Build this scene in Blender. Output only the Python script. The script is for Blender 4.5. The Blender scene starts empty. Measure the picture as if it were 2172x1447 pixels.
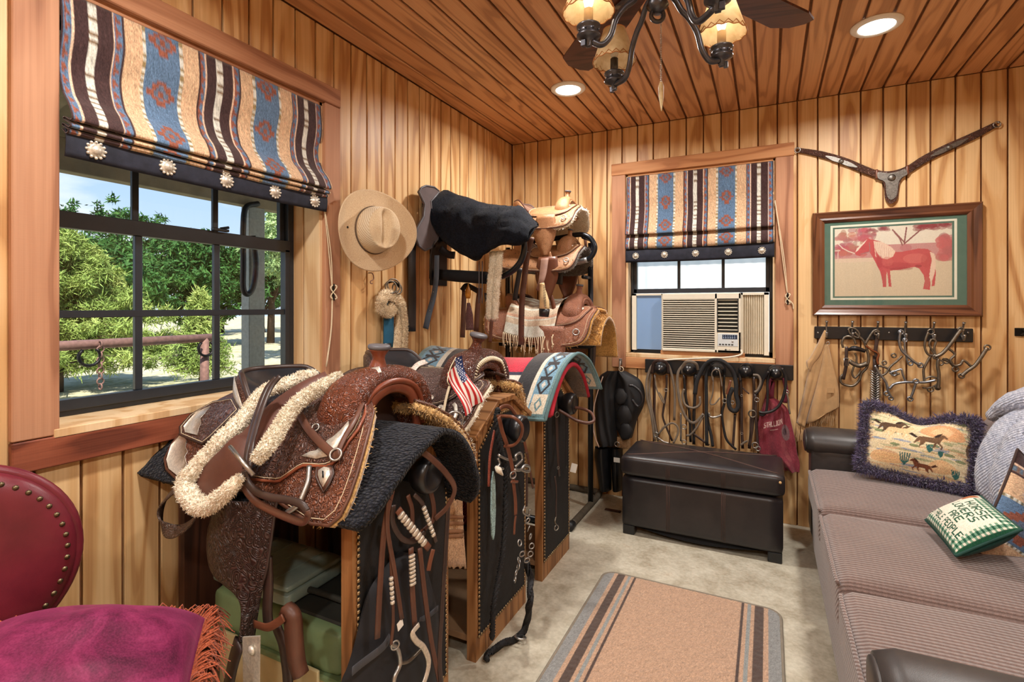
import bpy, bmesh, math, random
import numpy as np
from mathutils import Vector, Matrix, noise as mnoise
random.seed(7); np.random.seed(7)
S = bpy.context.scene
COL = S.collection
# ---------------- camera (level, shifted lens) ----------------
FPX, CXP, HYP, TH = 1093.0, 1086.0, 650.0, math.radians(26.4)
CAM = Vector((1.6807, -3.3858, 1.262))
cd = bpy.data.cameras.new('camera'); cam = bpy.data.objects.new('camera', cd); COL.objects.link(cam)
cam.location = CAM; cam.rotation_euler = (math.pi/2, 0, TH)
cd.sensor_width = 36; cd.lens = FPX/2172*36; cd.shift_y = -(723.5-HYP)/2172; cd.clip_start = .02; cd.clip_end = 300
S.camera = cam
# ---------------- view, world, sun ----------------
S.view_settings.view_transform = 'Standard'; S.view_settings.look = 'None'
S.view_settings.gamma = 1; S.view_settings.use_curve_mapping = False
S.view_settings.exposure = 0.18
CEIL = 2.445
def sky_world():
    w = bpy.data.worlds.new('sky'); S.world = w; w.use_nodes = True
    nt = w.node_tree; nt.nodes.clear(); L = nt.links.new
    out = nt.nodes.new('ShaderNodeOutputWorld'); bg = nt.nodes.new('ShaderNodeBackground')
    tc = nt.nodes.new('ShaderNodeTexCoord'); sep = nt.nodes.new('ShaderNodeSeparateXYZ')
    L(tc.outputs['Generated'], sep.inputs[0])
    r = nt.nodes.new('ShaderNodeValToRGB'); e = r.color_ramp.elements
    e[0].position = 0.0; e[0].color = (.62, .78, .95, 1); e[1].position = .6; e[1].color = (.10, .30, .78, 1)
    L(sep.outputs[2], r.inputs[0])
    mp = nt.nodes.new('ShaderNodeMapping'); mp.inputs['Scale'].default_value = (2.2, 2.2, 7)
    L(tc.outputs['Generated'], mp.inputs[0])
    nz = nt.nodes.new('ShaderNodeTexNoise'); nz.inputs['Scale'].default_value = 1.6; nz.inputs['Detail'].default_value = 7
    L(mp.outputs[0], nz.inputs[0])
    cr = nt.nodes.new('ShaderNodeValToRGB'); cr.color_ramp.elements[0].position = .5; cr.color_ramp.elements[1].position = .68
    L(nz.outputs[0], cr.inputs[0])
    mx = nt.nodes.new('ShaderNodeMix'); mx.data_type = 'RGBA'
    L(cr.outputs[0], mx.inputs[0]); L(r.outputs[0], mx.inputs[6]); mx.inputs[7].default_value = (.93, .96, 1, 1)
    L(mx.outputs[2], bg.inputs[0]); bg.inputs[1].default_value = 1.15
    L(bg.outputs[0], out.inputs[0])
sky_world()
sl = bpy.data.lights.new('sun', 'SUN'); so = bpy.data.objects.new('sun', sl); COL.objects.link(so)
sl.energy = 8.5; sl.angle = .01; sl.color = (1, .95, .86)
so.rotation_euler = Vector((-.62, .42, -.95)).to_track_quat('-Z', 'Y').to_euler(); so.location = (4, -4, 8)

# ---------------- pixel -> point helpers (2172x1447 frame) ----------------
FW = Vector((-math.sin(TH), math.cos(TH), 0)); RT = Vector((math.cos(TH), math.sin(TH), 0)); UP = Vector((0, 0, 1))
def ray(x, y): return FW + RT*((x-CXP)/FPX) + UP*((HYP-y)/FPX)
def PX(x, y, v): r = ray(x, y); return CAM + r*((v-CAM.x)/r.x)
def PY(x, y, v): r = ray(x, y); return CAM + r*((v-CAM.y)/r.y)
def PZ(x, y, v): r = ray(x, y); return CAM + r*((v-CAM.z)/r.z)
def PD(x, y, d): return CAM + ray(x, y)*d
def lin(c):
    c = c/255.0
    return c/12.92 if c <= .04045 else ((c+.055)/1.055)**2.4
def rgb(r, g, b): return (lin(r), lin(g), lin(b), 1)

# ---------------- materials ----------------
class M:
    def __init__(s, name, rough=.6, metal=0, spec=.4):
        s.m = bpy.data.materials.new(name); s.m.use_nodes = True; s.nt = s.m.node_tree
        s.b = s.nt.nodes['Principled BSDF']; s.set('Roughness', rough); s.set('Metallic', metal); s.set('Specular IOR Level', spec)
        s._tc = None
    def set(s, k, v):
        if hasattr(v, 'is_output'): s.nt.links.new(v, s.b.inputs[k])
        else: s.b.inputs[k].default_value = v
        return s
    def node(s, t, **kw):
        n = s.nt.nodes.new(t)
        for k, v in kw.items(): setattr(n, k, v)
        return n
    def put(s, n, k, v):
        if v is None: return
        if hasattr(v, 'is_output'): s.nt.links.new(v, n.inputs[k])
        else: n.inputs[k].default_value = v
    def co(s, kind='Object'):
        if not s._tc: s._tc = s.node('ShaderNodeTexCoord')
        return s._tc.outputs[kind]
    def rnd(s): return s.node('ShaderNodeObjectInfo').outputs['Random']
    def vm(s, op, a, b=None, sc=None):
        n = s.node('ShaderNodeVectorMath', operation=op); s.put(n, 0, a); s.put(n, 1, b)
        if sc is not None: s.put(n, 3, sc)
        return n.outputs[0]
    def ma(s, op, a, b=None, c=None):
        n = s.node('ShaderNodeMath', operation=op); s.put(n, 0, a); s.put(n, 1, b); s.put(n, 2, c); return n.outputs[0]
    def sep(s, v): n = s.node('ShaderNodeSeparateXYZ'); s.put(n, 0, v); return n.outputs
    def comb(s, x, y, z): n = s.node('ShaderNodeCombineXYZ'); s.put(n, 0, x); s.put(n, 1, y); s.put(n, 2, z); return n.outputs[0]
    def noise(s, v, scale, detail=4, dist=0, rough=.55):
        n = s.node('ShaderNodeTexNoise'); s.put(n, 'Vector', v); s.put(n, 'Scale', scale); s.put(n, 'Detail', detail); s.put(n, 'Distortion', dist); s.put(n, 'Roughness', rough)
        return n.outputs[0]
    def voro(s, v, scale, feat='F1', out=0):
        n = s.node('ShaderNodeTexVoronoi', feature=feat); s.put(n, 'Vector', v); s.put(n, 'Scale', scale); return n.outputs[out]
    def wave(s, v, scale, dist=0, detail=2, typ='BANDS', dirn='X', dscale=1):
        n = s.node('ShaderNodeTexWave', wave_type=typ)
        if typ == 'BANDS': n.bands_direction = dirn
        else: n.rings_direction = dirn
        s.put(n, 'Vector', v); s.put(n, 'Scale', scale); s.put(n, 'Distortion', dist); s.put(n, 'Detail', detail); s.put(n, 'Detail Scale', dscale); return n.outputs[1]
    def ramp(s, f, stops, interp='LINEAR'):
        n = s.node('ShaderNodeValToRGB'); r = n.color_ramp; r.interpolation = interp
        while len(r.elements) < len(stops): r.elements.new(.5)
        for e, (p, c) in zip(r.elements, stops): e.position = p; e.color = c if len(c) == 4 else (*c, 1)
        s.put(n, 0, f); return n.outputs[0]
    def mix(s, f, a, b, mode='MIX'):
        n = s.node('ShaderNodeMix', data_type='RGBA', blend_type=mode); s.put(n, 0, f); s.put(n, 6, a); s.put(n, 7, b); return n.outputs[2]
    def bump(s, h, strength=.3, dist=.01):
        n = s.node('ShaderNodeBump'); s.put(n, 'Height', h); s.put(n, 'Strength', strength); s.put(n, 'Distance', dist); s.set('Normal', n.outputs[0]); return s
    def attr(s, name='Col'): n = s.node('ShaderNodeAttribute', attribute_name=name); return n.outputs[0]
    def mapv(s, v, scale=(1, 1, 1), loc=(0, 0, 0), rot=(0, 0, 0)):
        n = s.node('ShaderNodeMapping'); s.put(n, 0, v); s.put(n, 'Scale', scale); s.put(n, 'Location', loc); s.put(n, 'Rotation', rot); return n.outputs[0]
MATS = {}
def mat(name, fn=None):
    if name not in MATS: MATS[name] = fn().m
    return MATS[name]
def plain(name, c, rough=.6, metal=0, spec=.4, var=.12, nscale=30, bump=.0, bscale=200, sheen=0):
    if name in MATS: return MATS[name]
    a = M(name, rough, metal, spec); v = a.co('Object')
    n = a.noise(v, nscale, 5)
    lo = tuple(x*(1-var) for x in c[:3]); hi = tuple(min(1, x*(1+var)) for x in c[:3])
    a.set('Base Color', a.ramp(n, [(.3, lo), (.7, hi)]))
    if bump: a.bump(a.noise(v, bscale, 3), bump, .002)
    if sheen: a.set('Sheen Weight', sheen); a.set('Sheen Roughness', .5)
    MATS[name] = a.m; return a.m
def wood(name, light, mid, dark, rough=.45, grain=1.0, axis='Z', rings=1.0, spec=.35, saw=0.0, patch=0.0):
    """plain-sawn board: stretched rings along 'axis', every object shifted by its own random number"""
    a = M(name, rough, 0, spec); v = a.co('Object'); r = a.rnd()
    off = a.comb(a.ma('MULTIPLY', r, 37.0), a.ma('MULTIPLY', r, 91.0), a.ma('MULTIPLY', r, 53.0))
    v = a.vm('ADD', v, off)
    st = {'X': (.10, 1, 1), 'Y': (1, .10, 1), 'Z': (1, 1, .10)}[axis]
    vs = a.vm('MULTIPLY', v, st)
    warp = a.noise(vs, 5.5*grain, 2.5, .3)
    n1 = a.ma('FRACT', a.ma('MULTIPLY', warp, 9.0*rings))
    tri = a.ma('ABSOLUTE', a.ma('SUBTRACT', n1, .5))
    fib = a.noise(a.vm('MULTIPLY', v, tuple(x*x if x < 1 else 1 for x in st)), 190*grain, 3)
    c = a.ramp(tri, [(.0, dark), (.09, dark), (.17, mid), (.32, light), (.5, light)])
    c = a.mix(.26, c, a.ramp(fib, [(.3, dark), (.62, light)]), 'MIX')
    big = a.noise(v, 1.7, 3)
    c = a.mix(a.ramp(big, [(.40, (0, 0, 0)), (.8, (.35, .35, .35))]), c, mid)
    if patch:
        pn = a.noise(a.vm('MULTIPLY', v, (7, 7, 1.3)), 1.0, 5, .6)
        c = a.mix(a.ramp(pn, [(.56, (0, 0, 0)), (.60, (patch,)*3)]), c, mid)
    kv = a.voro(a.vm('MULTIPLY', v, {'X': (1.2, 5, 5), 'Y': (5, 1.2, 5), 'Z': (5, 5, 1.2)}[axis]), 1.0)
    c = a.mix(a.ramp(kv, [(.0, (1, 1, 1)), (.035, (.75, .75, .75)), (.06, (0, 0, 0))]), c, tuple(x*.45 for x in dark[:3])+(1,))
    # small per-board tone shift
    c = a.mix(a.ma('MULTIPLY', r, .22), c, mid)
    a.set('Base Color', c)
    h = fib
    if saw:
        h = a.ma('ADD', fib, a.ma('MULTIPLY', a.noise(a.vm('MULTIPLY', v, tuple({'X': (9, .4, .4), 'Y': (.4, 9, .4), 'Z': (.4, .4, 9)}[axis])), 40, 2), saw))
    a.bump(h, .22, .0015)
    MATS[name] = a.m; return a.m

# ---------------- objects ----------------
def wm(o):
    m = o.matrix_basis
    return (wm(o.parent) @ o.matrix_parent_inverse @ m) if o.parent else m
def tag(o, label=None, cat=None, group=None, kind=None):
    if label: o['label'] = label
    if cat: o['category'] = cat
    if group: o['group'] = group
    if kind: o['kind'] = kind
    return o
def thing(name, label, cat, loc=(0, 0, 0), rz=0, group=None, rot=None):
    o = bpy.data.objects.new(name, None); COL.objects.link(o); o.empty_display_size = .05
    o.location = loc; o.rotation_euler = rot if rot else (0, 0, rz)
    return tag(o, label, cat, group)
def mk(name, vf, m, parent=None, smooth=False, world=False, solid=0, sub=0, bev=0, col=None, uv=None, auto=None, offset=-1):
    """one mesh object from (verts, faces); local to parent unless world=True; top-level meshes get their origin at the base"""
    vs, fs = vf
    vs = np.asarray([tuple(v) for v in vs], dtype=float) if not isinstance(vs, np.ndarray) else vs
    loc = None
    if parent is None:
        loc = np.array([(vs[:, 0].min()+vs[:, 0].max())/2, (vs[:, 1].min()+vs[:, 1].max())/2, vs[:, 2].min()]); vs = vs-loc
    elif world:
        im = np.array(wm(parent).inverted()); vs = vs@im[:3, :3].T+im[:3, 3]
    me = bpy.data.meshes.new(name); me.from_pydata(vs.tolist(), [], [tuple(f) for f in fs]); 
    if col is not None:
        ca = me.color_attributes.new('Col', 'FLOAT_COLOR', 'POINT'); c4 = np.ones((len(vs), 4), dtype=np.float32); c4[:, :3] = col; ca.data.foreach_set('color', c4.ravel())
    if uv is not None:
        ul = me.uv_layers.new(name='UVMap'); li = np.zeros(len(me.loops), dtype=np.int32); me.loops.foreach_get('vertex_index', li)
        ul.data.foreach_set('uv', np.asarray(uv, dtype=np.float32)[li].ravel())
    if isinstance(m, (list, tuple)):
        for q in m: me.materials.append(q)
    elif m: me.materials.append(m)
    if smooth: me.polygons.foreach_set('use_smooth', np.ones(len(me.polygons), dtype=bool))
    me.update()
    o = bpy.data.objects.new(name, me); COL.objects.link(o)
    if parent is not None: o.parent = parent
    if loc is not None: o.location = loc
    if bev:
        b = o.modifiers.new('bevel', 'BEVEL'); b.width = bev; b.segments = 2; b.limit_method = 'ANGLE'
    if solid:
        k = o.modifiers.new('solid', 'SOLIDIFY'); k.thickness = solid; k.offset = offset; k.use_even_offset = False
    if sub:
        k = o.modifiers.new('sub', 'SUBSURF'); k.levels = sub; k.render_levels = sub
    return o
def part_copy(o, parent, loc=None, rot=None, scale=None):
    c = o.copy(); COL.objects.link(c); c.parent = parent
    if loc is not None: c.location = loc
    if rot is not None: c.rotation_euler = rot
    if scale is not None: c.scale = scale
    return c
def tree_copy(o, parent=None):
    c = o.copy(); COL.objects.link(c); c.parent = parent
    for ch in list(o.children): tree_copy(ch, c)
    return c

# ---------------- shapes: each returns (verts, faces) ----------------
def join(*vfs):
    V, F, n = [], [], 0
    for vs, fs in vfs:
        V += [tuple(v) for v in vs]; F += [tuple(i+n for i in f) for f in fs]; n += len(vs)
    return V, F
def xf(vf, m):
    return [m @ Vector(v) for v in vf[0]], vf[1]
def box(x0, x1, y0, y1, z0, z1, c=0):
    if c <= 0:
        v = [(x, y, z) for x in (x0, x1) for y in (y0, y1) for z in (z0, z1)]
        return v, [(0, 1, 3, 2), (4, 6, 7, 5), (0, 4, 5, 1), (2, 3, 7, 6), (0, 2, 6, 4), (1, 5, 7, 3)]
    bm = bmesh.new(); v = [bm.verts.new(q) for q in box(x0, x1, y0, y1, z0, z1)[0]]
    for f in box(0, 1, 0, 1, 0, 1)[1]: bm.faces.new([v[i] for i in f])
    bmesh.ops.recalc_face_normals(bm, faces=bm.faces[:])
    bmesh.ops.bevel(bm, geom=bm.edges[:], offset=c, segments=3 if c > .01 else 1, affect='EDGES', profile=.5)
    bm.verts.index_update(); r = [tuple(q.co) for q in bm.verts], [tuple(q.index for q in f.verts) for f in bm.faces]; bm.free(); return r
def obox(c, ex, ey, ez, sx, sy, sz, b=0):
    """oriented box: centre, three unit axes, full sizes"""
    m = Matrix(((ex[0], ey[0], ez[0], c[0]), (ex[1], ey[1], ez[1], c[1]), (ex[2], ey[2], ez[2], c[2]), (0, 0, 0, 1)))
    return xf(box(-sx/2, sx/2, -sy/2, sy/2, -sz/2, sz/2, b), m)
def spline(pts, n=8, closed=False):
    """Catmull-Rom through points"""
    P = [Vector(p) for p in pts]; k = len(P); out = []
    rng = range(k if closed else k-1)
    for i in rng:
        p0 = P[(i-1) % k] if (closed or i > 0) else P[0]*2-P[1]
        p1 = P[i]; p2 = P[(i+1) % k]; p3 = P[(i+2) % k] if (closed or i+2 < k) else P[-1]*2-P[-2]
        for j in range(n):
            t = j/n
            out.append(.5*((2*p1)+(p2-p0)*t+(2*p0-5*p1+4*p2-p3)*t*t+(3*p1-p0-3*p2+p3)*t**3))
    if not closed: out.append(P[-1])
    return out
def frames(P, closed=False, ref=None):
    k = len(P); T = []
    for i in range(k):
        a = P[(i+1) % k] if (closed or i < k-1) else P[i]; b = P[i-1] if (closed or i > 0) else P[i]
        t = a-b; T.append(t.normalized() if t.length > 1e-9 else Vector((0, 0, 1)))
    r = Vector(ref) if ref is not None else (Vector((0, 0, 1)) if abs(T[0].z) < .9 else Vector((1, 0, 0)))
    n = (r-T[0]*r.dot(T[0])).normalized(); N = [n]
    for i in range(1, k):
        if ref is not None: n = (Vector(ref)-T[i]*Vector(ref).dot(T[i])); n = n.normalized() if n.length > 1e-4 else N[-1]
        else:
            n = N[-1]-T[i]*N[-1].dot(T[i]); n = n.normalized() if n.length > 1e-6 else N[-1]
        N.append(n)
    return T, N
def tube(pts, r, n=10, closed=False, ry=None, ref=None, caps=True, sm=0):
    """swept tube; r may be a number or list; ry = radius along the binormal"""
    P = spline(pts, sm, closed) if sm else [Vector(p) for p in pts]; k = len(P)
    def at(q, i):
        if isinstance(q, (list, tuple)):
            t = i/(k-1)*(len(q)-1); a = int(min(t, len(q)-2)); return q[a]+(q[a+1]-q[a])*(t-a)
        return q
    T, N = frames(P, closed, ref); V, F = [], []
    for i in range(k):
        B = T[i].cross(N[i]); a = at(r, i); b = at(ry, i) if ry is not None else a
        for j in range(n):
            w = 2*math.pi*j/n; V.append(P[i]+N[i]*(a*math.cos(w))+B*(b*math.sin(w)))
    for i in range(k if closed else k-1):
        for j in range(n):
            a = i*n+j; b = i*n+(j+1) % n; c = ((i+1) % k)*n+(j+1) % n; d = ((i+1) % k)*n+j; F.append((a, b, c, d))
    if caps and not closed: F.append(tuple(range(n-1, -1, -1))); F.append(tuple((k-1)*n+j for j in range(n)))
    return V, F
def strap(pts, w, t=.004, ref=(0, 1, 0), sm=6, closed=False):
    """flat strap: w across, t thick, 'ref' = the direction the face looks at"""
    P = spline(pts, sm, closed) if sm else [Vector(p) for p in pts]; k = len(P); T, N = frames(P, closed, ref); V, F = [], []
    for i in range(k):
        B = T[i].cross(N[i]).normalized(); ww = w
        if isinstance(w, (list, tuple)):
            q = i/(k-1)*(len(w)-1); a = int(min(q, len(w)-2)); ww = w[a]+(w[a+1]-w[a])*(q-a)
        h = ww/2; e = min(t*.6, h*.3)
        for (a, b) in ((-h, 0), (-h+e, t/2), (h-e, t/2), (h, 0), (h-e, -t/2), (-h+e, -t/2)): V.append(P[i]+B*a+N[i]*b)
    n = 6
    for i in range(k if closed else k-1):
        for j in range(n):
            F.append((i*n+j, i*n+(j+1) % n, ((i+1) % k)*n+(j+1) % n, ((i+1) % k)*n+j))
    if not closed: F.append(tuple(range(n-1, -1, -1))); F.append(tuple((k-1)*n+j for j in range(n)))
    return V, F
def lathe(prof, n=24, c=(0, 0, 0), ax=(0, 0, 1), caps=True):
    """profile [(r, h)...] turned about 'ax' through c"""
    ax = Vector(ax).normalized(); q = Vector((0, 0, 1)).rotation_difference(ax); c = Vector(c); V, F = [], []
    for r, h in prof:
        for j in range(n):
            w = 2*math.pi*j/n; V.append(c+q @ Vector((r*math.cos(w), r*math.sin(w), h)))
    for i in range(len(prof)-1):
        for j in range(n): F.append((i*n+j, i*n+(j+1) % n, (i+1)*n+(j+1) % n, (i+1)*n+j))
    if caps: F.append(tuple(range(n-1, -1, -1))); F.append(tuple((len(prof)-1)*n+j for j in range(n)))
    return V, F
def ball(c, r, n=10, sx=1, sy=1, sz=1):
    return [(c[0]+x*sx, c[1]+y*sy, c[2]+z*sz) for x, y, z in lathe([(max(r*math.sin(math.pi*i/n), 1e-4), -r*math.cos(math.pi*i/n)) for i in range(n+1)], n*2)[0]], lathe([(r, 0)]*(n+1), n*2)[1]
def torus(c, R, r, ax=(0, 1, 0), n=20, m=8, sx=1.0):
    ax = Vector(ax).normalized(); q = Vector((0, 0, 1)).rotation_difference(ax); c = Vector(c)
    return tube([c+q @ Vector((R*sx*math.cos(2*math.pi*i/n), R*math.sin(2*math.pi*i/n), 0)) for i in range(n)], r, m, closed=True)
def grid(fn, nu, nv, uv=True):
    V = [fn(i/(nu-1), j/(nv-1)) for j in range(nv) for i in range(nu)]
    F = [(j*nu+i, j*nu+i+1, (j+1)*nu+i+1, (j+1)*nu+i) for j in range(nv-1) for i in range(nu-1)]
    return (V, F)
def guv(nu, nv): return [(i/(nu-1), j/(nv-1)) for j in range(nv) for i in range(nu)]
def prism(poly, p0, ex, ey, t):
    """2D outline (list of (a,b)) in the plane p0+a*ex+b*ey, extruded t along ex x ey"""
    p0, ex, ey = Vector(p0), Vector(ex), Vector(ey); nz = ex.cross(ey).normalized(); n = len(poly)
    V = [p0+ex*a+ey*b for a, b in poly]+[p0+ex*a+ey*b+nz*t for a, b in poly]
    F = [tuple(range(n-1, -1, -1)), tuple(range(n, 2*n))]+[(i, (i+1) % n, n+(i+1) % n, n+i) for i in range(n)]
    return V, F
def smooth_poly(pts, n=5): return [(p.x, p.y) for p in spline([(a, b, 0) for a, b in pts], n, True)]
def nz(x, y, z=0, s=1): return mnoise.noise(Vector((x*s, y*s, z*s)))
def fuzz(vf, count, length, width, seed=1, lean=(0, 0, 0), jit=.7):
    """short tufts of pile on a surface, as thin blades"""
    rng = np.random.RandomState(seed); V = np.array([tuple(v) for v in vf[0]]); T = []
    for f in vf[1]:
        for i in range(1, len(f)-1): T.append((f[0], f[i], f[i+1]))
    T = np.array(T); a, b, c = V[T[:, 0]], V[T[:, 1]], V[T[:, 2]]; nn = np.cross(b-a, c-a); ar = np.linalg.norm(nn, axis=1)+1e-12
    idx = rng.choice(len(T), count, p=ar/ar.sum()); u = rng.rand(count, 1); v = rng.rand(count, 1); k = (u+v) > 1; u = np.where(k, 1-u, u); v = np.where(k, 1-v, v)
    p = a[idx]+(b-a)[idx]*u+(c-a)[idx]*v; n = nn[idx]/ar[idx][:, None]
    d = n+rng.randn(count, 3)*jit*.5+np.array(lean); d /= np.linalg.norm(d, axis=1)[:, None]
    L = length*(.5+rng.rand(count, 1)); s = np.cross(d, rng.randn(count, 3)); s /= np.linalg.norm(s, axis=1)[:, None]; s *= width/2
    q = p+d*L*.6+rng.randn(count, 3)*length*.12; e = p+d*L+rng.randn(count, 3)*length*.3+np.array(lean)*length*.3
    VV = np.stack([p-s, p+s, q+s*.8, e, q-s*.8], 1).reshape(-1, 3); B = np.arange(count)*5
    return VV, [(int(i), int(i+1), int(i+2), int(i+3), int(i+4)) for i in B]

# ---------------- painter for woven and printed colours (per-vertex) ----------------
class Paint:
    def __init__(s, w, h, c):
        s.w, s.h = w, h; s.a = np.zeros((h, w, 3)); s.a[:] = rgb(*c)[:3]
        s.u, s.v = np.meshgrid((np.arange(w))/(w-1), (np.arange(h))/(h-1))
    def put(s, m, c, al=1.0): s.a[m] = s.a[m]*(1-al)+np.array(rgb(*c)[:3])*al; return s
    def rect(s, u0, v0, u1, v1, c, al=1.0): return s.put((s.u >= u0) & (s.u <= u1) & (s.v >= v0) & (s.v <= v1), c, al)
    def ell(s, u, v, a, b, c, al=1.0, rot=0):
        du, dv = s.u-u, s.v-v; ca, sa = math.cos(rot), math.sin(rot)
        return s.put(((du*ca+dv*sa)/a)**2+((-du*sa+dv*ca)/b)**2 <= 1, c, al)
    def poly(s, pts, c, al=1.0, smooth=0):
        if smooth: pts = smooth_poly(pts, smooth)
        m = np.zeros(s.u.shape, bool); n = len(pts)
        for i in range(n):
            (x0, y0), (x1, y1) = pts[i], pts[(i+1) % n]
            if y0 == y1: continue
            m ^= ((s.v < y0) != (s.v < y1)) & (s.u < (x1-x0)*(s.v-y0)/(y1-y0)+x0)
        return s.put(m, c, al)
    def line(s, pts, t, c, al=1.0, asp=1.0):
        m = np.zeros(s.u.shape, bool)
        for (x0, y0), (x1, y1) in zip(pts, pts[1:]):
            dx, dy = (x1-x0)*asp, y1-y0; L = dx*dx+dy*dy+1e-12; k = np.clip((((s.u-x0)*asp)*dx+(s.v-y0)*dy)/L, 0, 1)
            m |= np.hypot((s.u-x0)*asp-k*dx, s.v-y0-k*dy) < t/2
        return s.put(m, c, al)
    def noise(s, amt, seed=0, cell=1):
        r = np.random.RandomState(seed).randn(s.h//cell+1, s.w//cell+1); r = np.kron(r, np.ones((cell, cell)))[:s.h, :s.w]
        s.a *= np.clip(1+amt*r, .2, 2)[:, :, None]; return s
    def flat(s): return np.clip(s.a.reshape(-1, 3), 0, 1)
FONT = {'A': '01110,10001,10001,11111,10001,10001,10001', 'B': '11110,10001,10001,11110,10001,10001,11110', 'E': '11111,10000,10000,11110,10000,10000,11111', 'G': '01110,10001,10000,10111,10001,10001,01110', 'H': '10001,10001,10001,11111,10001,10001,10001', 'I': '111,010,010,010,010,010,111', 'L': '10000,10000,10000,10000,10000,10000,11111', 'N': '10001,11001,10101,10101,10011,10001,10001', 'O': '01110,10001,10001,10001,10001,10001,01110', 'P': '11110,10001,10001,11110,10000,10000,10000', 'R': '11110,10001,10001,11110,10100,10010,10001', 'S': '01111,10000,10000,01110,00001,00001,11110', 'T': '11111,00100,00100,00100,00100,00100,00100', 'V': '10001,10001,10001,10001,10001,01010,00100', '0': '01110,10001,10011,10101,11001,10001,01110', '2': '01110,10001,00001,00110,01000,10000,11111', '7': '11111,00001,00010,00100,00100,00100,00100'}
def text(p, st, u0, v0, cw, ch, c, slant=0.0):
    """pixel lettering, v grows upward; u0,v0 = lower left"""
    x = u0
    for k in st:
        if k == ' ': x += cw*.8; continue
        rows = FONT[k].split(','); n = len(rows[0])
        for j, r in enumerate(rows):
            for i, b in enumerate(r):
                if b == '1':
                    y = v0+(6-j)*ch/7; xx = x+i*cw/6+slant*(y-v0); p.rect(xx, y, xx+cw/6*1.4, y+ch/7*1.25, c)
        x += cw*(n+1)/6
    return x
# ================= ROOM SHELL =================
XR, YR = 3.05, -5.0          # right wall, rear wall (both out of the frame)
PW = .1018                   # width of a wall board
W1 = (-2.72, -1.801, .93, 2.118)   # window_1 opening on the left wall: y0,y1,z0,z1
W2 = (.842, 1.721, .945, 2.128)    # window_2 opening on the back wall: x0,x1,z0,z1
m_wall = wood('pine_wall_board', rgb(230, 196, 146), rgb(208, 164, 110), rgb(172, 120, 72), .42, .8, 'Z', .95, .35, .5, .55)
m_ceil = wood('pine_ceiling_board', rgb(216, 164, 118), rgb(198, 144, 98), rgb(160, 110, 72), .36, 1.0, 'Y', 1.1, .4)
m_back = plain('wall_sheathing', rgb(124, 80, 46), .8, var=.2)
m_trimz = wood('cedar_trim_upright', rgb(190, 142, 110), rgb(172, 122, 92), rgb(134, 88, 64), .6, .9, 'Z', .7, .25, .6)
m_trimy = wood('cedar_trim_y', rgb(186, 136, 102), rgb(168, 116, 84), rgb(132, 84, 58), .6, .9, 'Y', .7, .25, .6)
m_trimx = wood('cedar_trim_x', rgb(206, 152, 106), rgb(190, 132, 86), rgb(150, 92, 56), .6, .9, 'X', .7, .25, .6)
m_apron = wood('red_cedar_apron', rgb(150, 84, 60), rgb(124, 64, 44), rgb(84, 40, 28), .55, 1.1, 'Y', 1.4, .3, .6)
m_jamb = wood('pale_jamb_board', rgb(232, 206, 168), rgb(220, 186, 140), rgb(196, 152, 104), .6, .8, 'Z', .6, .25)
def f_concrete():
    a = M('polished_concrete', .38, 0, .4); v = a.co('Object')
    n = a.noise(v, 2.2, 8, .4, .62); n2 = a.noise(v, 9, 8, .2, .7); n3 = a.noise(v, 60, 4)
    c = a.ramp(n, [(.3, rgb(150, 138, 116)), (.5, rgb(190, 181, 160)), (.68, rgb(214, 208, 190))])
    c = a.mix(.45, c, a.ramp(n2, [(.35, rgb(138, 124, 100)), (.6, rgb(206, 200, 182))]))
    c = a.mix(a.ramp(n2, [(.62, (0, 0, 0)), (.75, (.5, .5, .5))]), c, rgb(150, 112, 70))
    c = a.mix(.12, c, a.ramp(n3, [(.4, rgb(90, 82, 70)), (.6, rgb(220, 214, 200))]))
    a.set('Base Color', c); a.set('Roughness', a.ramp(n2, [(.3, (.32,)*3), (.7, (.55,)*3)])); a.bump(n3, .08, .002); return a
m_conc = mat('concrete', f_concrete)
T = .2   # wall thickness
def wallbox(name, boxes, m):
    return tag(mk(name, join(*[box(*b) for b in boxes]), m), kind='structure')
g = .012
floor = tag(mk('floor', box(-T, XR+T, YR-T, T, -.12, 0), m_conc), kind='structure')
ceiling = wallbox('ceiling', [(-T, XR+T, YR-T, T, CEIL+g, CEIL+.12)], m_back)
y0, y1, z0, z1 = W1
wall_left = wallbox('wall_left', [(-T, -g, YR, y0, 0, CEIL+g), (-T, -g, y1, T, 0, CEIL+g), (-T, -g, y0, y1, 0, z0), (-T, -g, y0, y1, z1, CEIL+g)], m_back)
x0, x1, za, zb = W2
wall_back = wallbox('wall_back', [(0, x0, g, T, 0, CEIL+g), (x1, XR, g, T, 0, CEIL+g), (x0, x1, g, T, 0, za), (x0, x1, g, T, zb, CEIL+g)], m_back)
wall_right = wallbox('wall_right', [(XR+g, XR+T, YR, T, 0, CEIL+g)], m_back)
wall_rear = wallbox('wall_rear', [(-T, XR+T, YR-T, YR-g, 0, CEIL+g)], m_back)
def clip(a0, a1, z0, z1, w):
    """a board a0..a1 x z0..z1 minus window opening w=(p0,p1,q0,q1) -> pieces"""
    p0, p1, q0, q1 = w
    if a1 <= p0 or a0 >= p1: return [(a0, a1, z0, z1)]
    out = [(a0, a1, z0, q0), (a0, a1, q1, z1)]
    if a0 < p0-.012: out.append((a0, p0, q0, q1))
    if a1 > p1+.012: out.append((p1, a1, q0, q1))
    return out
gap = .0075
k = 0; y = 0.0
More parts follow.
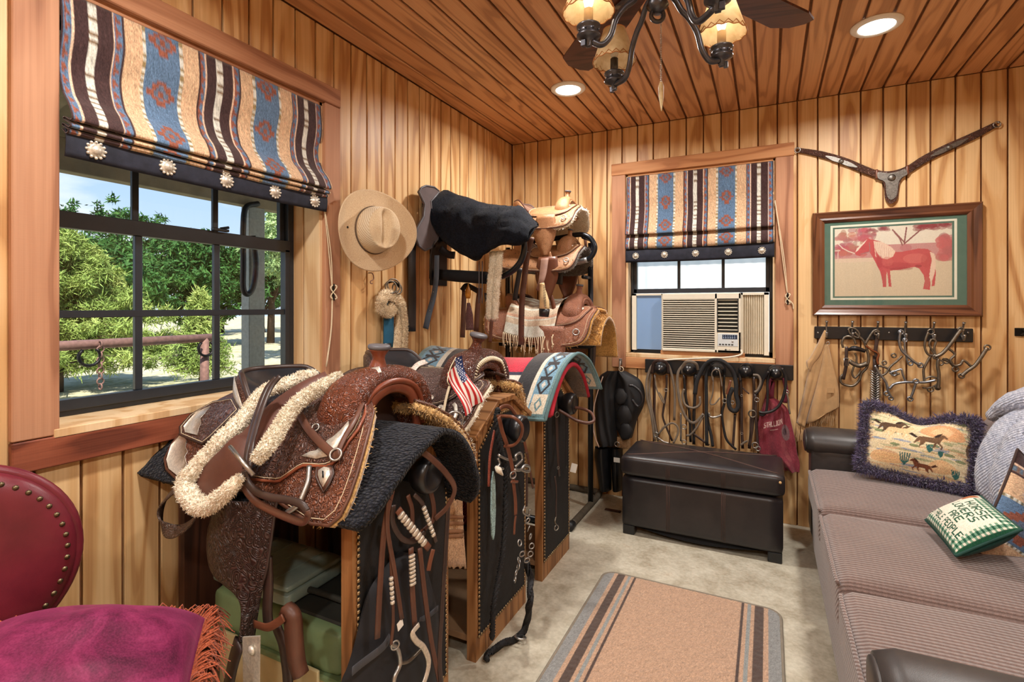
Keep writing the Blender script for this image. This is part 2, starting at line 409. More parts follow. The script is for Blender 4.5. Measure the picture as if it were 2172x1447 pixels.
while y > YR+.02:
    a1, a0 = y-gap/2, max(y-PW+gap/2, YR)
    for (p, q, s, t) in clip(a0, a1, 0, CEIL-.002, (W1[0]-.0, W1[1]+.0, W1[2], W1[3])):
        o = mk('plank', box(-g, 0, p-(p+q)/2, q-(p+q)/2, s, t, .0018), m_wall, wall_left); o.location = (-wall_left.location.x, (p+q)/2-wall_left.location.y, 0-wall_left.location.z)
    y -= PW
x = 0.0
while x < XR-.02:
    a0, a1 = x+gap/2, min(x+PW-gap/2, XR)
    for (p, q, s, t) in clip(a0, a1, 0, CEIL-.002, W2):
        o = mk('plank', box(p-(p+q)/2, q-(p+q)/2, 0, g, s, t, .0018), m_wall, wall_back); o.location = ((p+q)/2-wall_back.location.x, -wall_back.location.y, -wall_back.location.z)
    x += PW
pr0 = mk('plank', box(0, g, -PW/2+gap/2, PW/2-gap/2, 0, CEIL-.002, .0018), m_wall, wall_right)
for i in range(49):
    o = pr0 if i == 0 else part_copy(pr0, wall_right); o.location = (XR-wall_right.location.x, -PW*(i+.5)-wall_right.location.y, -wall_right.location.z)
pr0 = mk('plank', box(-PW/2+gap/2, PW/2-gap/2, -g, 0, 0, CEIL-.002, .0018), m_wall, wall_rear)
for i in range(29):
    o = pr0 if i == 0 else part_copy(pr0, wall_rear); o.location = (PW*(i+.5)-wall_rear.location.x, YR-wall_rear.location.y, -wall_rear.location.z)
x = .0
while x < XR-.02:
    a0, a1 = x+.0055, min(x+PW-.0055, XR)
    o = mk('plank', box(-(a1-a0)/2, (a1-a0)/2, YR, 0, 0, g, .0025), m_ceil, ceiling); o.location = ((a0+a1)/2-ceiling.location.x, -ceiling.location.y, CEIL-ceiling.location.z)
    x += PW

# ---------------- recessed ceiling lights ----------------
m_white = plain('white_enamel', rgb(235, 233, 226), .4, var=.03)
def f_lens():
    a = M('lit_lens', .5); a.set('Base Color', (1, .96, .88, 1)); a.set('Emission Color', (1, .95, .86, 1)); a.set('Emission Strength', 7.0); return a
m_lens = mat('lens', f_lens)
def recessed(x, y, label, watt=18.5, group=None):
    t = thing('recessed_light', label, 'ceiling light', (x, y, CEIL-.012), group=group)
    mk('trim_ring', lathe([(.066, .004), (.07, 0), (.088, .002), (.094, .008), (.094, .012), (.066, .012)], 40, caps=False), m_white, t, True)
    mk('lens', lathe([(.001, .0035), (.067, .0035)], 40, caps=False), m_lens, t)
    l = bpy.data.lights.new('downlight', 'AREA'); l.shape = 'DISK'; l.size = .15; l.energy = watt; l.color = (1, .955, .895); l.spread = math.radians(165)
    lo = bpy.data.objects.new('downlight', l); COL.objects.link(lo); lo.parent = t; lo.location = (0, 0, -.004)
recessed(.71, -.745, 'round white recessed light nearer the corner between window wall and hat wall')
recessed(2.09, -.765, 'round white recessed light above the framed horse picture')
for yy in (-2.75, -4.3):  # extra ceiling lamps added out of view to brighten the room from behind the camera
    for xx in (.75, 2.2): recessed(xx, yy, 'unseen round white recessed ceiling light added in the rear half of the room', 19, 'added unseen recessed lights in the rear half of the room')

# ---------------- WINDOW 1 (left wall) ----------------
m_bronze = plain('dark_bronze_frame', rgb(38, 44, 52), .35, 0, .5, .1)
def f_glass():
    a = M('window_glass', .02); nt = a.nt; tr = a.node('ShaderNodeBsdfTransparent'); tr.inputs[0].default_value = (.97, .985, .98, 1)
    gl = a.node('ShaderNodeBsdfGlossy'); gl.inputs['Roughness'].default_value = .02
    lw = a.node('ShaderNodeLayerWeight'); fr = a.node('ShaderNodeMath', operation='MULTIPLY_ADD'); nt.links.new(a.ma('POWER', lw.outputs['Facing'], 4.0), fr.inputs[0]); fr.inputs[1].default_value = .4; fr.inputs[2].default_value = .02; mx = a.node('ShaderNodeMixShader')
    nt.links.new(fr.outputs[0], mx.inputs[0]); nt.links.new(tr.outputs[0], mx.inputs[1]); nt.links.new(gl.outputs[0], mx.inputs[2])
    nt.links.new(mx.outputs[0], nt.nodes['Material Output'].inputs[0]); return a
m_glass = mat('glass', f_glass)
y0, y1, z0, z1 = W1
w1 = bpy.data.objects.new('window_1', None); COL.objects.link(w1); w1.location = (0, (y0+y1)/2, z0); tag(w1, kind='structure')
def W(name, b, m, parent=w1, c=.0015): return mk(name, box(*b, c), m, parent, world=True)
# lining of the opening, a groove in the right cheek
W('jamb_board', (-.20, .0, y1-.006, y1+.02, z0, z1), m_back)
W('jamb_board', (-.085, .004, y1-.016, y1+.004, z0+.012, z1), m_jamb); W('jamb_board', (-.165, -.093, y1-.016, y1+.004, z0+.012, z1), m_jamb)
W('jamb_board', (-.165, .004, y0-.004, y0+.016, z0+.012, z1), m_jamb)
W('head_board', (-.165, .004, y0, y1, z1-.016, z1+.002), m_trimy)
W('stool', (-.165, .024, y0+.003, y1-.003, z0-.012, z0+.012), m_jamb)
# casing boards
W('casing_board', (.0005, .022, -2.80, -2.704, z0-.004, z1), m_trimz, c=.003)
W('casing_board', (.0005, .022, -1.801, -1.715, .80, z1), m_trimz, c=.003)
W('casing_board', (.0005, .024, -2.80, -1.715, z1+.001, z1+.078), m_trimy, c=.003)
W('apron_board', (.0005, .024, -2.80, -1.803, .846, z0-.006), m_apron, c=.003)
# bronze frame and sashes
xa, xb = -.195, -.145
for b in ((xa, xb, y0, y0+.03, z0, z1), (xa, xb, y1-.045, y1-.017, z0, z1), (xa, xb, y0, y1-.017, z0+.013, z0+.035), (xa, xb, y0, y1-.017, z1-.03, z1)): W('frame_bar', b, m_bronze)
ls = bpy.data.objects.new('lower_sash', None); COL.objects.link(ls); ls.parent = w1; us = bpy.data.objects.new('upper_sash', None); COL.objects.link(us); us.parent = w1
sy0, sy1 = y0+.03, y1-.046
def bar(b, p): W('sash_bar', b, m_bronze, p)
for b in ((-.165, -.135, sy0, sy1, 1.49, 1.538), (-.165, -.135, sy0, sy1, z0+.03, z0+.062), (-.165, -.135, sy0, sy0+.03, z0+.03, 1.5), (-.165, -.135, sy1-.022, sy1, z0+.03, 1.5)): bar(b, ls)
muA, muB = PX(292, 700, -.15).y, PX(458, 700, -.15).y
lz0, lz1 = z0+.062, 1.49
hz = 1.239
for yy in (muA, muB): bar((-.158, -.142, yy-.011, yy+.011, lz0, lz1), ls)
bar((-.159, -.141, sy0, sy1, hz-.011, hz+.011), ls)
cols = [sy0+.03, muA, muB, sy1-.022]
for i in range(3):
    for (q0, q1) in ((lz0, hz), (hz, lz1)): W('pane', (-.151, -.149, cols[i], cols[i+1], q0, q1), m_glass, ls, 0)
for b in ((-.19, -.168, sy0, sy1, 1.50, 1.536), (-.19, -.168, sy0, sy1, z1-.05, z1-.02), (-.19, -.168, sy0, sy0+.03, 1.5, z1-.02), (-.19, -.168, sy1-.022, sy1, 1.5, z1-.02)): bar(b, us)
uA, uB = PX(285, 400, -.18).y, PX(455, 430, -.18).y
for yy in (uA, uB): bar((-.186, -.172, yy-.010, yy+.010, 1.53, z1-.03), us)
cols = [sy0+.03, uA, uB, sy1-.022]
for i in range(3): W('pane', (-.18, -.178, cols[i], cols[i+1], 1.53, z1-.04), m_glass, us, 0)
m_iron = plain('dark_iron', rgb(30, 28, 26), .45, .7, .5)
mk('sash_lock', join(box(-.135, -.115, muB-.03, muB+.03, 1.538, 1.548, .002), tube([(-.125, muB, 1.548), (-.12, muB+.03, 1.556)], .005, 8)), m_bronze, w1, world=True)

# ---------------- WINDOW 2 (back wall) ----------------
x0, x1, za, zb = W2
w2 = bpy.data.objects.new('window_2', None); COL.objects.link(w2); w2.location = ((x0+x1)/2, 0, za); tag(w2, kind='structure')
def W_(name, b, m, parent=w2, c=.0015): return mk(name, box(*b, c), m, parent, world=True)
for b in ((x0-.004, x0+.014, -.004, .165, za+.012, zb), (x1-.014, x1+.004, -.004, .165, za+.012, zb)): W_('jamb_board', b, m_jamb)
W_('head_board', (x0, x1, -.004, .165, zb-.014, zb+.002), m_trimx)
W_('stool', (x0+.002, x1-.002, -.02, .165, za-.014, za+.010), m_jamb)
W_('casing_board', (.752, .842, -.022, -.0005, .86, zb), m_trimz, c=.003)
W_('casing_board', (1.721, 1.813, -.022, -.0005, .86, zb), m_trimz, c=.003)
W_('casing_board', (.748, 1.817, -.024, -.0005, zb+.001, zb+.077), m_trimx, c=.003)
W_('apron_board', (.843, 1.720, -.022, -.0005, .858, za-.015), m_trimx, c=.003)
ya, yb = .075, .13
for b in ((x0+.014, x0+.032, ya, yb, za+.01, zb), (x1-.032, x1-.014, ya, yb, za+.01, zb), (x0+.014, x1-.014, ya, yb, za+.01, za+.04), (x0+.014, x1-.014, ya, yb, zb-.03, zb)): W_('frame_bar', b, m_bronze)
us2 = bpy.data.objects.new('upper_sash', None); COL.objects.link(us2); us2.parent = w2
def bar2(b): W_('sash_bar', b, m_bronze, us2)
sx0, sx1 = x0+.032, x1-.032
for b in ((sx0, sx1, .085, .12, 1.349, 1.378), (sx0, sx1, .085, .12, zb-.05, zb-.02), (sx0, sx0+.02, .085, .12, 1.35, zb-.02), (sx1-.02, sx1, .085, .12, 1.35, zb-.02)): bar2(b)
uA, uB = 1.163, 1.430
for xx in (uA, uB): bar2((xx-.009, xx+.009, .095, .11, 1.37, zb-.04))
cols = [sx0+.02, uA, uB, sx1-.02]
for i in range(3): W_('pane', (cols[i], cols[i+1], .101, .103, 1.37, zb-.04), m_glass, us2, 0)

# ================= OUTSIDE =================
GZ = -.1
def f_ground():
    a = M('dry_grass_ground', .95, 0, .1); v = a.co('Object'); n = a.noise(v, .35, 6); n2 = a.noise(v, 6, 6, .3, .7)
    c = a.ramp(n, [(.35, rgb(176, 160, 120)), (.5, rgb(206, 196, 164)), (.65, rgb(128, 132, 84))])
    c = a.mix(.5, c, a.ramp(n2, [(.35, rgb(120, 116, 78)), (.65, rgb(222, 212, 184))])); a.set('Base Color', c); a.bump(n2, .4, .03); return a
tag(mk('ground', box(-60, -T, -30, 50, GZ-.3, GZ), mat('ground', f_ground)), 'sunlit pale dry grass yard outside the large window', 'ground', kind='structure')
tag(mk('ground', box(-T, 30, T, 50, GZ-.3, GZ-.01), mat('ground', f_ground)), 'pale yard outside the small window', 'ground', kind='structure')
m_soff = plain('weathered_porch_board', rgb(150, 136, 112), .8, var=.2, nscale=8)
m_postg = plain('galvanized_post', rgb(150, 150, 142), .5, .2, .4, .15, 40)
xe = -2.2; ez = PX(300, 396, xe).z
pr_ = thing('porch_roof', 'brown timber porch eave outside the large window', 'roof', (xe, -1, ez))
mk('soffit', prism([(-T, 2.75), (xe-.12, ez+.16), (xe-.12, ez+.22), (-T, 2.83)], (0, 3.5, 0), (1, 0, 0), (0, 0, 1), 9), m_soff, pr_, world=True)
mk('fascia', box(xe-.05, xe+.05, -5.5, 3.5, ez, ez+.2, .004), m_soff, pr_, world=True)
for i in range(9):
    yy = -5+i*1.0
    mk('rafter', prism([(-T, 2.66), (xe, ez+.1), (xe, ez+.2), (-T, 2.78)], (0, yy, 0), (1, 0, 0), (0, 0, 1), .05), m_soff, pr_, world=True)
pp = PX(537, 600, xe)
mk('post', box(xe-.05, xe+.05, pp.y-.075, pp.y+.075, GZ, ez, .004), m_postg, pr_, world=True)
mk('brace', tube([(xe, pp.y+.02, ez-.35), (xe, pp.y+.6, ez-.05)], .018, 8), m_postg, pr_, world=True)
m_rub = plain('black_rubber', rgb(24, 25, 27), .5, var=.2)
hose = [PX(a, b, xe+.09) for a, b in ((548, 432), (522, 440), (516, 480), (516, 560), (516, 612), (526, 624), (538, 606), (543, 560), (536, 500))]
tag(mk('rubber_hose', tube(hose, .022, 10, sm=8), m_rub, smooth=True), 'black rubber hose looped over the grey porch post outside', 'hose')
m_rust = plain('rusty_pipe', rgb(132, 98, 88), .7, .3, .3, .25, 30)
xr_ = -4.0; ra, rb = PX(60, 738, xr_), PX(452, 712, xr_)
hr = thing('hitching_rail', 'rusty pipe hitching rail outside the large window', 'hitching rail', (xr_, (ra.y+rb.y)/2, GZ))
mk('rail', tube([(xr_, ra.y-1.5, ra.z), (xr_, rb.y, ra.z)], .045, 12), m_rust, hr, True, True)
for yy in (rb.y-.1, rb.y-3.4): mk('post', tube([(xr_, yy, GZ), (xr_, yy, ra.z)], .045, 12), m_rust, hr, True, True)
for a in ((190, 752), (437, 735)):
    p = PX(*a, xr_+.06)
    tag(mk('horseshoe', tube([p+Vector((.0, .085*math.sin(w), .085*math.cos(w)-.02)) for w in [math.radians(40+280*i/14) for i in range(15)]], .014, 8, ry=.02), m_iron, smooth=True), 'dark iron horseshoe hanging on the pipe rail outside', 'horseshoe', 'horseshoes on the hitching rail')
pc = PX(213, 730, xr_+.06)
ch = thing('hanging_chain', 'rusty chain hanging from the pipe rail outside', 'chain', pc-Vector((0, 0, .45)))
for i in range(9): mk('link', torus(pc+Vector((0, 0, -.05*i)), .028, .007, (1, 0, 0) if i % 2 else (0, 1, 0), 12, 6), m_rust, ch, True, True)
def f_leaf(name, c1, c2, c3):
    def f():
        a = M(name, .7, 0, .2); v = a.co('Object'); n = a.noise(v, 2.2, 5); n2 = a.noise(v, 60, 2)
        c = a.ramp(n, [(.3, c1), (.5, c2), (.72, c3)]); c = a.mix(.3, c, a.ramp(n2, [(.3, c1), (.7, c3)])); a.set('Base Color', c); a.set('Subsurface Weight', 0); return a
    return mat(name, f)
m_ced = f_leaf('cedar_foliage', rgb(70, 100, 44), rgb(132, 156, 72), rgb(190, 196, 116))
m_drk = f_leaf('dark_tree_foliage', rgb(24, 56, 26), rgb(50, 92, 42), rgb(92, 132, 62))
m_pal = f_leaf('pale_tree_foliage', rgb(92, 124, 70), rgb(150, 178, 112), rgb(204, 216, 164))
m_bark = plain('bark', rgb(74, 58, 46), .9, var=.3, nscale=12)
def sprays(pts, n, L, wd, seed, droop=-.15):
    """leafy sprays: clusters of thin blades fanned round twig points"""
    rng = np.random.RandomState(seed); P = np.array(pts); i = rng.randint(0, len(P), n)
    p = P[i]+rng.randn(n, 3)*np.array([.10, .10, .08])*L*4
    d = rng.randn(n, 3)*.8; d[:, 2] += droop; d /= np.linalg.norm(d, axis=1)[:, None]
    s = np.cross(d, rng.randn(n, 3)); s /= np.linalg.norm(s, axis=1)[:, None]; l = L*(.5+rng.rand(n, 1))
    V = np.stack([p, p+d*l*.45+s*wd, p+d*l, p+d*l*.45-s*wd], 1).reshape(-1, 3); B = np.arange(n)*4
    return V, [(int(b), int(b+1), int(b+2), int(b+3)) for b in B]
def cedar(name, label, x, y, h, r, m, n, seed, L=.16, wd=.018, skirt=.3, group=None):
    t = thing(name, label, 'tree', (x, y, GZ), group=group); rng = random.Random(seed); pts = []; br = [tube([(x, y, GZ), (x+.05, y, h*.5), (x, y, h*.96)], [.09*h/4, .06*h/4, .01], 8)]
    for i in range(int(90)):
        f = skirt/h+(1-skirt/h)*(i/90); z = GZ+h*f; R = r*(1-f)**.75*(.75+.4*rng.random()); w = i*2.4+rng.random()
        tip = Vector((x+R*math.cos(w), y+R*math.sin(w), z-.08*R+.25*R*(1-f))); b0 = Vector((x, y, z))
        br.append(tube([b0, (b0+tip)/2+Vector((0, 0, .05)), tip], [.018, .01, .004], 5))
        for k in range(18):
            q = (k/17)**.7; p = b0.lerp(tip, q); sp = .25*R*(1.1-q)*.8
            pts.append((p.x+rng.uniform(-sp, sp), p.y+rng.uniform(-sp, sp), p.z+rng.uniform(-.06, .06)))
    mk('trunk', join(*br), m_bark, t, True, True)
    tag(mk('foliage', sprays(pts, n, L, wd, seed), m, t, False, True), kind='stuff')
def broadleaf(name, label, x, y, h, R, m, n, seed, trunk=.1, z0f=.45, group=None, L=.14, wd=.035):
    t = thing(name, label, 'tree', (x, y, GZ), group=group); rng = np.random.RandomState(seed)
    pts = rng.randn(400, 3); pts /= np.linalg.norm(pts, axis=1)[:, None]; pts *= (rng.rand(400, 1)**.4)
    cz = GZ+h*(1+z0f)/2; pts = pts*np.array([R, R, h*(1-z0f)/2])*(.85+.3*rng.rand(400, 1))+np.array([x, y, cz])
    br = [tube([(x, y, GZ), (x+.1*rng.randn(), y+.1*rng.randn(), GZ+h*z0f), (x, y, GZ+h*.85)], [trunk, trunk*.75, trunk*.3], 8)]
    for i in range(14):
        q = pts[rng.randint(400)]; br.append(tube([(x, y, GZ+h*z0f*(.7+.4*rng.rand())), tuple(q)], [trunk*.4, .01], 5))
    mk('trunk', join(*br), m_bark, t, True, True)
    tag(mk('foliage', sprays(pts, n, L, wd, seed), m, t, False, True), kind='stuff')
cp = PZ(215, 800, GZ)
cedar('cedar_tree', 'large yellow-green cedar tree behind the hitching rail', -8.4, .75, 2.62, 2.1, m_ced, 95000, 3, .11, .0085, .3)
cedar('cedar_tree', 'small bright cedar sapling growing beside the large cedar', -6.4, 1.75, 1.55, .6, m_ced, 14000, 5, .09, .008, .3)
for i, (x, y, h, R) in enumerate(((-14.5, 3.6, 3.2, 2.0), (-15.5, 7.6, 3.9, 2.0), (-22, 15.0, 5.2, 3.2), (-20.5, 2.0, 3.4, 2.6), (-15, -.9, 2.6, 2.0), (-22, 8.2, 5.4, 2.8))):
    broadleaf('shade_tree', 'dark green shade tree at the back of the sunlit yard', x, y, h, R, m_drk, 22000, 20+i, .12, .22, 'dark trees at the back of the yard', .18, .03)
for i, (x, y, h, R) in enumerate(((-8.6, 6.0, 4.6, 1.5), (-11.4, 9.6, 5.0, 1.9))):
    broadleaf('pale_tree', 'pale grey-green tree beyond the porch post', x, y, h, R, m_pal, 22000, 40+i, .1, .36, 'pale trees beyond the porch post', .11, .022)
for i, (px_, py_) in enumerate(((425, 716), (470, 708), (574, 728))):
    p = PZ(px_, py_, GZ)
    broadleaf('slender_tree', 'slender dark-trunked tree in the shady part of the yard', p.x, p.y, 4.2, 1.4, m_drk, 12000, 60+i, .14, .42, 'slender trees in the shady part of the yard', .18, .03)
# pale shed beyond the small window
def f_shed():
    a = M('white_metal_siding', .5, 0, .4); v = a.co('Object'); w = a.ma('SINE', a.ma('MULTIPLY', a.sep(v)[0], 40)); a.set('Base Color', a.ramp(a.noise(v, 3, 4), [(.3, rgb(222, 228, 232)), (.7, rgb(242, 245, 248))])); a.bump(w, .3, .02); return a
sh = thing('metal_shed', 'white metal sided shed seen through the small window', 'shed', (1.5, 5.5, GZ))
mk('wall', box(-1.6, 6.5, 5.0, 6.5, GZ, 2.62), mat('shed', f_shed), sh, world=True)
m_roofg = plain('grey_metal_roof', rgb(120, 138, 140), .5, .2)
mk('roof', prism([(4.7, 2.58), (5.8, 3.2), (6.9, 2.58), (6.9, 2.66), (5.8, 3.3), (4.7, 2.66)], (-1.9, 0, 0), (0, 1, 0), (0, 0, 1), 8.8), plain('green_metal_roof', rgb(60, 110, 96), .5), sh, world=True)
mk('awning', prism([(-1.9, .6), (-.35, 1.55), (.35, .75), (.35, .6)], (0, 4.2, 0), (1, 0, 0), (0, 0, 1), -.7), m_roofg, sh, world=True)
# ================= WALL THINGS =================
def K(ox, oy, s): return lambda x, y: (ox+x/s, oy+y/s)
m_silver = plain('tooled_silver', rgb(214, 206, 192), .38, .5, .5, .2, 160, .3, 300)
m_steel = plain('worn_steel', rgb(168, 166, 162), .35, .9, .5, .2, 60)
m_rope = plain('cotton_cord', rgb(222, 204, 172), .9, var=.15, nscale=400)
m_blk = plain('black_paint', rgb(22, 23, 26), .35, 0, .5, .2, 30)
def fabric(name, weave=900, rough=.95, sheen=.25, bump=.35, var=.35):
    if name in MATS: return MATS[name]
    a = M(name, rough, 0, .15); v = a.co('Object'); n = a.noise(v, weave*.25, 3, 0, .7); n2 = a.noise(a.vm('MULTIPLY', v, (1, 1, .25)), weave*.5, 2)
    c = a.mix(var, a.attr('Col'), a.ramp(n2, [(.3, (.05, .05, .05)), (.7, (1, 1, 1))]), 'OVERLAY'); a.set('Base Color', c)
    a.set('Sheen Weight', sheen); a.bump(n, bump, .002); MATS[name] = a.m; return a.m
m_cloth = fabric('woven_print_cloth')
BR, TAN, BLU, RUS, WHT, CRM = (66, 47, 47), (208, 174, 140), (92, 118, 148), (142, 84, 66), (214, 214, 204), (222, 190, 164)
def southwest(w, h, periods, phase, vlen, flip=False):
    p = Paint(w, h, TAN); ph = (p.u*periods+phase); k = np.floor(ph); t = ph-k; vv = p.v*vlen
    def S(a, b, c): p.put((t >= a) & (t < b), c)
    S(0, .25, BR); S(.09, .15, WHT); S(.25, .262, CRM); S(.262, .315, BLU); S(.315, .332, BR); S(.46, .785, WHT); S(.49, .755, BLU); S(.925, .94, BR); S(.94, .985, BLU); S(.985, 1.01, CRM)
    fr = (vv/.022) % 1
    p.put((t > .092) & (t < .148) & (fr < .22), (120, 96, 70)); p.put((((t > .46) & (t < .49)) | ((t > .755) & (t < .785))) & (fr < .45), (150, 130, 90))
    for a, b in ((.265, .313), (.942, .983)):
        f2 = (vv/.036) % 1; q = (t-a)/(b-a); p.put((q > 0) & (q < 1) & (q < 1-np.abs(f2-.5)*2), RUS)
    du = np.abs(t-.6225)/.13; dv = np.abs(((vv+.05)/.155) % 1-.5)*2*1.35
    st = np.floor(du*7)/7+np.floor(dv*7)/7
    blue = (t > .495) & (t < .75)
    p.put(blue & (st < .80) & (np.floor(dv*7) % 2 == 0), RUS); p.put(blue & (st < .62), RUS); p.put(blue & (st < .3), (96, 108, 128)); p.put(blue & (st < .08), RUS)
    p.noise(.14, 3)
    return p
def concho(c, ax, r, parent, name='concho'):
    prof = [(.0005, r*.5), (r*.28, r*.46), (r*.5, r*.3), (r*.56, r*.14), (r*.8, r*.12), (r*.82, 0)]
    parts = [lathe(prof[::-1], 20, c, ax, False)]
    ax = Vector(ax).normalized(); q = Vector((0, 0, 1)).rotation_difference(ax)
    for i in range(12):
        w = i*math.pi/6; parts.append(ball(Vector(c)+q @ Vector((r*.86*math.cos(w), r*.86*math.sin(w), r*.1)), r*.17, 5))
    return mk(name, join(*parts), m_silver, parent, True, True)
def roman_shade(label, left, right, out, top, prof, band, drop, conr, seed):
    """left,right: points on the wall plane (xy); out: unit vector into the room; prof: [(out, z)] of the cloth; band: [(out,z)] of the bottom strip"""
    L, R_, O = Vector((*left, 0)), Vector((*right, 0)), Vector(out)
    t = thing('roman_shade', label, 'window shade', (L+R_)/2+Vector((0, 0, band[-1][1])))
    P = spline([(0, o, z) for o, z in prof], 9); nv = len(P); nu = 300
    arc = [0]
    for a, b in zip(P, P[1:]): arc.append(arc[-1]+(b-a).length)
    V = []
    for j, p in enumerate(P):
        for i in range(nu):
            u = i/(nu-1); sag = -.006*math.sin(math.pi*u)*(j/nv)+.003*nz(u*9, p.z*6, seed)*(j/nv)
            V.append(L.lerp(R_, u)+O*(p.y+.008*nz(u*5, p.z*9, seed)*min(1, j/12))+Vector((0, 0, p.z+sag)))
    F = [(j*nu+i, j*nu+i+1, (j+1)*nu+i+1, (j+1)*nu+i) for j in range(nv-1) for i in range(nu-1)]
    p = southwest(nu, 200, 2.42, .925, arc[-1]); col = np.array([p.a[min(199, int(arc[j]/arc[-1]*199))] for j in range(nv)]).reshape(-1, 3)
    mk('cloth', (V, F), m_cloth, t, True, True, solid=.002, col=col)
    B = spline([(0, o, z) for o, z in band], 3)
    nb = 40; VB = [L.lerp(R_, i/(nb-1))+O*q.y+Vector((0, 0, q.z-.004*math.sin(math.pi*i/(nb-1)))) for q in B for i in range(nb)]
    FB = [(j*nb+i, j*nb+i+1, (j+1)*nb+i+1, (j+1)*nb+i) for j in range(len(B)-1) for i in range(nb-1)]
    bd = mk('hem_band', (VB, FB), plain('navy_brown_hem', rgb(36, 38, 50), .85, var=.4, nscale=25, bump=.3, bscale=600), t, True, True, solid=.004)
    zc = band[0][1]*.42+band[-1][1]*.58; oc = max(b[0] for b in band)+.001
    for u in (.075, .285, .5, .715, .925): concho(L.lerp(R_, u)+O*oc+Vector((0, 0, zc)), O, conr, bd)
    mk('headrail', obox((L+R_)/2+O*(prof[0][0]-.014)+Vector((0, 0, top-.014)), (R_-L).normalized(), O, UP, (R_-L).length-.006, .022, .026), m_trimy, t, world=True)
    return t
zt = W1[3]-.017
zf = 1.748   # the lowest big fold
pf = [(.004, zt), (.012, zt-.1), (-.006, zt-.19), (.012, zt-.265), (.045, zf+.045), (.066, zf+.008), (.058, zf), (.030, zf+.012), (.022, zf+.006), (.056, zf-.012), (.05, zf-.018), (.022, zf-.004), (.018, zf-.012), (.046, zf-.026), (.036, zf-.032), (.016, zf-.018)]
roman_shade('large striped southwestern roman shade with conchos over the yard window', (0, -2.698), (0, -1.806), (1, 0, 0), zt, pf, [(.03, zf-.016), (.036, zf-.05), (.03, zf-.092)], .1, .0255, 3)
zt2 = W2[3]-.016; zf2 = 1.729
pf2 = [(.004, zt2), (.010, zt2-.12), (.004, zt2-.20), (.012, zt2-.27), (.034, zf2+.05), (.052, zf2+.012), (.046, zf2), (.02, zf2+.012), (.018, zf2-.005), (.046, zf2-.045), (.05, zf2-.075), (.036, zf2-.092), (.014, zf2-.075)]
roman_shade('smaller striped roman shade with conchos above the air conditioner', (W2[0]+.006, 0), (W2[1]-.006, 0), (0, -1, 0), zt2, pf2, [(.024, zf2-.085), (.034, zf2-.13), (.028, zf2-.180)], .1, .0215, 9)
# pull cords wound on cleats
def cord(label, top, knot, end, ax, rng):
    t = thing('pull_cord', label, 'cord', knot)
    top, knot, end = Vector(top), Vector(knot), Vector(end)
    mk('cord', tube([top, top.lerp(knot, .5)+Vector(ax)*.003, knot], .0022, 6, sm=4), m_rope, t, True, True)
    mk('cord', tube([top+Vector((0, 0, -.01)), top.lerp(knot, .6)+Vector(ax)*.006+Vector(rng)*.008, knot], .0022, 6, sm=4), m_rope, t, True, True)
    mk('cleat', tube([knot+Vector((0, 0, .035))+Vector(ax)*.01, knot+Vector(ax)*.004, knot+Vector((0, 0, -.035))+Vector(ax)*.01], [.003, .007, .003], 8, sm=4), m_iron, t, True, True)
    pts = []
    for i in range(90):
        w = i/90*2*math.pi*7; pts.append(knot+Vector((0, 0, .03*math.cos(w)))+Vector(rng)*(.012*math.sin(w*2+.3))+Vector(ax)*(.008+.006*math.sin(w*2)))
    mk('winding', tube(pts, .0025, 5), m_rope, t, True, True)
    mk('cord_tail', tube([knot, knot.lerp(end, .5)+Vector(rng)*.01, end], .0032, 6, sm=6), m_rope, t, True, True)
cord('white pull cord wound on a cleat beside the large window', PX(683, 400, .02), PX(705, 620, .03), PX(692, 778, .03), (1, 0, 0), (0, 1, 0))
cord('white pull cord wound on a cleat beside the small window', PY(1644, 425, -.03), PY(1671, 634, -.03), PY(1683, 656, -.03), (0, -1, 0), (1, 0, 0))

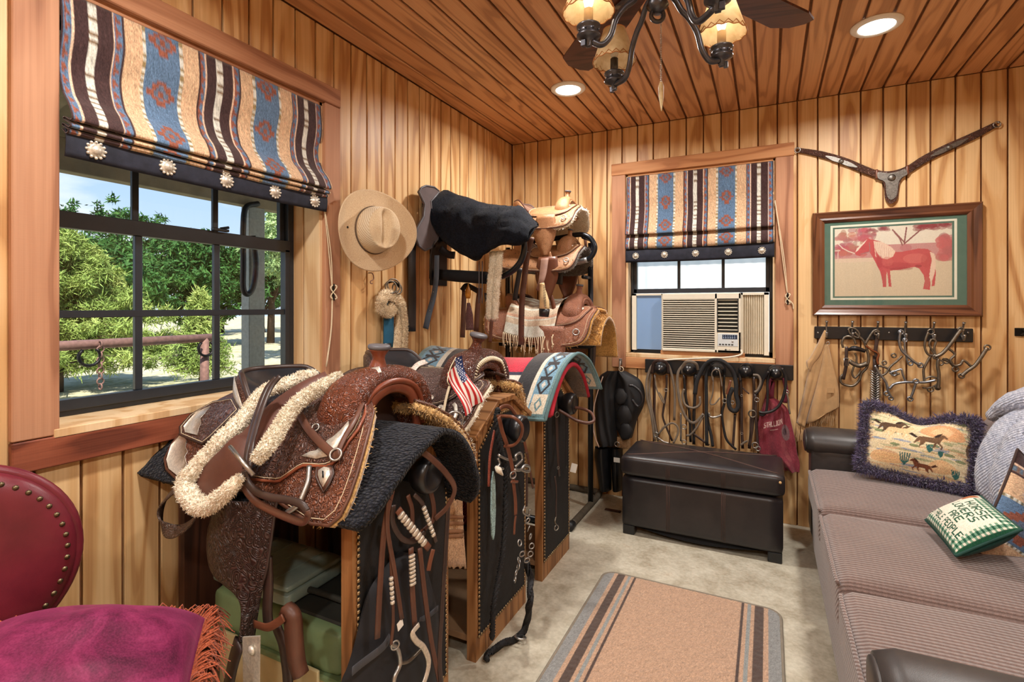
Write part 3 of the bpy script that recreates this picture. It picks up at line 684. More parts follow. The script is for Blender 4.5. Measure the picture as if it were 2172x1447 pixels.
# ---------------- hat ----------------
def hat():
    c = Vector((0, 0, 0)); t = thing('cowboy_hat', 'pale straw cowboy hat hanging on the board wall', 'hat', (.092, -1.592, 1.602), math.radians(-20))
    m = fabric('straw_hat_weave', 1500, .8, .1, .25, .3)
    nu, nv = 72, 14; V = []
    for j in range(nv):
        f = j/(nv-1)
        for i in range(nu):
            w = 2*math.pi*i/nu; r0 = Vector((.088*math.cos(w), .104*math.sin(w))); r1 = Vector((.192*math.cos(w), .183*math.sin(w)))
            r = r0.lerp(r1, f); curl = .055*(math.cos(w)**2)*f**2.4-.012*f*math.sin(w)**2
            V.append(c+Vector((.008+curl, r.x, r.y)))
    F = [(j*nu+i, j*nu+(i+1) % nu, (j+1)*nu+(i+1) % nu, (j+1)*nu+i) for j in range(nv-1) for i in range(nu)]
    mk('brim', (V, F), m, t, True, False, solid=.003, col=np.tile(rgb(206, 180, 146)[:3], (len(V), 1)))
    V = []; C = []; nv = 26
    for j in range(nv):
        f = j/(nv-1)
        for i in range(nu):
            w = 2*math.pi*i/nu
            if f < .62: s = 1-.16*(f/.62)**2; h = .008+.105*(f/.62); rr = s
            else:
                q = (f-.62)/.38; rr = .84*(1-q); h = .113+.012*math.sin(q*2.2)
                dent = math.exp(-(((rr*math.cos(w))/.20)**2)); h -= .032*dent*(1-.2*q)*min(1, q*3)
                side = math.exp(-((abs(rr*math.cos(w))-.5)/.2)**2)*max(0, -math.sin(w+.0)); h -= .014*side
            pinch = 1-.16*max(0, -math.sin(w))**2*f*(1 if f < .62 else 1)
            V.append(c+Vector((h, .088*rr*math.cos(w)*pinch, .104*rr*math.sin(w))))
            mesh_ = .12 < f < .6 and math.cos(w) < .1
            C.append(rgb(238, 226, 204)[:3] if mesh_ else rgb(210, 186, 152)[:3])
            if mesh_ and (i+j) % 2 == 0: C[-1] = rgb(196, 172, 136)[:3]
    F = [(j*nu+i, j*nu+(i+1) % nu, (j+1)*nu+(i+1) % nu, (j+1)*nu+i) for j in range(nv-1) for i in range(nu)]
    mk('crown', (V, F), m, t, True, False, col=np.array(C))
    mk('hat_band', tube([c+Vector((.014, .089*math.cos(w), .105*math.sin(w))) for w in [2*math.pi*i/48 for i in range(48)]], .006, 6, True, ry=.003, ref=(1, 0, 0)), plain('brown_hat_band', rgb(92, 74, 58), .7), t, True)
    mk('grommet', lathe([(.005, 0), (.005, .004), (.002, .005)], 12, (.014, -.128, 0), (1, 0, 0)), m_iron, t, True)
    mk('peg', tube([(-.088, 0, .08), (.04, 0, .085)], .006, 8), m_iron, t, True)
hat()
p = PX(786, 588, .015)
tag(mk('wire_hook', tube([p+Vector((-.013, 0, .02)), p+Vector((.01, 0, .018)), p+Vector((.01, .01, 0)), p+Vector((.012, .004, -.012)), p+Vector((.012, -.014, -.02)), p+Vector((.012, -.012, -.03)), p+Vector((.012, 0, -.03))], .0022, 6, sm=5), m_rust, smooth=True), 'small rusty wire hook on the wall under the hat', 'hook')

# ---------------- framed horse photograph ----------------
def picture():
    X0, X1, Z0, Z1 = 1.908, 2.645, 1.211, 1.787; fw = .058
    t = thing('framed_picture', 'dark wood framed faded photograph of a horse in a green mat', 'picture', ((X0+X1)/2, -.002, Z0))
    mf = wood('walnut_frame', rgb(116, 72, 46), rgb(96, 56, 36), rgb(62, 34, 22), .3, 1.4, 'X', .8, .5); mfz = wood('walnut_frame_z', rgb(116, 72, 46), rgb(96, 56, 36), rgb(62, 34, 22), .3, 1.4, 'Z', .8, .5)
    prof = [(0, 0), (0, .028), (.006, .036), (.016, .030), (.034, .022), (.044, .024), (.058, .014), (.058, 0)]
    cs = [((X0, Z0), (1, 1)), ((X1, Z0), (-1, 1)), ((X1, Z1), (-1, -1)), ((X0, Z1), (1, -1))]
    for k in range(4):
        (a, da), (b, db) = cs[k], cs[(k+1) % 4]; V = [(a[0]+da[0]*q, -.002-h, a[1]+da[1]*q) for q, h in prof]+[(b[0]+db[0]*q, -.002-h, b[1]+db[1]*q) for q, h in prof]; n = len(prof)
        mk('frame_rail', (V, [(i, (i+1) % n, n+(i+1) % n, n+i) for i in range(n)]+[tuple(range(n-1, -1, -1)), tuple(range(n, 2*n))]), mf if k % 2 == 0 else mfz, t, False, True)
    mg = plain('green_mat_board', rgb(84, 112, 100), .9, var=.06)
    kp = K(1660, 230, 3.078)
    q_ = PY(*kp(340, 790), -.012); ax0, az1 = q_.x, q_.z; q_ = PY(*kp(1106, 1222), -.012); ax1, az0 = q_.x, q_.z
    mk('mat_board', box(X0+.05, X1-.05, -.012, -.006, Z0+.05, Z1-.05), mg, t, world=True)
    def rim(o, w, m, y): 
        a0, a1, b0, b1 = ax0-o, ax1+o, az0-o, az1+o
        return mk('mat_line', join(box(a0, a1, y, -.011, b0, b0+w), box(a0, a1, y, -.011, b1-w, b1), box(a0, a0+w, y, -.011, b0+w, b1-w), box(a1-w, a1, y, -.011, b0+w, b1-w)), m, t, world=True)
    rim(.020, .011, plain('cream_mat_line', rgb(226, 220, 204), .9, var=.04), -.0135)
    p = Paint(300, 190, (222, 200, 174)); U = lambda x, y: ((x-340)/768, 1-(y-770)/455)
    p.rect(0, .62, 1, 1, (236, 222, 206)); p.rect(0, .53, 1, .74, (206, 150, 148)); p.rect(0, .5, 1, .56, (228, 200, 178))
    rs = np.random.RandomState(5)
    for i in range(60): p.ell(rs.uniform(0, .36), rs.uniform(.6, .98), rs.uniform(.02, .06), rs.uniform(.02, .06), (170+rs.randint(40), 90+rs.randint(40), 96+rs.randint(30)), .6)
    for i in range(40): p.ell(rs.uniform(.9, 1), rs.uniform(.52, .84), .04, .05, (176+rs.randint(40), 110, 112), .6)
    for i in range(30): p.ell(rs.uniform(.72, 1), rs.uniform(.93, 1), .04, .03, (150, 62, 72), .5)
    for i in range(16): p.ell(rs.uniform(.3, .48), rs.uniform(.93, 1), .03, .02, (150, 70, 80), .5)
    for a in (((810, 890), (825, 785)), ((812, 880), (735, 795)), ((815, 885), (870, 840), (925, 795)), ((800, 900), (780, 850), (750, 815))): p.line([U(*q) for q in a], .02, (150, 96, 96), 1, 1.6)
    p.ell(*U(820, 915), .05, .05, (196, 120, 126), .7)
    H = [(478, 935), (492, 952), (517, 957), (548, 937), (580, 930), (598, 960), (620, 1000), (640, 1040), (652, 1062), (660, 1092), (668, 1132), (671, 1165), (692, 1165), (692, 1122), (694, 1085), (698, 1062), (705, 1112), (709, 1163), (728, 1166), (722, 1110), (718, 1060), (780, 1056), (842, 1045), (880, 1040), (906, 1052), (934, 1095), (940, 1132), (930, 1182), (972, 1188), (976, 1150), (972, 1112), (968, 1080), (986, 1132), (984, 1166), (1002, 1162), (1010, 1082), (1000, 1000), (985, 950), (960, 928), (900, 923), (850, 931), (792, 940), (758, 940), (720, 900), (660, 868), (610, 853), (590, 850), (565, 840), (556, 850), (530, 875), (500, 902)]
    p.poly([U(*q) for q in H], (204, 92, 96)); p.ell(*U(880, 985), .1, .07, (222, 122, 118), .6); p.ell(*U(760, 1030), .12, .05, (180, 70, 80), .5); p.ell(*U(900, 1035), .03, .02, (150, 60, 70), .6)
    p.poly([U(*q) for q in ((608, 862), (660, 868), (722, 903), (754, 935), (738, 968), (700, 985), (664, 978), (640, 952), (618, 912))], (240, 206, 186))
    p.poly([U(*q) for q in ((972, 945), (1000, 960), (1010, 1022), (1002, 1082), (986, 1132), (968, 1112), (975, 1050), (984, 1000))], (238, 204, 184))
    p.poly([U(*q) for q in ((496, 905), (566, 846), (548, 872), (500, 922), (484, 932))], (246, 226, 210))
    for q_ in range(26): p.line([U(612+q_*5, 862+q_*2.6), U(628+q_*4.2+rs.uniform(-6, 6), 930+rs.uniform(0, 50))], .007, [(250, 226, 206), (222, 176, 160), (236, 200, 184)][q_ % 3], .8, 1.6)
    for cx_, cy_, a_, b_, c_ in ((650, 1000, .03, .09, (176, 74, 80)), (950, 1000, .045, .1, (190, 84, 86)), (700, 1000, .05, .07, (212, 110, 108)), (790, 1050, .1, .02, (160, 62, 74)), (545, 900, .03, .04, (190, 84, 88)), (682, 1120, .012, .08, (186, 104, 100)), (955, 1140, .02, .08, (196, 120, 110))): p.ell(*U(cx_, cy_), a_, b_, c_, .45)
    for q_ in range(140): p.ell(rs.rand(), rs.uniform(0, .5), .02, .006, (196, 178, 148), .25) if rs.rand() > 2 else None
    p.line([U(*q) for q in ((580, 870), (584, 930), (520, 945))], .012, (170, 120, 120), 1, 1.6)
    p.line([U(*q) for q in ((345, 848), (395, 900), (440, 925), (480, 938))], .012, (240, 224, 206), 1, 1.6)
    p.line([U(*q) for q in ((365, 912), (362, 985))], .015, (226, 190, 180), 1, 1.6); p.line([U(*q) for q in ((340, 915), (375, 915))], .02, (226, 190, 180), 1, 1.6)
    p.noise(.05, 8); p.a = np.clip(p.a*.86, 0, 1)
    mk('photograph', grid(lambda u, v: (ax0+(ax1-ax0)*u, -.0125, az0+(az1-az0)*v), 300, 190), fabric('photo_print', 200, .35, 0, .0, .02), t, False, True, col=p.flat())
    mk('glazing', box(X0+.054, X1-.054, -.0155, -.0148, Z0+.054, Z1-.054), m_glass, t, world=True)
picture()

# ---------------- leather helpers ----------------
def leather(name, c1, c2, rough=.38, tool=0.0, tscale=60, dark=None, spec=.5):
    """leather; tool > 0 adds carved swirling leafwork in relief"""
    if name in MATS: return MATS[name]
    a = M(name, rough, 0, spec); v = a.co('Object'); n = a.noise(v, 9, 6, .2, .6); gr = a.voro(v, 700)
    c = a.ramp(n, [(.3, c1), (.7, c2)])
    if tool:
        w = a.vm('ADD', v, a.vm('SCALE', a.vm('SUBTRACT', _ncol(a, v, tscale*.35), (.5, .5, .5)), sc=.035*60/tscale))
        vo = a.voro(w, tscale); ring = a.ma('SINE', a.ma('MULTIPLY', vo, 26.0)); ed = a.voro(w, tscale, 'DISTANCE_TO_EDGE')
        h = a.ma('ADD', a.ma('MULTIPLY', ring, .5), a.ma('MULTIPLY', a.ma('MINIMUM', ed, .18), 3.0))
        c = a.mix(a.ramp(h, [(.0, (.78,)*3), (.55, (.0,)*3)]), c, dark or tuple(x*.35 for x in c1[:3])+(1,))
        a.set('Base Color', c); a.bump(a.ma('ADD', h, a.ma('MULTIPLY', gr, .1)), tool, .004)
    else:
        a.set('Base Color', c); a.bump(gr, .12, .001)
    MATS[name] = a.m; return a.m
def _ncol(a, v, s):
    n = a.node('ShaderNodeTexNoise'); a.put(n, 'Vector', v); a.put(n, 'Scale', s); a.put(n, 'Detail', 1.5); return n.outputs[1]
m_lbrown = leather('brown_strap_leather', rgb(72, 44, 34), rgb(100, 62, 46), .42)
m_lred = leather('chestnut_leather', rgb(94, 54, 38), rgb(124, 74, 52), .38)
m_lblack = leather('black_leather', rgb(24, 23, 26), rgb(40, 38, 40), .36)
m_ldark = leather('dark_oiled_leather', rgb(46, 34, 32), rgb(70, 52, 46), .4)
m_ltan = leather('tan_leather', rgb(176, 118, 72), rgb(204, 146, 98), .42)
m_lgrey = leather('worn_grey_strap', rgb(92, 82, 72), rgb(130, 116, 100), .55)
m_tool1 = leather('tooled_dark_leather', rgb(84, 56, 48), rgb(112, 74, 60), .36, .8, 55)
m_toolr = leather('tooled_red_leather', rgb(100, 58, 42), rgb(132, 80, 58), .36, .7, 60)
m_tooltan = leather('basket_tan_leather', rgb(170, 112, 76), rgb(198, 138, 98), .45, .5, 120)

# ---------------- breast collar pinned on the wall ----------------
m_pewter = plain('aged_silver', rgb(118, 114, 108), .42, .85, .5, .35, 120, .4, 250)
def wall_collar():
    k = K(1660, 230, 3.078); Pt = lambda x, y, d=.012: PY(*k(x, y), -d)
    t = thing('breast_collar', 'tooled breast collar with silver plates spread on the wall above the picture', 'breast collar', Pt(710, 615))
    for side, pts in (('l', ((105, 272), (250, 300), (400, 345), (520, 395), (615, 432))), ('r', ((1392, 105), (1250, 178), (1080, 255), (930, 330), (815, 405)))):
        mk('shoulder_strap', strap([Pt(*q) for q in pts], [.026, .036, .040, .040, .038], .008, (0, -1, 0), 6), m_tool1, t, True, True)
        for q in (pts[0],):
            mk('ring', torus(Pt(q[0]+(-8 if side == 'l' else 8), q[1], .015), .014, .003, (0, 1, 0)), m_steel, t, True, True)
            c = Pt(q[0]+(-8 if side == 'l' else 8), q[1]-6, .0); mk('nail', lathe([(.002, 0), (.002, .02), (.006, .02), (.005, .024)], 10, c, (0, -1, 0)), m_steel, t, True, True)
        a, b = Vector(Pt(*pts[1], .018)), Vector(Pt(*pts[3], .018)); d = (b-a).normalized(); c = (a+b)/2; n = Vector((0, -1, 0)); e = n.cross(d)
        oval = [(.085*math.cos(w)*(1), .0115*math.sin(w)*(1+.35*math.cos(6*w)*.3)) for w in [2*math.pi*i/40 for i in range(40)]]
        mk('silver_plate', prism(oval, c-n*.001, d, e if d.cross(e).dot(n) > 0 else -e, .003), m_pewter, t, False, True)
        mk('silver_button', lathe([(.013, 0), (.012, .003), (.006, .006), (.001, .007)], 18, c+n*.002, n), m_pewter, t, True, True)
        mk('keeper', strap([Pt(pts[-1][0], pts[-1][1]-34, .018), Pt(pts[-1][0], pts[-1][1], .021), Pt(pts[-1][0], pts[-1][1]+30, .018)], .012, .004, (0, -1, 0), 3), m_lred, t, True, True)
    Yo = [(600, 405), (660, 412), (715, 410), (770, 395), (815, 380), (832, 420), (790, 448), (765, 480), (757, 530), (748, 590), (715, 622), (690, 618), (668, 585), (662, 520), (650, 480), (600, 452)]
    P3 = [Pt(*q) for q in Yo]; o = P3[0]
    poly = [((p-o).x, (p-o).z) for p in P3]; poly = smooth_poly(poly, 4)
    mk('yoke', prism(poly, o, (1, 0, 0), (0, 0, 1), .008), m_tool1, t, False, True)
    cx = sum(a for a, b in poly)/len(poly); cz = sum(b for a, b in poly)/len(poly)
    mk('silver_yoke_plate', prism([(cx+(a-cx)*.82, cz+(b-cz)*.82) for a, b in poly], o+Vector((0, -.0085, 0)), (1, 0, 0), (0, 0, 1), .003), m_pewter, t, False, True)
    mk('silver_button', lathe([(.019, 0), (.018, .004), (.008, .008), (.001, .009)], 22, Pt(712, 452, .022), (0, -1, 0)), m_pewter, t, True, True)
wall_collar()

# ---------------- hook rail with bits ----------------
kb = K(1660, 660, 4.242)
def PB(x, y, d=.05): return PY(*kb(x, y), -d)
hr2 = thing('hook_rail', 'black hook rail holding bits below the framed picture', 'hook rail', (2.264, 0, 1.08))
mk('board', box(1.917, 2.611, -.018, -.0005, 1.080, 1.149, .003), m_blk, hr2, world=True)
HK = [391, 621, 848, 1095, 1348, 1610]
for hx in HK:
    p = PB(hx, 190, .018); x = p.x; z = 1.115
    mk('hook', join(tube([(x, -.018, z), (x, -.03, z+.005), (x, -.036, z+.03), (x, -.05, z+.055), (x, -.055, z+.065)], [.006, .005, .005, .005, .008], 8, sm=4), tube([(x, -.018, z), (x, -.034, z-.01), (x, -.05, z-.022), (x, -.06, z-.012), (x, -.062, z+.004)], [.006, .005, .005, .005, .007], 8, sm=4)), m_steel, hr2, True, True)
for u in (318, 958, 1668): mk('screw', lathe([(.005, 0), (.004, .002), (.001, .0025)], 10, PB(u, 195, .018), (0, -1, 0)), m_steel, hr2, True, True)
def wires(t, items, m, r=.0045):
    """items: (part name, [(x,y)...], depth, radius) traced tubes hanging on the wall"""
    for it in items:
        nm, pts, d = it[0], it[1], it[2]; rr = it[3] if len(it) > 3 else r; mm = it[4] if len(it) > 4 else m
        mk(nm, tube([PB(q[0], q[1], (q[2] if len(q) > 2 else d)) for q in pts], rr, 8, sm=6), mm, t, True, True)
def ringp(t, x, y, d, R, m, r=.004, ax=(0, 1, 0), sx=1): mk('ring', torus(PB(x, y, d), R, r, ax, 20, 8, sx), m, t, True, True)
m_bit = plain('blued_steel_bit', rgb(150, 156, 164), .3, .9, .5, .2, 60)
m_bronzebit = plain('aged_bit_metal', rgb(120, 112, 100), .42, .85, .5, .25, 60)
# chinks on the first hook
def chinks():
    t = thing('suede_chinks', 'tan suede chinks with fringe hanging from the hook rail', 'chaps', PB(250, 1000))
    m = plain('tan_suede', rgb(178, 142, 98), .95, var=.18, nscale=14, bump=.3, bscale=300, sheen=.4)
    def leaf(A, B, d0, d1, name, fold):
        # A: left contour, B: right contour, from the hook downwards
        a = spline([PB(x, y, d0) for x, y in A], 8); b = spline([PB(x, y, d1) for x, y in B], 8); n = min(len(a), len(b)); nu = 14
        V = []
        for j in range(n):
            p, q = a[int(j*(len(a)-1)/(n-1))], b[int(j*(len(b)-1)/(n-1))]
            for i in range(nu):
                u = i/(nu-1); V.append(p.lerp(q, u)+Vector((0, -(fold*math.sin(u*math.pi*2.5)+.02*math.sin(math.pi*u))*min(1, j/n*1.6), 0)))
        F = [(j*nu+i, j*nu+i+1, (j+1)*nu+i+1, (j+1)*nu+i) for j in range(n-1) for i in range(nu-1)]
        return mk(name, (V, F), m, t, True, True, solid=.004)
    leaf([(378, 175), (330, 270), (270, 390), (235, 540), (180, 800), (130, 1000)], [(400, 175), (375, 330), (350, 480), (290, 700), (230, 900), (195, 1045)], .02, .03, 'panel', .006)
    leaf([(385, 300), (350, 480), (300, 680), (245, 880), (215, 1000), (245, 1005)], [(410, 300), (440, 430), (470, 560), (500, 690), (505, 840), (500, 860)], .03, .05, 'panel', .012)
    leaf([(380, 170), (330, 280), (250, 420), (222, 450), (222, 480), (226, 500)], [(392, 180), (372, 300), (330, 400), (270, 480), (250, 520), (240, 540)], .03, .035, 'flap', .004)
    mk('patch', obox(PB(432, 712, .068), (1, 0, 0), (0, 1, 0), (0, 0, 1), .03, .003, .030), m, t, world=True)
    rng = random.Random(4); parts = []
    for i in range(34):
        u = i/33; x = 500-255*u; y = 840+170*u**.8; L = 60+rng.random()*40+(60 if u < .25 else 0)
        parts.append(strap([PB(x, y-6, .046), PB(x-6+rng.uniform(-6, 6), y+L*.5, .048), PB(x-14+rng.uniform(-14, 14), y+L, .044)], .0022, .0015, (0, -1, 0), 3))
    for i in range(26):
        x = 125+75*i/25; parts.append(strap([PB(x, 1010, .03), PB(x+rng.uniform(-6, 6), 1080, .036), PB(x+rng.uniform(-10, 10), 1130+rng.random()*45, .034)], .0022, .0015, (0, -1, 0), 3))
    tag(mk('fringe', join(*parts), m, t, False, True), kind='stuff')
    mk('buckle', torus(PB(408, 290, .045), .008, .002, (0, 1, 0), 14, 6), m_steel, t, True, True)
chinks()
# second hook: old leather curb bit
t = thing('curb_bit', 'rusty port bit with a leather curb strap and black pad on the hook rail', 'bit', PB(600, 660))
wires(t, [('ring_loop', [(590, 160), (605, 200), (640, 225), (680, 240), (690, 205), (660, 165), (620, 150), (590, 160)], .05, .005), ('cheek', [(545, 330), (535, 280), (560, 235), (600, 228), (640, 250), (660, 300)], .05, .006, m_bronzebit), ('cheek', [(650, 190), (690, 230), (730, 270), (760, 350), (775, 430), (755, 510), (710, 560), (690, 620), (640, 670), (580, 670), (530, 645), (520, 600), (545, 570)], .045, .0065, m_bronzebit), ('mouthpiece', [(600, 450), (650, 480), (700, 492), (760, 470)], .06, .012, m_bronzebit), ('port', [(650, 380), (665, 410), (665, 450), (670, 470)], .06, .005), ('cheek', [(640, 500), (625, 560), (650, 600), (690, 560), (700, 530)], .055, .005)], m_bronzebit)
mk('pad', tube([PB(590, 350, .06), PB(650, 335, .075), PB(740, 360, .06)], [.008, .014, .010], 10, sm=6), m_lblack, t, True, True)
mk('curb_strap', strap([PB(575, 320, .068), PB(573, 420, .07), PB(570, 500, .07), PB(545, 615, .062)], .016, .004, (0, -1, 0)), m_ldark, t, True, True)
mk('buckle', join(*[tube([PB(x, y, .075) for x, y in ((553, 425), (595, 425), (595, 490), (553, 490), (553, 425))], .0022, 6)]), m_steel, t, True, True)
# third hook: chain strap and shank bit
t = thing('curb_chain_strap', 'wide braided steel chain strap hanging from the hook rail', 'chain', PB(840, 930))
mk('hanger', strap([PB(845, 195, .05), PB(848, 260, .05), PB(838, 350, .05), PB(850, 420, .05)], [.012, .02, .016, .02], .004, (0, -1, 0)), m_ldark, t, True, True)
for i in range(17):
    for sgn in (-1, 1):
        y = 555+i*22; xx = 835; mk('link', tube([PB(xx+sgn*44, y-22, .045), PB(xx+sgn*22, y-6, .056), PB(xx+sgn*2, y+10, .05)], .0042, 6, sm=3), m_steel, t, True, True)
mk('strap_backing', strap([PB(838, 400, .036), PB(838, 700, .036), PB(836, 930, .036)], .028, .004, (0, -1, 0), 4), m_ldark, t, True, True)
def bitset(name, label, base, m, items, rings):
    t = thing(name, label, 'bit', PB(*base)); wires(t, items, m)
    for q in rings: ringp(t, q[0], q[1], q[2], q[3], m, *(q[4:] if len(q) > 4 else ()))
    return t
bitset('shank_bit', 'slim loose-ring shank bit hanging beside the braided chain strap', (920, 640), m_bronzebit,
    [('cheek', [(870, 190), (840, 170), (810, 190), (770, 250), (745, 295)], .06, .006), ('copper_mouthpiece', [(750, 310), (800, 350), (860, 385), (850, 440), (860, 480)], .055, .0055, plain('copper', rgb(150, 92, 60), .4, .8)), ('cheek', [(860, 490), (930, 510), (975, 545), (1010, 575), (1050, 560)], .055, .0055), ('cheek', [(1075, 405), (1030, 450), (970, 500), (930, 560), (890, 580)], .06, .0055)], [(915, 465, .055, .009), (843, 200, .06, .009), (1000, 400, .055, .010)])
bitset('grazing_bit', 'blued steel curb bit with long curved shanks on the fourth hook', (950, 800), m_bit,
    [('cheek', [(1060, 180), (1050, 270), (1070, 350), (1130, 410), (1190, 460), (1240, 490)], .065, .0065), ('cheek', [(1100, 250), (1100, 330), (1115, 420), (1130, 470)], .06, .005), ('mouthpiece', [(830, 490), (870, 560), (930, 640), (950, 720), (980, 780)], .06, .006), ('crossbar', [(960, 700), (1010, 655), (1100, 640), (1180, 640), (1290, 640), (1380, 620)], .065, .0065), ('shank', [(1200, 640), (1180, 710), (1150, 790)], .068, .006), ('port', [(1070, 520), (1085, 580), (1110, 640)], .06, .005), ('cheek', [(960, 560), (1010, 540), (1070, 520)], .06, .005)],
    [(1065, 190, .06, .010), (1100, 262, .06, .009), (1150, 470, .06, .010), (1240, 488, .06, .011), (935, 742, .06, .010), (975, 785, .06, .009), (1148, 790, .066, .011), (1200, 632, .072, .011), (1000, 560, .06, .012)])
bitset('gag_bit', 'twisted wire gag bit hanging from the fifth hook', (1330, 730), m_bronzebit,
    [('cheek', [(1310, 190), (1285, 260), (1280, 330), (1310, 390), (1370, 400)], .06, .0055), ('cheek', [(1340, 250), (1320, 300), (1350, 360), (1375, 400), (1365, 330), (1380, 270), (1345, 250)], .06, .005), ('twisted_mouthpiece', [(1335, 400), (1300, 460), (1270, 520), (1270, 580), (1275, 630)], .055, .006), ('curb_chain', [(1400, 430), (1395, 500), (1405, 560), (1405, 640), (1400, 700)], .06, .008), ('wire', [(1280, 610), (1330, 590), (1380, 600), (1410, 640), (1330, 690), (1260, 690)], .055, .0045)],
    [(1335, 188, .06, .013), (1420, 465, .058, .012), (1330, 705, .055, .012), (1395, 690, .055, .010)])
bitset('long_shank_bit', 'dull steel long-shank bit slanting from the last hook', (1600, 600), m_bronzebit,
    [('cheek', [(1605, 165), (1545, 250), (1485, 330), (1430, 385), (1370, 412)], .065, .0085), ('mouthpiece', [(1490, 335), (1550, 390), (1510, 440), (1545, 490), (1600, 480), (1630, 445), (1700, 500)], .06, .006), ('cheek', [(1840, 330), (1790, 410), (1730, 490), (1660, 540), (1610, 585)], .065, .0085), ('curb_chain', [(1440, 430), (1500, 460), (1540, 500)], .05, .006)],
    [(1605, 168, .065, .011), (1378, 412, .065, .010), (1842, 328, .065, .012), (1610, 583, .065, .011), (1555, 522, .055, .012), (1470, 450, .05, .012)])
p = PB(2150, 190, .02)
tag(mk('wall_hook', join(box(p.x-.02, p.x+.04, -.006, -.0005, p.z-.02, p.z+.02, .001), tube([(p.x+.01, -.004, p.z+.01), (p.x+.01, -.04, p.z), (p.x-.01, -.05, p.z-.015)], .006, 8, sm=4)), m_iron), 'dark iron hook on the boards past the hook rail', 'hook')

# ---------------- air conditioner ----------------
def aircon():
    x0, x1, z0, z1 = 1.078, 1.537, .981, 1.342; m = plain('ivory_plastic', rgb(226, 220, 202), .45, var=.03); mdark = plain('dark_cavity', rgb(58, 60, 58), .7)
    t = thing('air_conditioner', 'ivory window air conditioner with louvered grille in the small window', 'air conditioner', ((x0+x1)/2, 0, z0))
    yf = -.028
    mk('body', box(x0+.012, x1-.006, .0, .45, z0+.01, z1-.005, .004), m, t, world=True)
    xs = x0+.335*(x1-x0)/.46
    xs = x0+.316
    # front panel frame round the grille and the vent
    def fr(a0, a1, b0, b1): mk('front_panel', box(a0, a1, yf, .002, b0, b1, .003), m, t, world=True)
    fr(x0, x1, z1-.035, z1); fr(x0, x1, z0, z0+.018); fr(x0, x0+.006, z0, z1); fr(xs-.004, xs+.012, z0, z1); fr(x1-.014, x1, z0, z1); fr(xs+.012, x1, z0, z0+.128)
    mk('grille_back', box(x0+.006, x1-.014, -.004, .0, z0+.018, z1-.035), mdark, t, world=True)
    n = 23; lv = None
    for i in range(n):
        z = z0+.022+(z1-z0-.062)*i/(n-1); a = prism([(-.006, z), (yf+.001, z+.002), (yf+.001, z+.0075), (-.006, z+.0035)], (x0+.006, 0, 0), (0, 1, 0), (0, 0, 1), xs-.004-x0-.006)
        mk('louver', a, m, t, world=True)
    for i in range(9):
        z = z0+.136+(z1-.045-z0-.136)*i/8; mk('vent_slat', box(xs+.014, x1-.014, yf+.002, -.012, z, z+.0055, .001), m, t, world=True)
    mk('vent_frame', join(box(xs+.010, xs+.014, yf-.002, -.004, z0+.128, z1-.034), box(x1-.018, x1-.014, yf-.002, -.004, z0+.128, z1-.034), box(xs+.010, x1-.014, yf-.002, -.004, z0+.125, z0+.130), box(xs+.010, x1-.014, yf-.002, -.004, z1-.038, z1-.034)), mdark, t, world=True)
    cx0, cx1, cz0, cz1 = xs+.014, x1-.016, z0+.040, z0+.116
    cp = mk('control_panel', box(cx0, cx1, yf-.002, yf+.002, cz0, cz1, .001), plain('pale_control_panel', rgb(206, 212, 214), .4, var=.03), t, world=True)
    p = Paint(70, 24, (40, 52, 74)); 
    for i in range(6): p.rect(.05+i*.15, .15, .13+i*.15, .45, (150, 164, 186)); p.rect(.05+i*.15, .58, .11+i*.15, .88, (120, 136, 160))
    mk('display', grid(lambda u, v: (cx0+.026+(cx1-cx0-.03)*u, yf-.0028, cz1-.032+.026*v), 70, 24), fabric('photo_print'), cp, False, True, col=p.flat())
    for i in range(5): mk('button', box(cx0+.008+i*.017, cx0+.019+i*.017, yf-.004, yf, cz0+.007, cz0+.015, .001), mdark, cp, world=True)
    mk('button', lathe([(.005, 0), (.0045, .003), (.001, .0035)], 14, (cx1-.03, yf-.002, cz0+.03), (0, -1, 0)), m_steel, cp, True, True)
    lx, lz = (xs+x1)/2-.012, z0+.019
    lg = mk('logo_disc', lathe([(.0055, 0), (.0055, .0012)], 18, (lx, yf, lz), (0, -1, 0)), mdark, t, world=True)
    p = Paint(60, 30, (226, 220, 202)); text(p, 'LG', .08, .1, .42, .8, (90, 92, 92))
    mk('logo_letters', grid(lambda u, v: (lx+.009+.02*u, yf-.0006, lz-.005+.010*v), 60, 30), fabric('photo_print'), t, False, True, col=p.flat())
    # side curtains in a cream frame
    mblue = M('blue_tinted_panel', .35); mblue.set('Base Color', rgb(150, 184, 226)); mblue.set('Transmission Weight', .35); mblue = mblue.m
    sx0, sx1, st = W2[0]+.034, W2[1]-.034, 1.345
    mk('curtain_frame', join(box(sx0, sx0+.028, .02, .05, z0-.005, st), box(x0-.012, x0+.012, .02, .05, z0-.005, st), box(sx0, x0, .02, .05, st-.012, st), box(x1-.01, x1+.008, .02, .05, z0-.01, st), box(sx1-.026, sx1, .02, .05, z0-.01, st), box(x1, sx1, .02, .05, st-.014, st), box(x0, x1, .02, .05, z1-.006, st)), m, t, world=True)
    mk('side_curtain', box(sx0+.028, x0-.012, .032, .036, z0, st-.012), mblue, t, world=True)
    V = []; nn = 40
    for j in range(2):
        for i in range(nn): V.append((x1+.008+(sx1-.026-x1-.008)*i/(nn-1), .036+.007*(1 if (i//2) % 2 else -1), (z0-.005, st-.014)[j]))
    mk('side_curtain', (V, [(i, i+1, nn+i+1, nn+i) for i in range(nn-1)]), plain('cream_pleats', rgb(222, 212, 190), .6, var=.04), t, False, True, solid=.002)
    mk('sill_block', box(x0-.012, x1+.02, -.012, .06, W2[2]+.010, z0, .002), m_trimx, t, world=True)
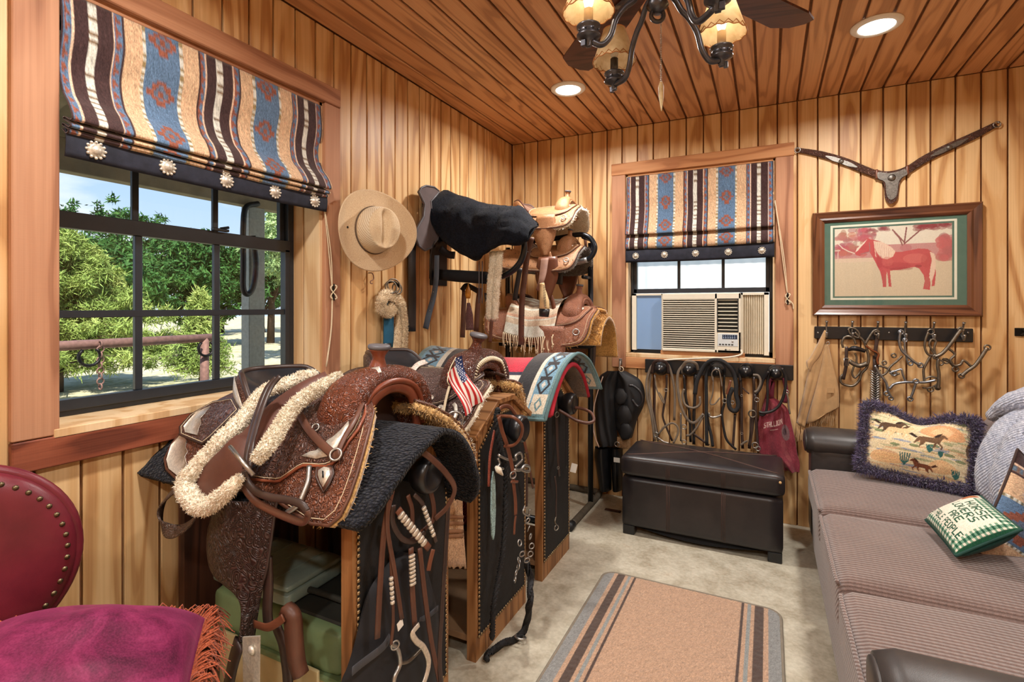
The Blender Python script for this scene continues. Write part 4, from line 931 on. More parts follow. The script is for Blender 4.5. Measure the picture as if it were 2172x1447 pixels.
    mk('power_cord', tube([PY(1572, 742, -.035), PY(1572, 752, -.045), PY(1545, 758, -.05), PY(1490, 760, -.05), PY(1440, 762, -.05), PY(1405, 765, -.045), PY(1385, 772, -.035)], .0055, 8, sm=6), plain('white_cord', rgb(224, 214, 196), .5), t, True, True)
aircon()
# ================= FURNITURE AND SOFT THINGS =================
def puffbox(x0, x1, y0, y1, z0, z1, r, n=12, crown=0.0, seed=0, lump=0.0, front=0.0):
    """rounded box, optionally with a crowned, slightly lumpy top"""
    c = Vector(((x0+x1)/2, (y0+y1)/2, (z0+z1)/2)); h = Vector(((x1-x0)/2, (y1-y0)/2, (z1-z0)/2)); idx = {}; V = []; F = []
    def add(a, b, d):
        k = (round(a, 5), round(b, 5), round(d, 5))
        if k not in idx:
            p = Vector((a*h.x, b*h.y, d*h.z)); q = Vector((max(-h.x+r, min(h.x-r, p.x)), max(-h.y+r, min(h.y-r, p.y)), max(-h.z+r, min(h.z-r, p.z)))); e = p-q
            p = q+(e.normalized()*r if e.length > 1e-9 else e)
            if d > 0: p.z += crown*(1-a*a)*(1-b*b)*d
            if lump: p += Vector((1, 1, 1))*lump*nz(p.x*4, p.y*4, p.z*4+seed)
            if front: p.x -= front*(1-b*b)*(1-d*d)*max(0, -a)
            idx[k] = len(V); V.append(c+p)
        return idx[k]
    def g(i): t = i/n*2-1; return math.copysign(abs(t)**.8, t) if t else 0.0
    for ax in range(3):
        for s in (-1, 1):
            for i in range(n):
                for j in range(n):
                    q = []
                    for (u, v) in ((i, j), (i+1, j), (i+1, j+1), (i, j+1)):
                        a = [0, 0, 0]; a[ax] = s; a[(ax+1) % 3] = g(u); a[(ax+2) % 3] = g(v); q.append(add(*a))
                    F.append(tuple(q if s > 0 else q[::-1]))
    return V, F
def pillow(w, h, t, n=(120, 100), pinch=.06, seed=0, crease=.0, powr=.62):
    """closed cushion in local XY, face +Z; returns front grid then back grid (own verts), plus outline"""
    nu, nv = n; V = []
    for s in (1, -1):
        for j in range(nv):
            for i in range(nu):
                a, b = i/(nu-1)*2-1, j/(nv-1)*2-1
                e = max(0, (1-a*a)*(1-b*b))**powr
                x = w/2*a*(1-pinch*(1-b*b)*1); y = h/2*b*(1-pinch*(1-a*a))
                z = t/2*e*(1+.12*nz(a*2, b*2, seed))-crease*math.exp(-(a*a)*9)*max(0, b)**2*(1 if s > 0 else -.3)
                if crease: y -= crease*1.3*math.exp(-(a*a)*5)*max(0, b)**3
                V.append((x, y, s*z if not crease else s*z))
    m = nu*nv; F = []
    for j in range(nv-1):
        for i in range(nu-1):
            a = j*nu+i; F.append((a, a+1, a+nu+1, a+nu)); F.append((m+a, m+a+nu, m+a+nu+1, m+a+1))
    rim = [j for j in range(nu)]+[k*nu+nu-1 for k in range(1, nv)]+[(nv-1)*nu+i for i in range(nu-2, -1, -1)]+[k*nu for k in range(nv-2, 0, -1)]
    for i in range(len(rim)): a, b = rim[i], rim[(i+1) % len(rim)]; F.append((b, a, m+a, m+b))
    return V, F, [V[i] for i in rim]
def frame_m(c, ex, ey):
    ex = Vector(ex).normalized(); ey = Vector(ey); ey = (ey-ex*ey.dot(ex)).normalized(); ez = ex.cross(ey); c = Vector(c)
    return Matrix(((ex.x, ey.x, ez.x, c.x), (ex.y, ey.y, ez.y, c.y), (ex.z, ey.z, ez.z, c.z), (0, 0, 0, 1)))
def plush(name, c1, c2, rib=0, scale=300, rough=.95, sheen=.5, sc2=8, axis=1, dk=.45):
    if name in MATS: return MATS[name]
    a = M(name, rough, 0, .15); v = a.co('Object'); n = a.noise(v, scale, 3); n2 = a.noise(v, sc2, 5)
    c = a.mix(.55, a.ramp(n2, [(.3, c1), (.7, c2)]), a.ramp(n, [(.32, tuple(q*dk for q in c1[:3])), (.68, tuple(min(1, q*1.35) for q in c2[:3]))]))
    h = n
    if rib:
        xyz = a.sep(v); w = a.ma('SINE', a.ma('MULTIPLY', a.ma('ADD', xyz[axis], a.ma('MULTIPLY', xyz[2], .8)), rib)); w2 = a.ma('SINE', a.ma('MULTIPLY', xyz[1-axis], rib*.9)); w = a.ma('ADD', w, a.ma('MULTIPLY', w2, .45))
        c = a.mix(a.ramp(w, [(.0, (.45,)*3), (1.0, (0, 0, 0))]), c, tuple(q*.5 for q in c1[:3])+(1,)); h = a.ma('ADD', w, n)
    a.set('Base Color', c); a.set('Sheen Weight', sheen); a.bump(h, .5, .003); MATS[name] = a.m; return a.m

# ---------------- storage ottoman ----------------
def ottoman():
    m = leather('scuffed_black_brown_vinyl', rgb(30, 27, 30), rgb(46, 41, 42), .36)
    a = bpy.data.materials['scuffed_black_brown_vinyl']
    t = thing('storage_ottoman', 'dark brown leather storage ottoman with hinged padded lid under the window', 'ottoman', (1.35, -.36, 0))
    X0, X1, Y0, Y1 = .945, 1.757, -.558, -.165
    mk('body', puffbox(X0+.008, X1-.008, Y0+.006, Y1, .05, .318, .014, 10), m, t, True, True)
    mk('lid', puffbox(X0, X1, Y0, Y1+.004, .325, .437, .030, 16, .016), m, t, True, True)
    for x in (X0+.045, X1-.045):
        for y in (Y0+.045, Y1-.04): mk('foot', box(x-.032, x+.032, y-.032, y+.032, 0, .052, .004), m_blk, t, world=True)
    mk('underlining', grid(lambda u, v: (X0+.08+(X1-X0-.16)*u, Y0+.02+.02*v, .05-.032*math.sin(math.pi*u)*(1-v)-.002*v), 20, 4), plain('black_lining', rgb(20, 20, 22), .9), t, True, True)
    ms = plain('rust_thread', rgb(86, 62, 54), .8)
    S_ = []
    for f in (.318, .655):
        x = X0+(X1-X0)*f
        for d in (-.008, .0, .008):
            S_.append([(x+d, Y0+.0045, .06), (x+d, Y0+.0045, .312)]); S_.append([(x+d, Y0-.0015, .335), (x+d, Y0-.0012, .405), (x+d, Y0+.012, .432)])
    for p in S_: mk('stitching', tube(p, .0011, 5), ms, t, True, True)
    def top(u, v, d=.0): return (X0+.03+(X1-X0-.06)*u, Y0+.03+(Y1-Y0-.05)*v, .4378+.016*(1-(2*u-1)**2)*(1-(2*v-1)**2)+.0005)
    for (u0, v0, u1, v1) in ((0, 0, 1, 1), (1, 0, 0, 1)):
        for d in (-.012, .012): mk('seam', tube([top(min(1, max(0, u0+(u1-u0)*k/14+d)), v0+(v1-v0)*k/14) for k in range(15)], .0016, 5), ms, t, True, True)
    mk('front_piping', tube([(X0+.03, Y0+.006, .424), ((X0+X1)/2, Y0+.004, .426), (X1-.03, Y0+.006, .424)], .0016, 5), ms, t, True, True)
    q = Vector((X1-.022, Y0+.004, .402)); mk('worn_corner', ball(q, .007, 5, 1, 1, 1.2) if False else xf(ball((0, 0, 0), .007, 5), Matrix.Translation(q)), plain('bare_foam', rgb(206, 168, 116), .9), t, True, True)
ottoman()

# ---------------- door mat ----------------
def rug():
    X0, X1, Y0, Y1 = .992, 1.728, -2.35, -.998; r = .055
    t = thing('striped_rug', 'tan mat with grey and brown end stripes on the concrete floor', 'rug', ((X0+X1)/2, (Y0+Y1)/2, 0))
    p = Paint(220, 260, (176, 142, 116)); s = np.minimum(p.u, 1-p.u)
    for a, b, c in ((0, .06, (128, 128, 126)), (.085, .128, (72, 54, 46)), (.147, .168, (132, 136, 134)), (.183, .197, (66, 48, 42))): p.put((s >= a) & (s < b), c)
    p.noise(.13, 2)
    def fn(u, v):
        x, y = X0+(X1-X0)*u, Y0+(Y1-Y0)*v
        for cx, cy in ((X0+r, Y1-r), (X1-r, Y1-r), (X0+r, Y0+r), (X1-r, Y0+r)):
            dx, dy = x-cx, y-cy
            if (dx < 0) == (cx < (X0+X1)/2) and (dy > 0) == (cy > (Y0+Y1)/2) and dx and dy:
                l = math.hypot(dx, dy); mm = max(abs(dx), abs(dy)); x, y = cx+dx*mm/l, cy+dy*mm/l
        return (x, y, .0095+.0012*nz(x*60, y*60))
    mk('pile', grid(fn, 220, 260), fabric('carpet_pile', 1400, 1, .4, .8, .55), t, True, True, col=p.flat())
    pts = []
    for cx, cy, a0 in ((X1-r, Y1-r, 0), (X0+r, Y1-r, 90), (X0+r, Y0+r, 180), (X1-r, Y0+r, 270)):
        for k in range(7): w = math.radians(a0+15*k); pts.append((cx+r*math.cos(w), cy+r*math.sin(w), .0062))
    mk('edge_binding', tube(pts, .006, 8, True), plain('grey_binding', rgb(128, 118, 104), .9), t, True, True)
    n = len(pts); mk('backing', ([(q[0], q[1], .001) for q in pts]+[(q[0], q[1], .008) for q in pts], [tuple(range(n))]+[(i, (i+1) % n, n+(i+1) % n, n+i) for i in range(n)]), m_rub, t, False, True)
rug()

# ---------------- sofa ----------------
m_chen = plush('taupe_chenille', rgb(104, 84, 78), rgb(136, 112, 104), 430, 500, .95, .5)
m_sofal = leather('sofa_black_leather', rgb(44, 40, 40), rgb(62, 57, 55), .4)
def sofa():
    t = thing('sofa', 'taupe chenille sofa with black leather arms along the right wall', 'sofa', (2.4, -1.28, 0))
    FX = 1.868
    mk('base', puffbox(FX+.012, 2.93, -2.25, -.25, .06, .30, .03, 8), m_chen, t, True, True)
    for i, (a, b) in enumerate(((-.992, -.372), (-1.605, -.998), (-2.128, -1.611))):
        mk('seat_cushion', puffbox(FX-.006, 2.62, a, b, .285, .452, .045, 18, .022, i*7, .004), m_chen, t, True, True)
        c = t.children[-1]
        zz = .437; pip = [(FX+.004, b-.03, zz-.004), (FX-.002, b-.06, zz), (FX-.002, (a+b)/2, zz+.002), (FX-.002, a+.06, zz), (FX+.004, a+.03, zz-.004)]
        mk('piping', tube(pip, .006, 8, sm=5), m_chen, c, True, True)
    # far and near rolled arms
    for (ya, yb) in ((-.368, -.135), (-2.372, -2.136)):
        yc = (ya+yb)/2
        a = mk('arm', puffbox(FX+.01, 2.9, ya+.015, yb-.015, .06, .56, .03, 10), m_sofal, t, True, True)
        mk('arm_roll', tube([(FX-.006, yc, .555), (FX+.03, yc, .556), (2.3, yc, .558), (2.9, yc, .56)], [.098, .112, .114, .114], 24, ry=[.060, .072, .074, .074], ref=(0, 1, 0)), m_sofal, a, True, True)
        mk('arm_front_panel', lathe([(.098, 0), (.094, .010), (.07, .015), (.001, .016)], 24, (FX-.004, yc, .555), (-1, 0, 0)) if False else tube([(FX-.004, yc, .555), (FX-.014, yc, .555), (FX-.018, yc, .555)], [.094, .088, .06], 24, ry=[.056, .052, .03], ref=(0, 1, 0)), m_sofal, a, True, True)
        for k in range(4): mk('pleat', tube([(FX-.017, yc, .555), (FX-.008, yc+.09*math.cos(k*1.57+.6), .555+.05*math.sin(k*1.57+.6))], .003, 6), m_sofal, a, True, True)
    # back: leaning, rolled over at the top, three cushions wide
    prof = [(2.50, .40), (2.475, .46), (2.475, .56), (2.50, .66), (2.54, .745), (2.60, .81), (2.67, .845), (2.76, .85), (2.86, .82), (2.93, .74), (2.95, .5), (2.95, .06)]
    for i, (a, b) in enumerate(((-.985, -.30), (-1.62, -.99), (-2.34, -1.625))):
        P = spline([(x, 0, z) for x, z in prof], 4); nb = 20; V = []
        for j in range(nb):
            f = j/(nb-1); y = a+(b-a)*f; e = max(0, 1-abs(2*f-1)**7); k = .86+.14*e
            for q in P: V.append((2.74+(q.x-2.74)*(k if q.z > .42 else 1), y, .5+(q.z-.5)*(k if q.z > .5 else 1)))
        n = len(P); F = [(j*n+i_, j*n+i_+1, (j+1)*n+i_+1, (j+1)*n+i_) for j in range(nb-1) for i_ in range(n-1)]+[tuple(range(n)), tuple((nb-1)*n+q for q in range(n-1, -1, -1))]
        mk('back_cushion', (V, F), m_chen, t, True, True)
    for x in (1.93, 2.85):
        for y in (-.3, -2.3): mk('foot', lathe([(.022, 0), (.03, .03), (.032, .065)], 14, (x, y, 0)), m_blk, t, True, True)
sofa()

# ---------------- pillows ----------------
def horse_pillow():
    TL, TR, BR, BL = PY(1862, 872, -.44), PY(2080, 895, -.56), PY(2046, 1040, -.585), PY(1806, 980, -.56)
    c = (TL+TR+BR+BL)/4; ex = (TR-TL+BR-BL); ey = (TL-BL+TR-BR); w = ex.length/2; h = ey.length/2
    t = thing('throw_pillow', 'tapestry pillow of running horses with purple fringe on the sofa', 'pillow', (c.x, c.y, BL.z-.03))
    mtx = frame_m(c, ex, ey)
    V, F, rim = pillow(w*1.02, h*1.03, .13, (170, 120), .03, 2, .035)
    p = Paint(170, 120, (222, 204, 166)); rs = np.random.RandomState(3)
    for i in range(150):
        u, v = rs.rand(), rs.rand(); cc = [(120, 142, 172), (176, 176, 140), (222, 180, 130), (236, 220, 190), (150, 160, 120), (206, 160, 120)][rs.randint(6)]
        p.ell(u, v, .03+.09*rs.rand(), .006+.012*rs.rand(), cc, .75, rs.uniform(-.15, .05))
    p.poly([(.52, .72), (.60, .86), (.70, .90), (.86, .84), (.93, .68), (.8, .63), (.62, .66)], (214, 158, 112), .9, 4); p.poly([(.62, .72), (.72, .85), (.82, .78), (.76, .68)], (232, 190, 146), .8, 4)
    p.poly([(.08, .26), (.2, .34), (.34, .30), (.42, .2), (.26, .14), (.1, .16)], (214, 166, 116), .8, 4); p.poly([(.62, .24), (.74, .34), (.88, .22), (.78, .14), (.66, .14)], (216, 172, 124), .8, 4)
    for (u, v) in ((.1, .78), (.4, .84), (.3, .44), (.48, .47), (.8, .42), (.9, .36), (.14, .62), (.9, .92), (.66, .52)): p.ell(u, v, .05, .022, (92, 112, 76), .8); p.ell(u-.01, v+.012, .03, .012, (132, 148, 104), .8)
    for (u, v, s_) in ((.40, .22, .11), (.62, .45, .07), (.72, .4, .05), (.86, .14, .08)):
        for d in (-.6, -.3, 0, .3, .6): p.line([(u, v-s_*.5), (u+d*s_*.5, v), (u+d*s_*.7, v+s_)], .016, (58, 104, 100), 1, 1.4)
    def horse(u, v, s_, body, mane, flip=1):
        H = [(-1.0, .1), (-.8, .42), (-.3, .5), (.2, .46), (.5, .62), (.8, .95), (1.0, .92), (1.28, .62), (1.2, .52), (.98, .62), (.8, .3), (.7, .0), (.95, -.3), (.85, -.62), (.75, -.6), (.8, -.3), (.5, -.05), (.35, -.5), (.2, -.6), (.3, -.1), (-.3, -.06), (-.5, -.4), (-.8, -.66), (-.72, -.3), (-.75, .0), (-1.1, -.4), (-1.2, -.36)]
        p.poly([(u+flip*a*s_, v+b*s_*1.2) for a, b in H], body)
        p.poly([(u+flip*a*s_, v+b*s_*1.2) for a, b in ((.2, .5), (.5, .9), (.86, 1.1), (.62, .62))], mane); p.poly([(u+flip*a*s_, v+b*s_*1.2) for a, b in ((-.85, .3), (-1.35, .7), (-1.6, .5), (-1.1, .2))], mane)
    horse(.26, .70, .12, (92, 70, 54), (60, 46, 38)); horse(.33, .64, .125, (226, 194, 148), (96, 74, 56)); horse(.62, .57, .125, (112, 84, 62), (56, 42, 36)); horse(.56, .17, .09, (112, 66, 46), (70, 40, 30), -1); p.ell(.97, .55, .03, .1, (92, 60, 44), .9)
    p.noise(.12, 4)
    col = np.concatenate([p.flat(), np.tile(rgb(84, 78, 104)[:3], (170*120, 1))])
    V2 = [mtx @ Vector(q) for q in V]
    mk('cushion', (V2, F), fabric('tapestry_weave', 900, .95, .15, .4, .3), t, True, True, col=col)
    R_ = [mtx @ Vector(q) for q in rim]; n = len(R_); base = tube(R_[::2], .012, 8, True)
    m = plush('purple_chenille_fringe', rgb(62, 58, 92), rgb(104, 92, 128), 0, 260)
    mk('fringe_cord', base, m, t, True, True)
    tag(mk('fringe', fuzz(base, 16000, .022, .0030, 3, jit=.8), m, t, False, True), kind='stuff')
horse_pillow()
def text_pillow():
    TL, TR, BR, BL = PZ(2060, 1050, .555), PZ(2136, 1113, .545), PZ(2052, 1186, .49), PZ(1984, 1108, .50)
    TL, TR, BR, BL = PZ(2060, 1050, .605), PZ(2138, 1114, .60), PZ(2050, 1188, .51), PZ(1984, 1110, .515)
    c = (TL+TR+BR+BL)/4+Vector((0, 0, .0)); ex = (TR-TL+BR-BL); ey = (TL-BL+TR-BR); w = ex.length/2; h = ey.length/2
    t = thing('throw_pillow', 'small green and white pillow embroidered with words on the sofa seat', 'pillow', (c.x, c.y, .47))
    V, F, rim = pillow(w*1.04, h*1.06, .105, (170, 150), .03, 5, 0, .42)
    G, Wt = (34, 84, 62), (226, 218, 200); p = Paint(170, 150, Wt)
    s = np.minimum(np.minimum(p.u, 1-p.u)*w/h, np.minimum(p.v, 1-p.v)); b = s < .15
    p.put(b & ((np.floor(p.u*30) % 2 == 0) | (np.floor(p.v*26) % 2 == 0)), (112, 150, 126)); p.put(b & (np.floor(p.u*30) % 2 == 0) & (np.floor(p.v*26) % 2 == 0), G); p.put(b & (np.floor(p.u*30) % 2 == 1) & (np.floor(p.v*26) % 2 == 1), Wt)
    p.put(s < .022, G)
    p.rect(.02, .16, .34, .97, Wt) if False else None
    p.rect(.03, .60, .26, .96, (216, 208, 190)); p.poly([(.06, .66), (.1, .62), (.16, .72), (.2, .7), (.22, .9), (.16, .95), (.09, .88)], (150, 84, 44), 1, 3); p.ell(.13, .82, .03, .07, (196, 120, 70))
    text(p, 'HORSE', .36, .68, .098, .135, G); text(p, 'LOVERS', .26, .51, .094, .135, G); text(p, 'ARE', .46, .34, .094, .135, G); text(p, 'STABLE PEOPLE', .10, .165, .063, .13, G)
    p.noise(.08, 2)
    col = np.concatenate([p.flat(), np.tile(rgb(24, 62, 56)[:3], (170*150, 1))]); mtx = frame_m(c, ex, ey)
    mk('cushion', ([mtx @ Vector(q) for q in V], F), fabric('needlepoint', 700, .9, .1, .35, .25), t, True, True, col=col)
    mk('piping', tube([mtx @ Vector(q) for q in rim[::3]], .0045, 8, True), plain('dark_green_piping', rgb(26, 66, 58), .8), t, True, True)
text_pillow()
def band_pillow():
    c = PD(2196, 1108, 1.72); a = math.radians(40); n0 = (CAM-c).normalized()
    ex = RT*math.cos(a)-UP*math.sin(a)+FW*.10; ey = RT*math.sin(a)+UP*math.cos(a)+FW*.25; ey = ey-ex.normalized()*ey.dot(ex.normalized())
    mtx = frame_m(c, ex, ey); c2 = mtx @ Vector((.03, -.035, 0)); mtx = frame_m(c2, ex, ey)
    t = thing('throw_pillow', 'brown and blue striped southwestern pillow leaning on the sofa back', 'pillow', (c2.x, c2.y, .47))
    p = Paint(100, 160, TAN); v = p.v
    for a0, b0, cc in ((.88, 1, BR), (.86, .88, CRM), (.80, .86, (120, 96, 84)), (.785, .80, BR), (.56, .585, WHT), (.22, .56, BLU), (.195, .22, WHT), (0, .03, BR)): p.put((v >= a0) & (v < b0), cc)
    p.put((((v > .56) & (v < .585)) | ((v > .195) & (v < .22))) & ((p.u*28) % 1 < .5), (120, 110, 84)); p.put((v > .81) & (v < .855) & ((p.u*22) % 1 < .5), (92, 112, 130))
    du = np.abs(((p.u+.05) % .5)-.25)/.2; dv = np.abs(v-.39)/.15; st = np.floor(du*6)/6+np.floor(dv*6)/6; p.put((st < .85) & (v < .55) & (v > .23), RUS); p.put((st < .35), (96, 108, 128)); p.noise(.14, 6)
    V, F, rim = pillow(.42, .395, .13, (100, 160), .05, 8)
    col = np.concatenate([p.flat(), p.flat()])
    mk('cushion', ([mtx @ Vector(q) for q in V], F), m_cloth, t, True, True, col=col)
    mk('piping', tube([mtx @ Vector(q) for q in rim[::3]], .004, 8, True), plain('brown_piping', rgb(66, 50, 46), .9), t, True, True)
band_pillow()
def throw():
    t = thing('knit_throw', 'pale blue and white knitted throw draped over the sofa back', 'throw blanket', (2.62, -.95, .5))
    m = plush('blue_white_knit', rgb(150, 160, 190), rgb(214, 216, 224), 520, 200, 1, .4, 30)
    prof = [(2.455, .50), (2.455, .60), (2.475, .68), (2.515, .76), (2.585, .835), (2.66, .875), (2.76, .885), (2.87, .86), (2.965, .77), (2.985, .6)]
    P = spline([(x, 0, z) for x, z in prof], 6); nb = 30
    def fn(u, v):
        q = P[int(v*(len(P)-1))]; y = -.66-.62*u-.10*(1-v)*(1-u)*0; fold = .014*math.sin(u*26+v*3)+.012*nz(u*6, v*8, 3)
        return (q.x-.018-.6*fold*(1 if q.x < 2.7 else -.2), y-.05*(1-v), q.z+.018+.7*fold)
    g_ = grid(fn, 60, len(P)); mk('blanket', g_, m, t, True, True, solid=.012, offset=0)
    lump = tube([(2.50, -.60, .80), (2.56, -.66, .875), (2.66, -.70, .915), (2.80, -.72, .92)], [.02, .045, .05, .04], 14, sm=5)
    lump = ([Vector(q)+Vector((.012, .012, .012))*nz(q[0]*40, q[1]*40, q[2]*40) for q in lump[0]], lump[1])
    mk('rolled_edge', lump, m, t, True, True)
    mk('red_stitch_line', tube([fn(.10, v/20) for v in range(21)], .003, 6), plain('red_yarn', rgb(190, 60, 66), .9), t, True, True)
    tag(mk('yarn_fuzz', fuzz(g_, 9000, .012, .0012, 5), m, t, False, True), kind='stuff')
throw()

# ---------------- burgundy chair with velvet cushion ----------------
def chair():
    n = Vector((.95, -.31, 0)).normalized(); s = Vector((.31, .95, 0)).normalized(); c = Vector((.155, -2.950, .705)); Rr = .208
    m = leather('burgundy_leather', rgb(92, 26, 38), rgb(116, 38, 50), .33)
    t = thing('round_back_chair', 'burgundy leather chair with round nailhead-trimmed back beside the window', 'chair', (c.x+.22, c.y-.08, 0))
    V = []; nu, nv = 56, 14
    for side in (1, -1):
        for j in range(nv):
            f = j/(nv-1)
            for i in range(nu):
                w = 2*math.pi*i/nu; r = Rr*math.sin(f*math.pi/2); dep = (.030*(1-f**4)+.012*(1-f*f)) if side > 0 else -.03*(1-f**6)
                V.append(c+s*(r*math.cos(w))+UP*(r*math.sin(w))*1.02+n*dep)
    F = []
    for k in range(2):
        o = k*nu*nv
        for j in range(nv-1):
            for i in range(nu):
                q = (o+j*nu+i, o+j*nu+(i+1) % nu, o+(j+1)*nu+(i+1) % nu, o+(j+1)*nu+i); F.append(q if k else q[::-1])
    mk('backrest', (V, F), m, t, True, True)
    mk('back_rim', tube([c+s*(Rr*math.cos(w))+UP*(Rr*1.02*math.sin(w))-n*.006 for w in [2*math.pi*i/60 for i in range(60)]], .013, 10, True), m, t, True, True)
    m_n = plain('antique_brass', rgb(110, 98, 74), .35, .9, .5, .2)
    for i in range(46):
        w = 2*math.pi*i/46+.04; rr = Rr*.905; f = math.asin(.905)/(math.pi/2); dep = .030*(1-f**4)+.012*(1-f*f)
        mk('nailhead', lathe([(.0062, 0), (.0056, .0025), (.003, .0045), (.0004, .005)], 10, c+s*(rr*math.cos(w))+UP*(rr*1.02*math.sin(w))+n*(dep-.001), n), m_n, t, True, True)
    sc = c+n*.30; sc.z = 0
    V, F = puffbox(-.27, .27, -.255, .255, .38, .475, .04, 12, .015)
    mtx = frame_m((sc.x, sc.y, 0), n, s)
    mk('seat', ([mtx @ Vector(q) for q in V], F), m, t, True, True)
    mw = wood('mahogany_leg', rgb(96, 48, 32), rgb(80, 38, 26), rgb(50, 24, 18), .35, 1, 'Z')
    mk('seat_rail', xf(box(-.25, .25, -.235, .235, .33, .39, .006), mtx), mw, t, world=True)
    for a in (-.22, .22):
        for b in (-.2, .2): mk('leg', xf(lathe([(.014, 0), (.018, .03), (.026, .28), (.028, .34)], 14, (a, b, 0)), mtx), mw, t, True, True)
    for b in (-.07, .07): mk('back_post', tube([mtx @ Vector((-.25, b, .36)), c-n*.02-UP*.16+s*b], .014, 10), mw, t, True, True)
    # velvet cushion
    pc = PD(160, 1400, 1.0); pc.z = .528
    ex = (n*.35+s*.94-UP*.20).normalized(); ey = Vector((-n.x*.94+s.x*.35, -n.y*.94+s.y*.35, .12)).normalized()
    t2 = thing('velvet_cushion', 'magenta velvet cushion with rust tassel fringe on the burgundy chair', 'cushion', (pc.x, pc.y, .47))
    V, F, rim = pillow(.40, .35, .235, (60, 60), .02, 11, 0, .46)
    mtx = frame_m(pc, ex, ey); V = [mtx @ Vector(q) for q in V]
    def f():
        a = M('magenta_velvet', .55, 0, .2); v = a.co('Object'); nn = a.noise(a.vm('MULTIPLY', v, (1, 1, 1)), 9, 6, 1.2, .65); n3 = a.noise(v, 260, 2)
        cc = a.ramp(nn, [(.32, rgb(58, 12, 36)), (.5, rgb(104, 24, 64)), (.68, rgb(142, 46, 90))]); a.set('Base Color', a.mix(.2, cc, a.ramp(n3, [(.3, rgb(48, 8, 28)), (.7, rgb(160, 70, 110))]))); a.set('Sheen Weight', .35); a.set('Sheen Tint', rgb(230, 120, 170)); a.bump(nn, .15, .006); return a
    mk('cushion', (V, F), mat('velvet', f), t2, True, True)
    mf = plush('rust_fringe', rgb(140, 62, 40), rgb(188, 100, 66), 0, 300, .9, .3)
    R_ = [mtx @ Vector(q) for q in rim]; rng = random.Random(8); P = []; N = len(R_)
    cen = pc
    for i in range(N):
        for k in range(3):
            p = R_[i].lerp(R_[(i+1) % N], rng.random()); o = (p-cen); o.z = 0; o = o.normalized(); L = rng.uniform(.035, .075)
            P.append(tube([p, p+o*L*.5+Vector((rng.uniform(-.01, .01), rng.uniform(-.01, .01), rng.uniform(.0, .02))), p+o*L*.8+Vector((rng.uniform(-.02, .02), rng.uniform(-.02, .02), -L*.45))], [.0019, .0017, .001], 4, sm=2))
    # a fuller bunch at the corner
    tip = max(R_, key=lambda q: (q-CAM).dot(RT)*1.0-(q.z-.6)*.0)
    for i in range(170):
        p = tip+Vector((rng.uniform(-.06, .015), rng.uniform(-.06, .03), rng.uniform(-.01, .03))); d = Vector((rng.uniform(-.2, .8), rng.uniform(-.6, .5), rng.uniform(-.2, .6))); L = rng.uniform(.04, .085)
        P.append(tube([p, p+d*L*.5, p+d*L*.7+Vector((0, 0, -L*.5)), p+d*L*.75+Vector((rng.uniform(-.01, .01), rng.uniform(-.01, .01), -L))], [.0019, .0018, .0012], 4, sm=2))
    tag(mk('fringe', join(*P), mf, t2, False, True), kind='stuff')
chair()

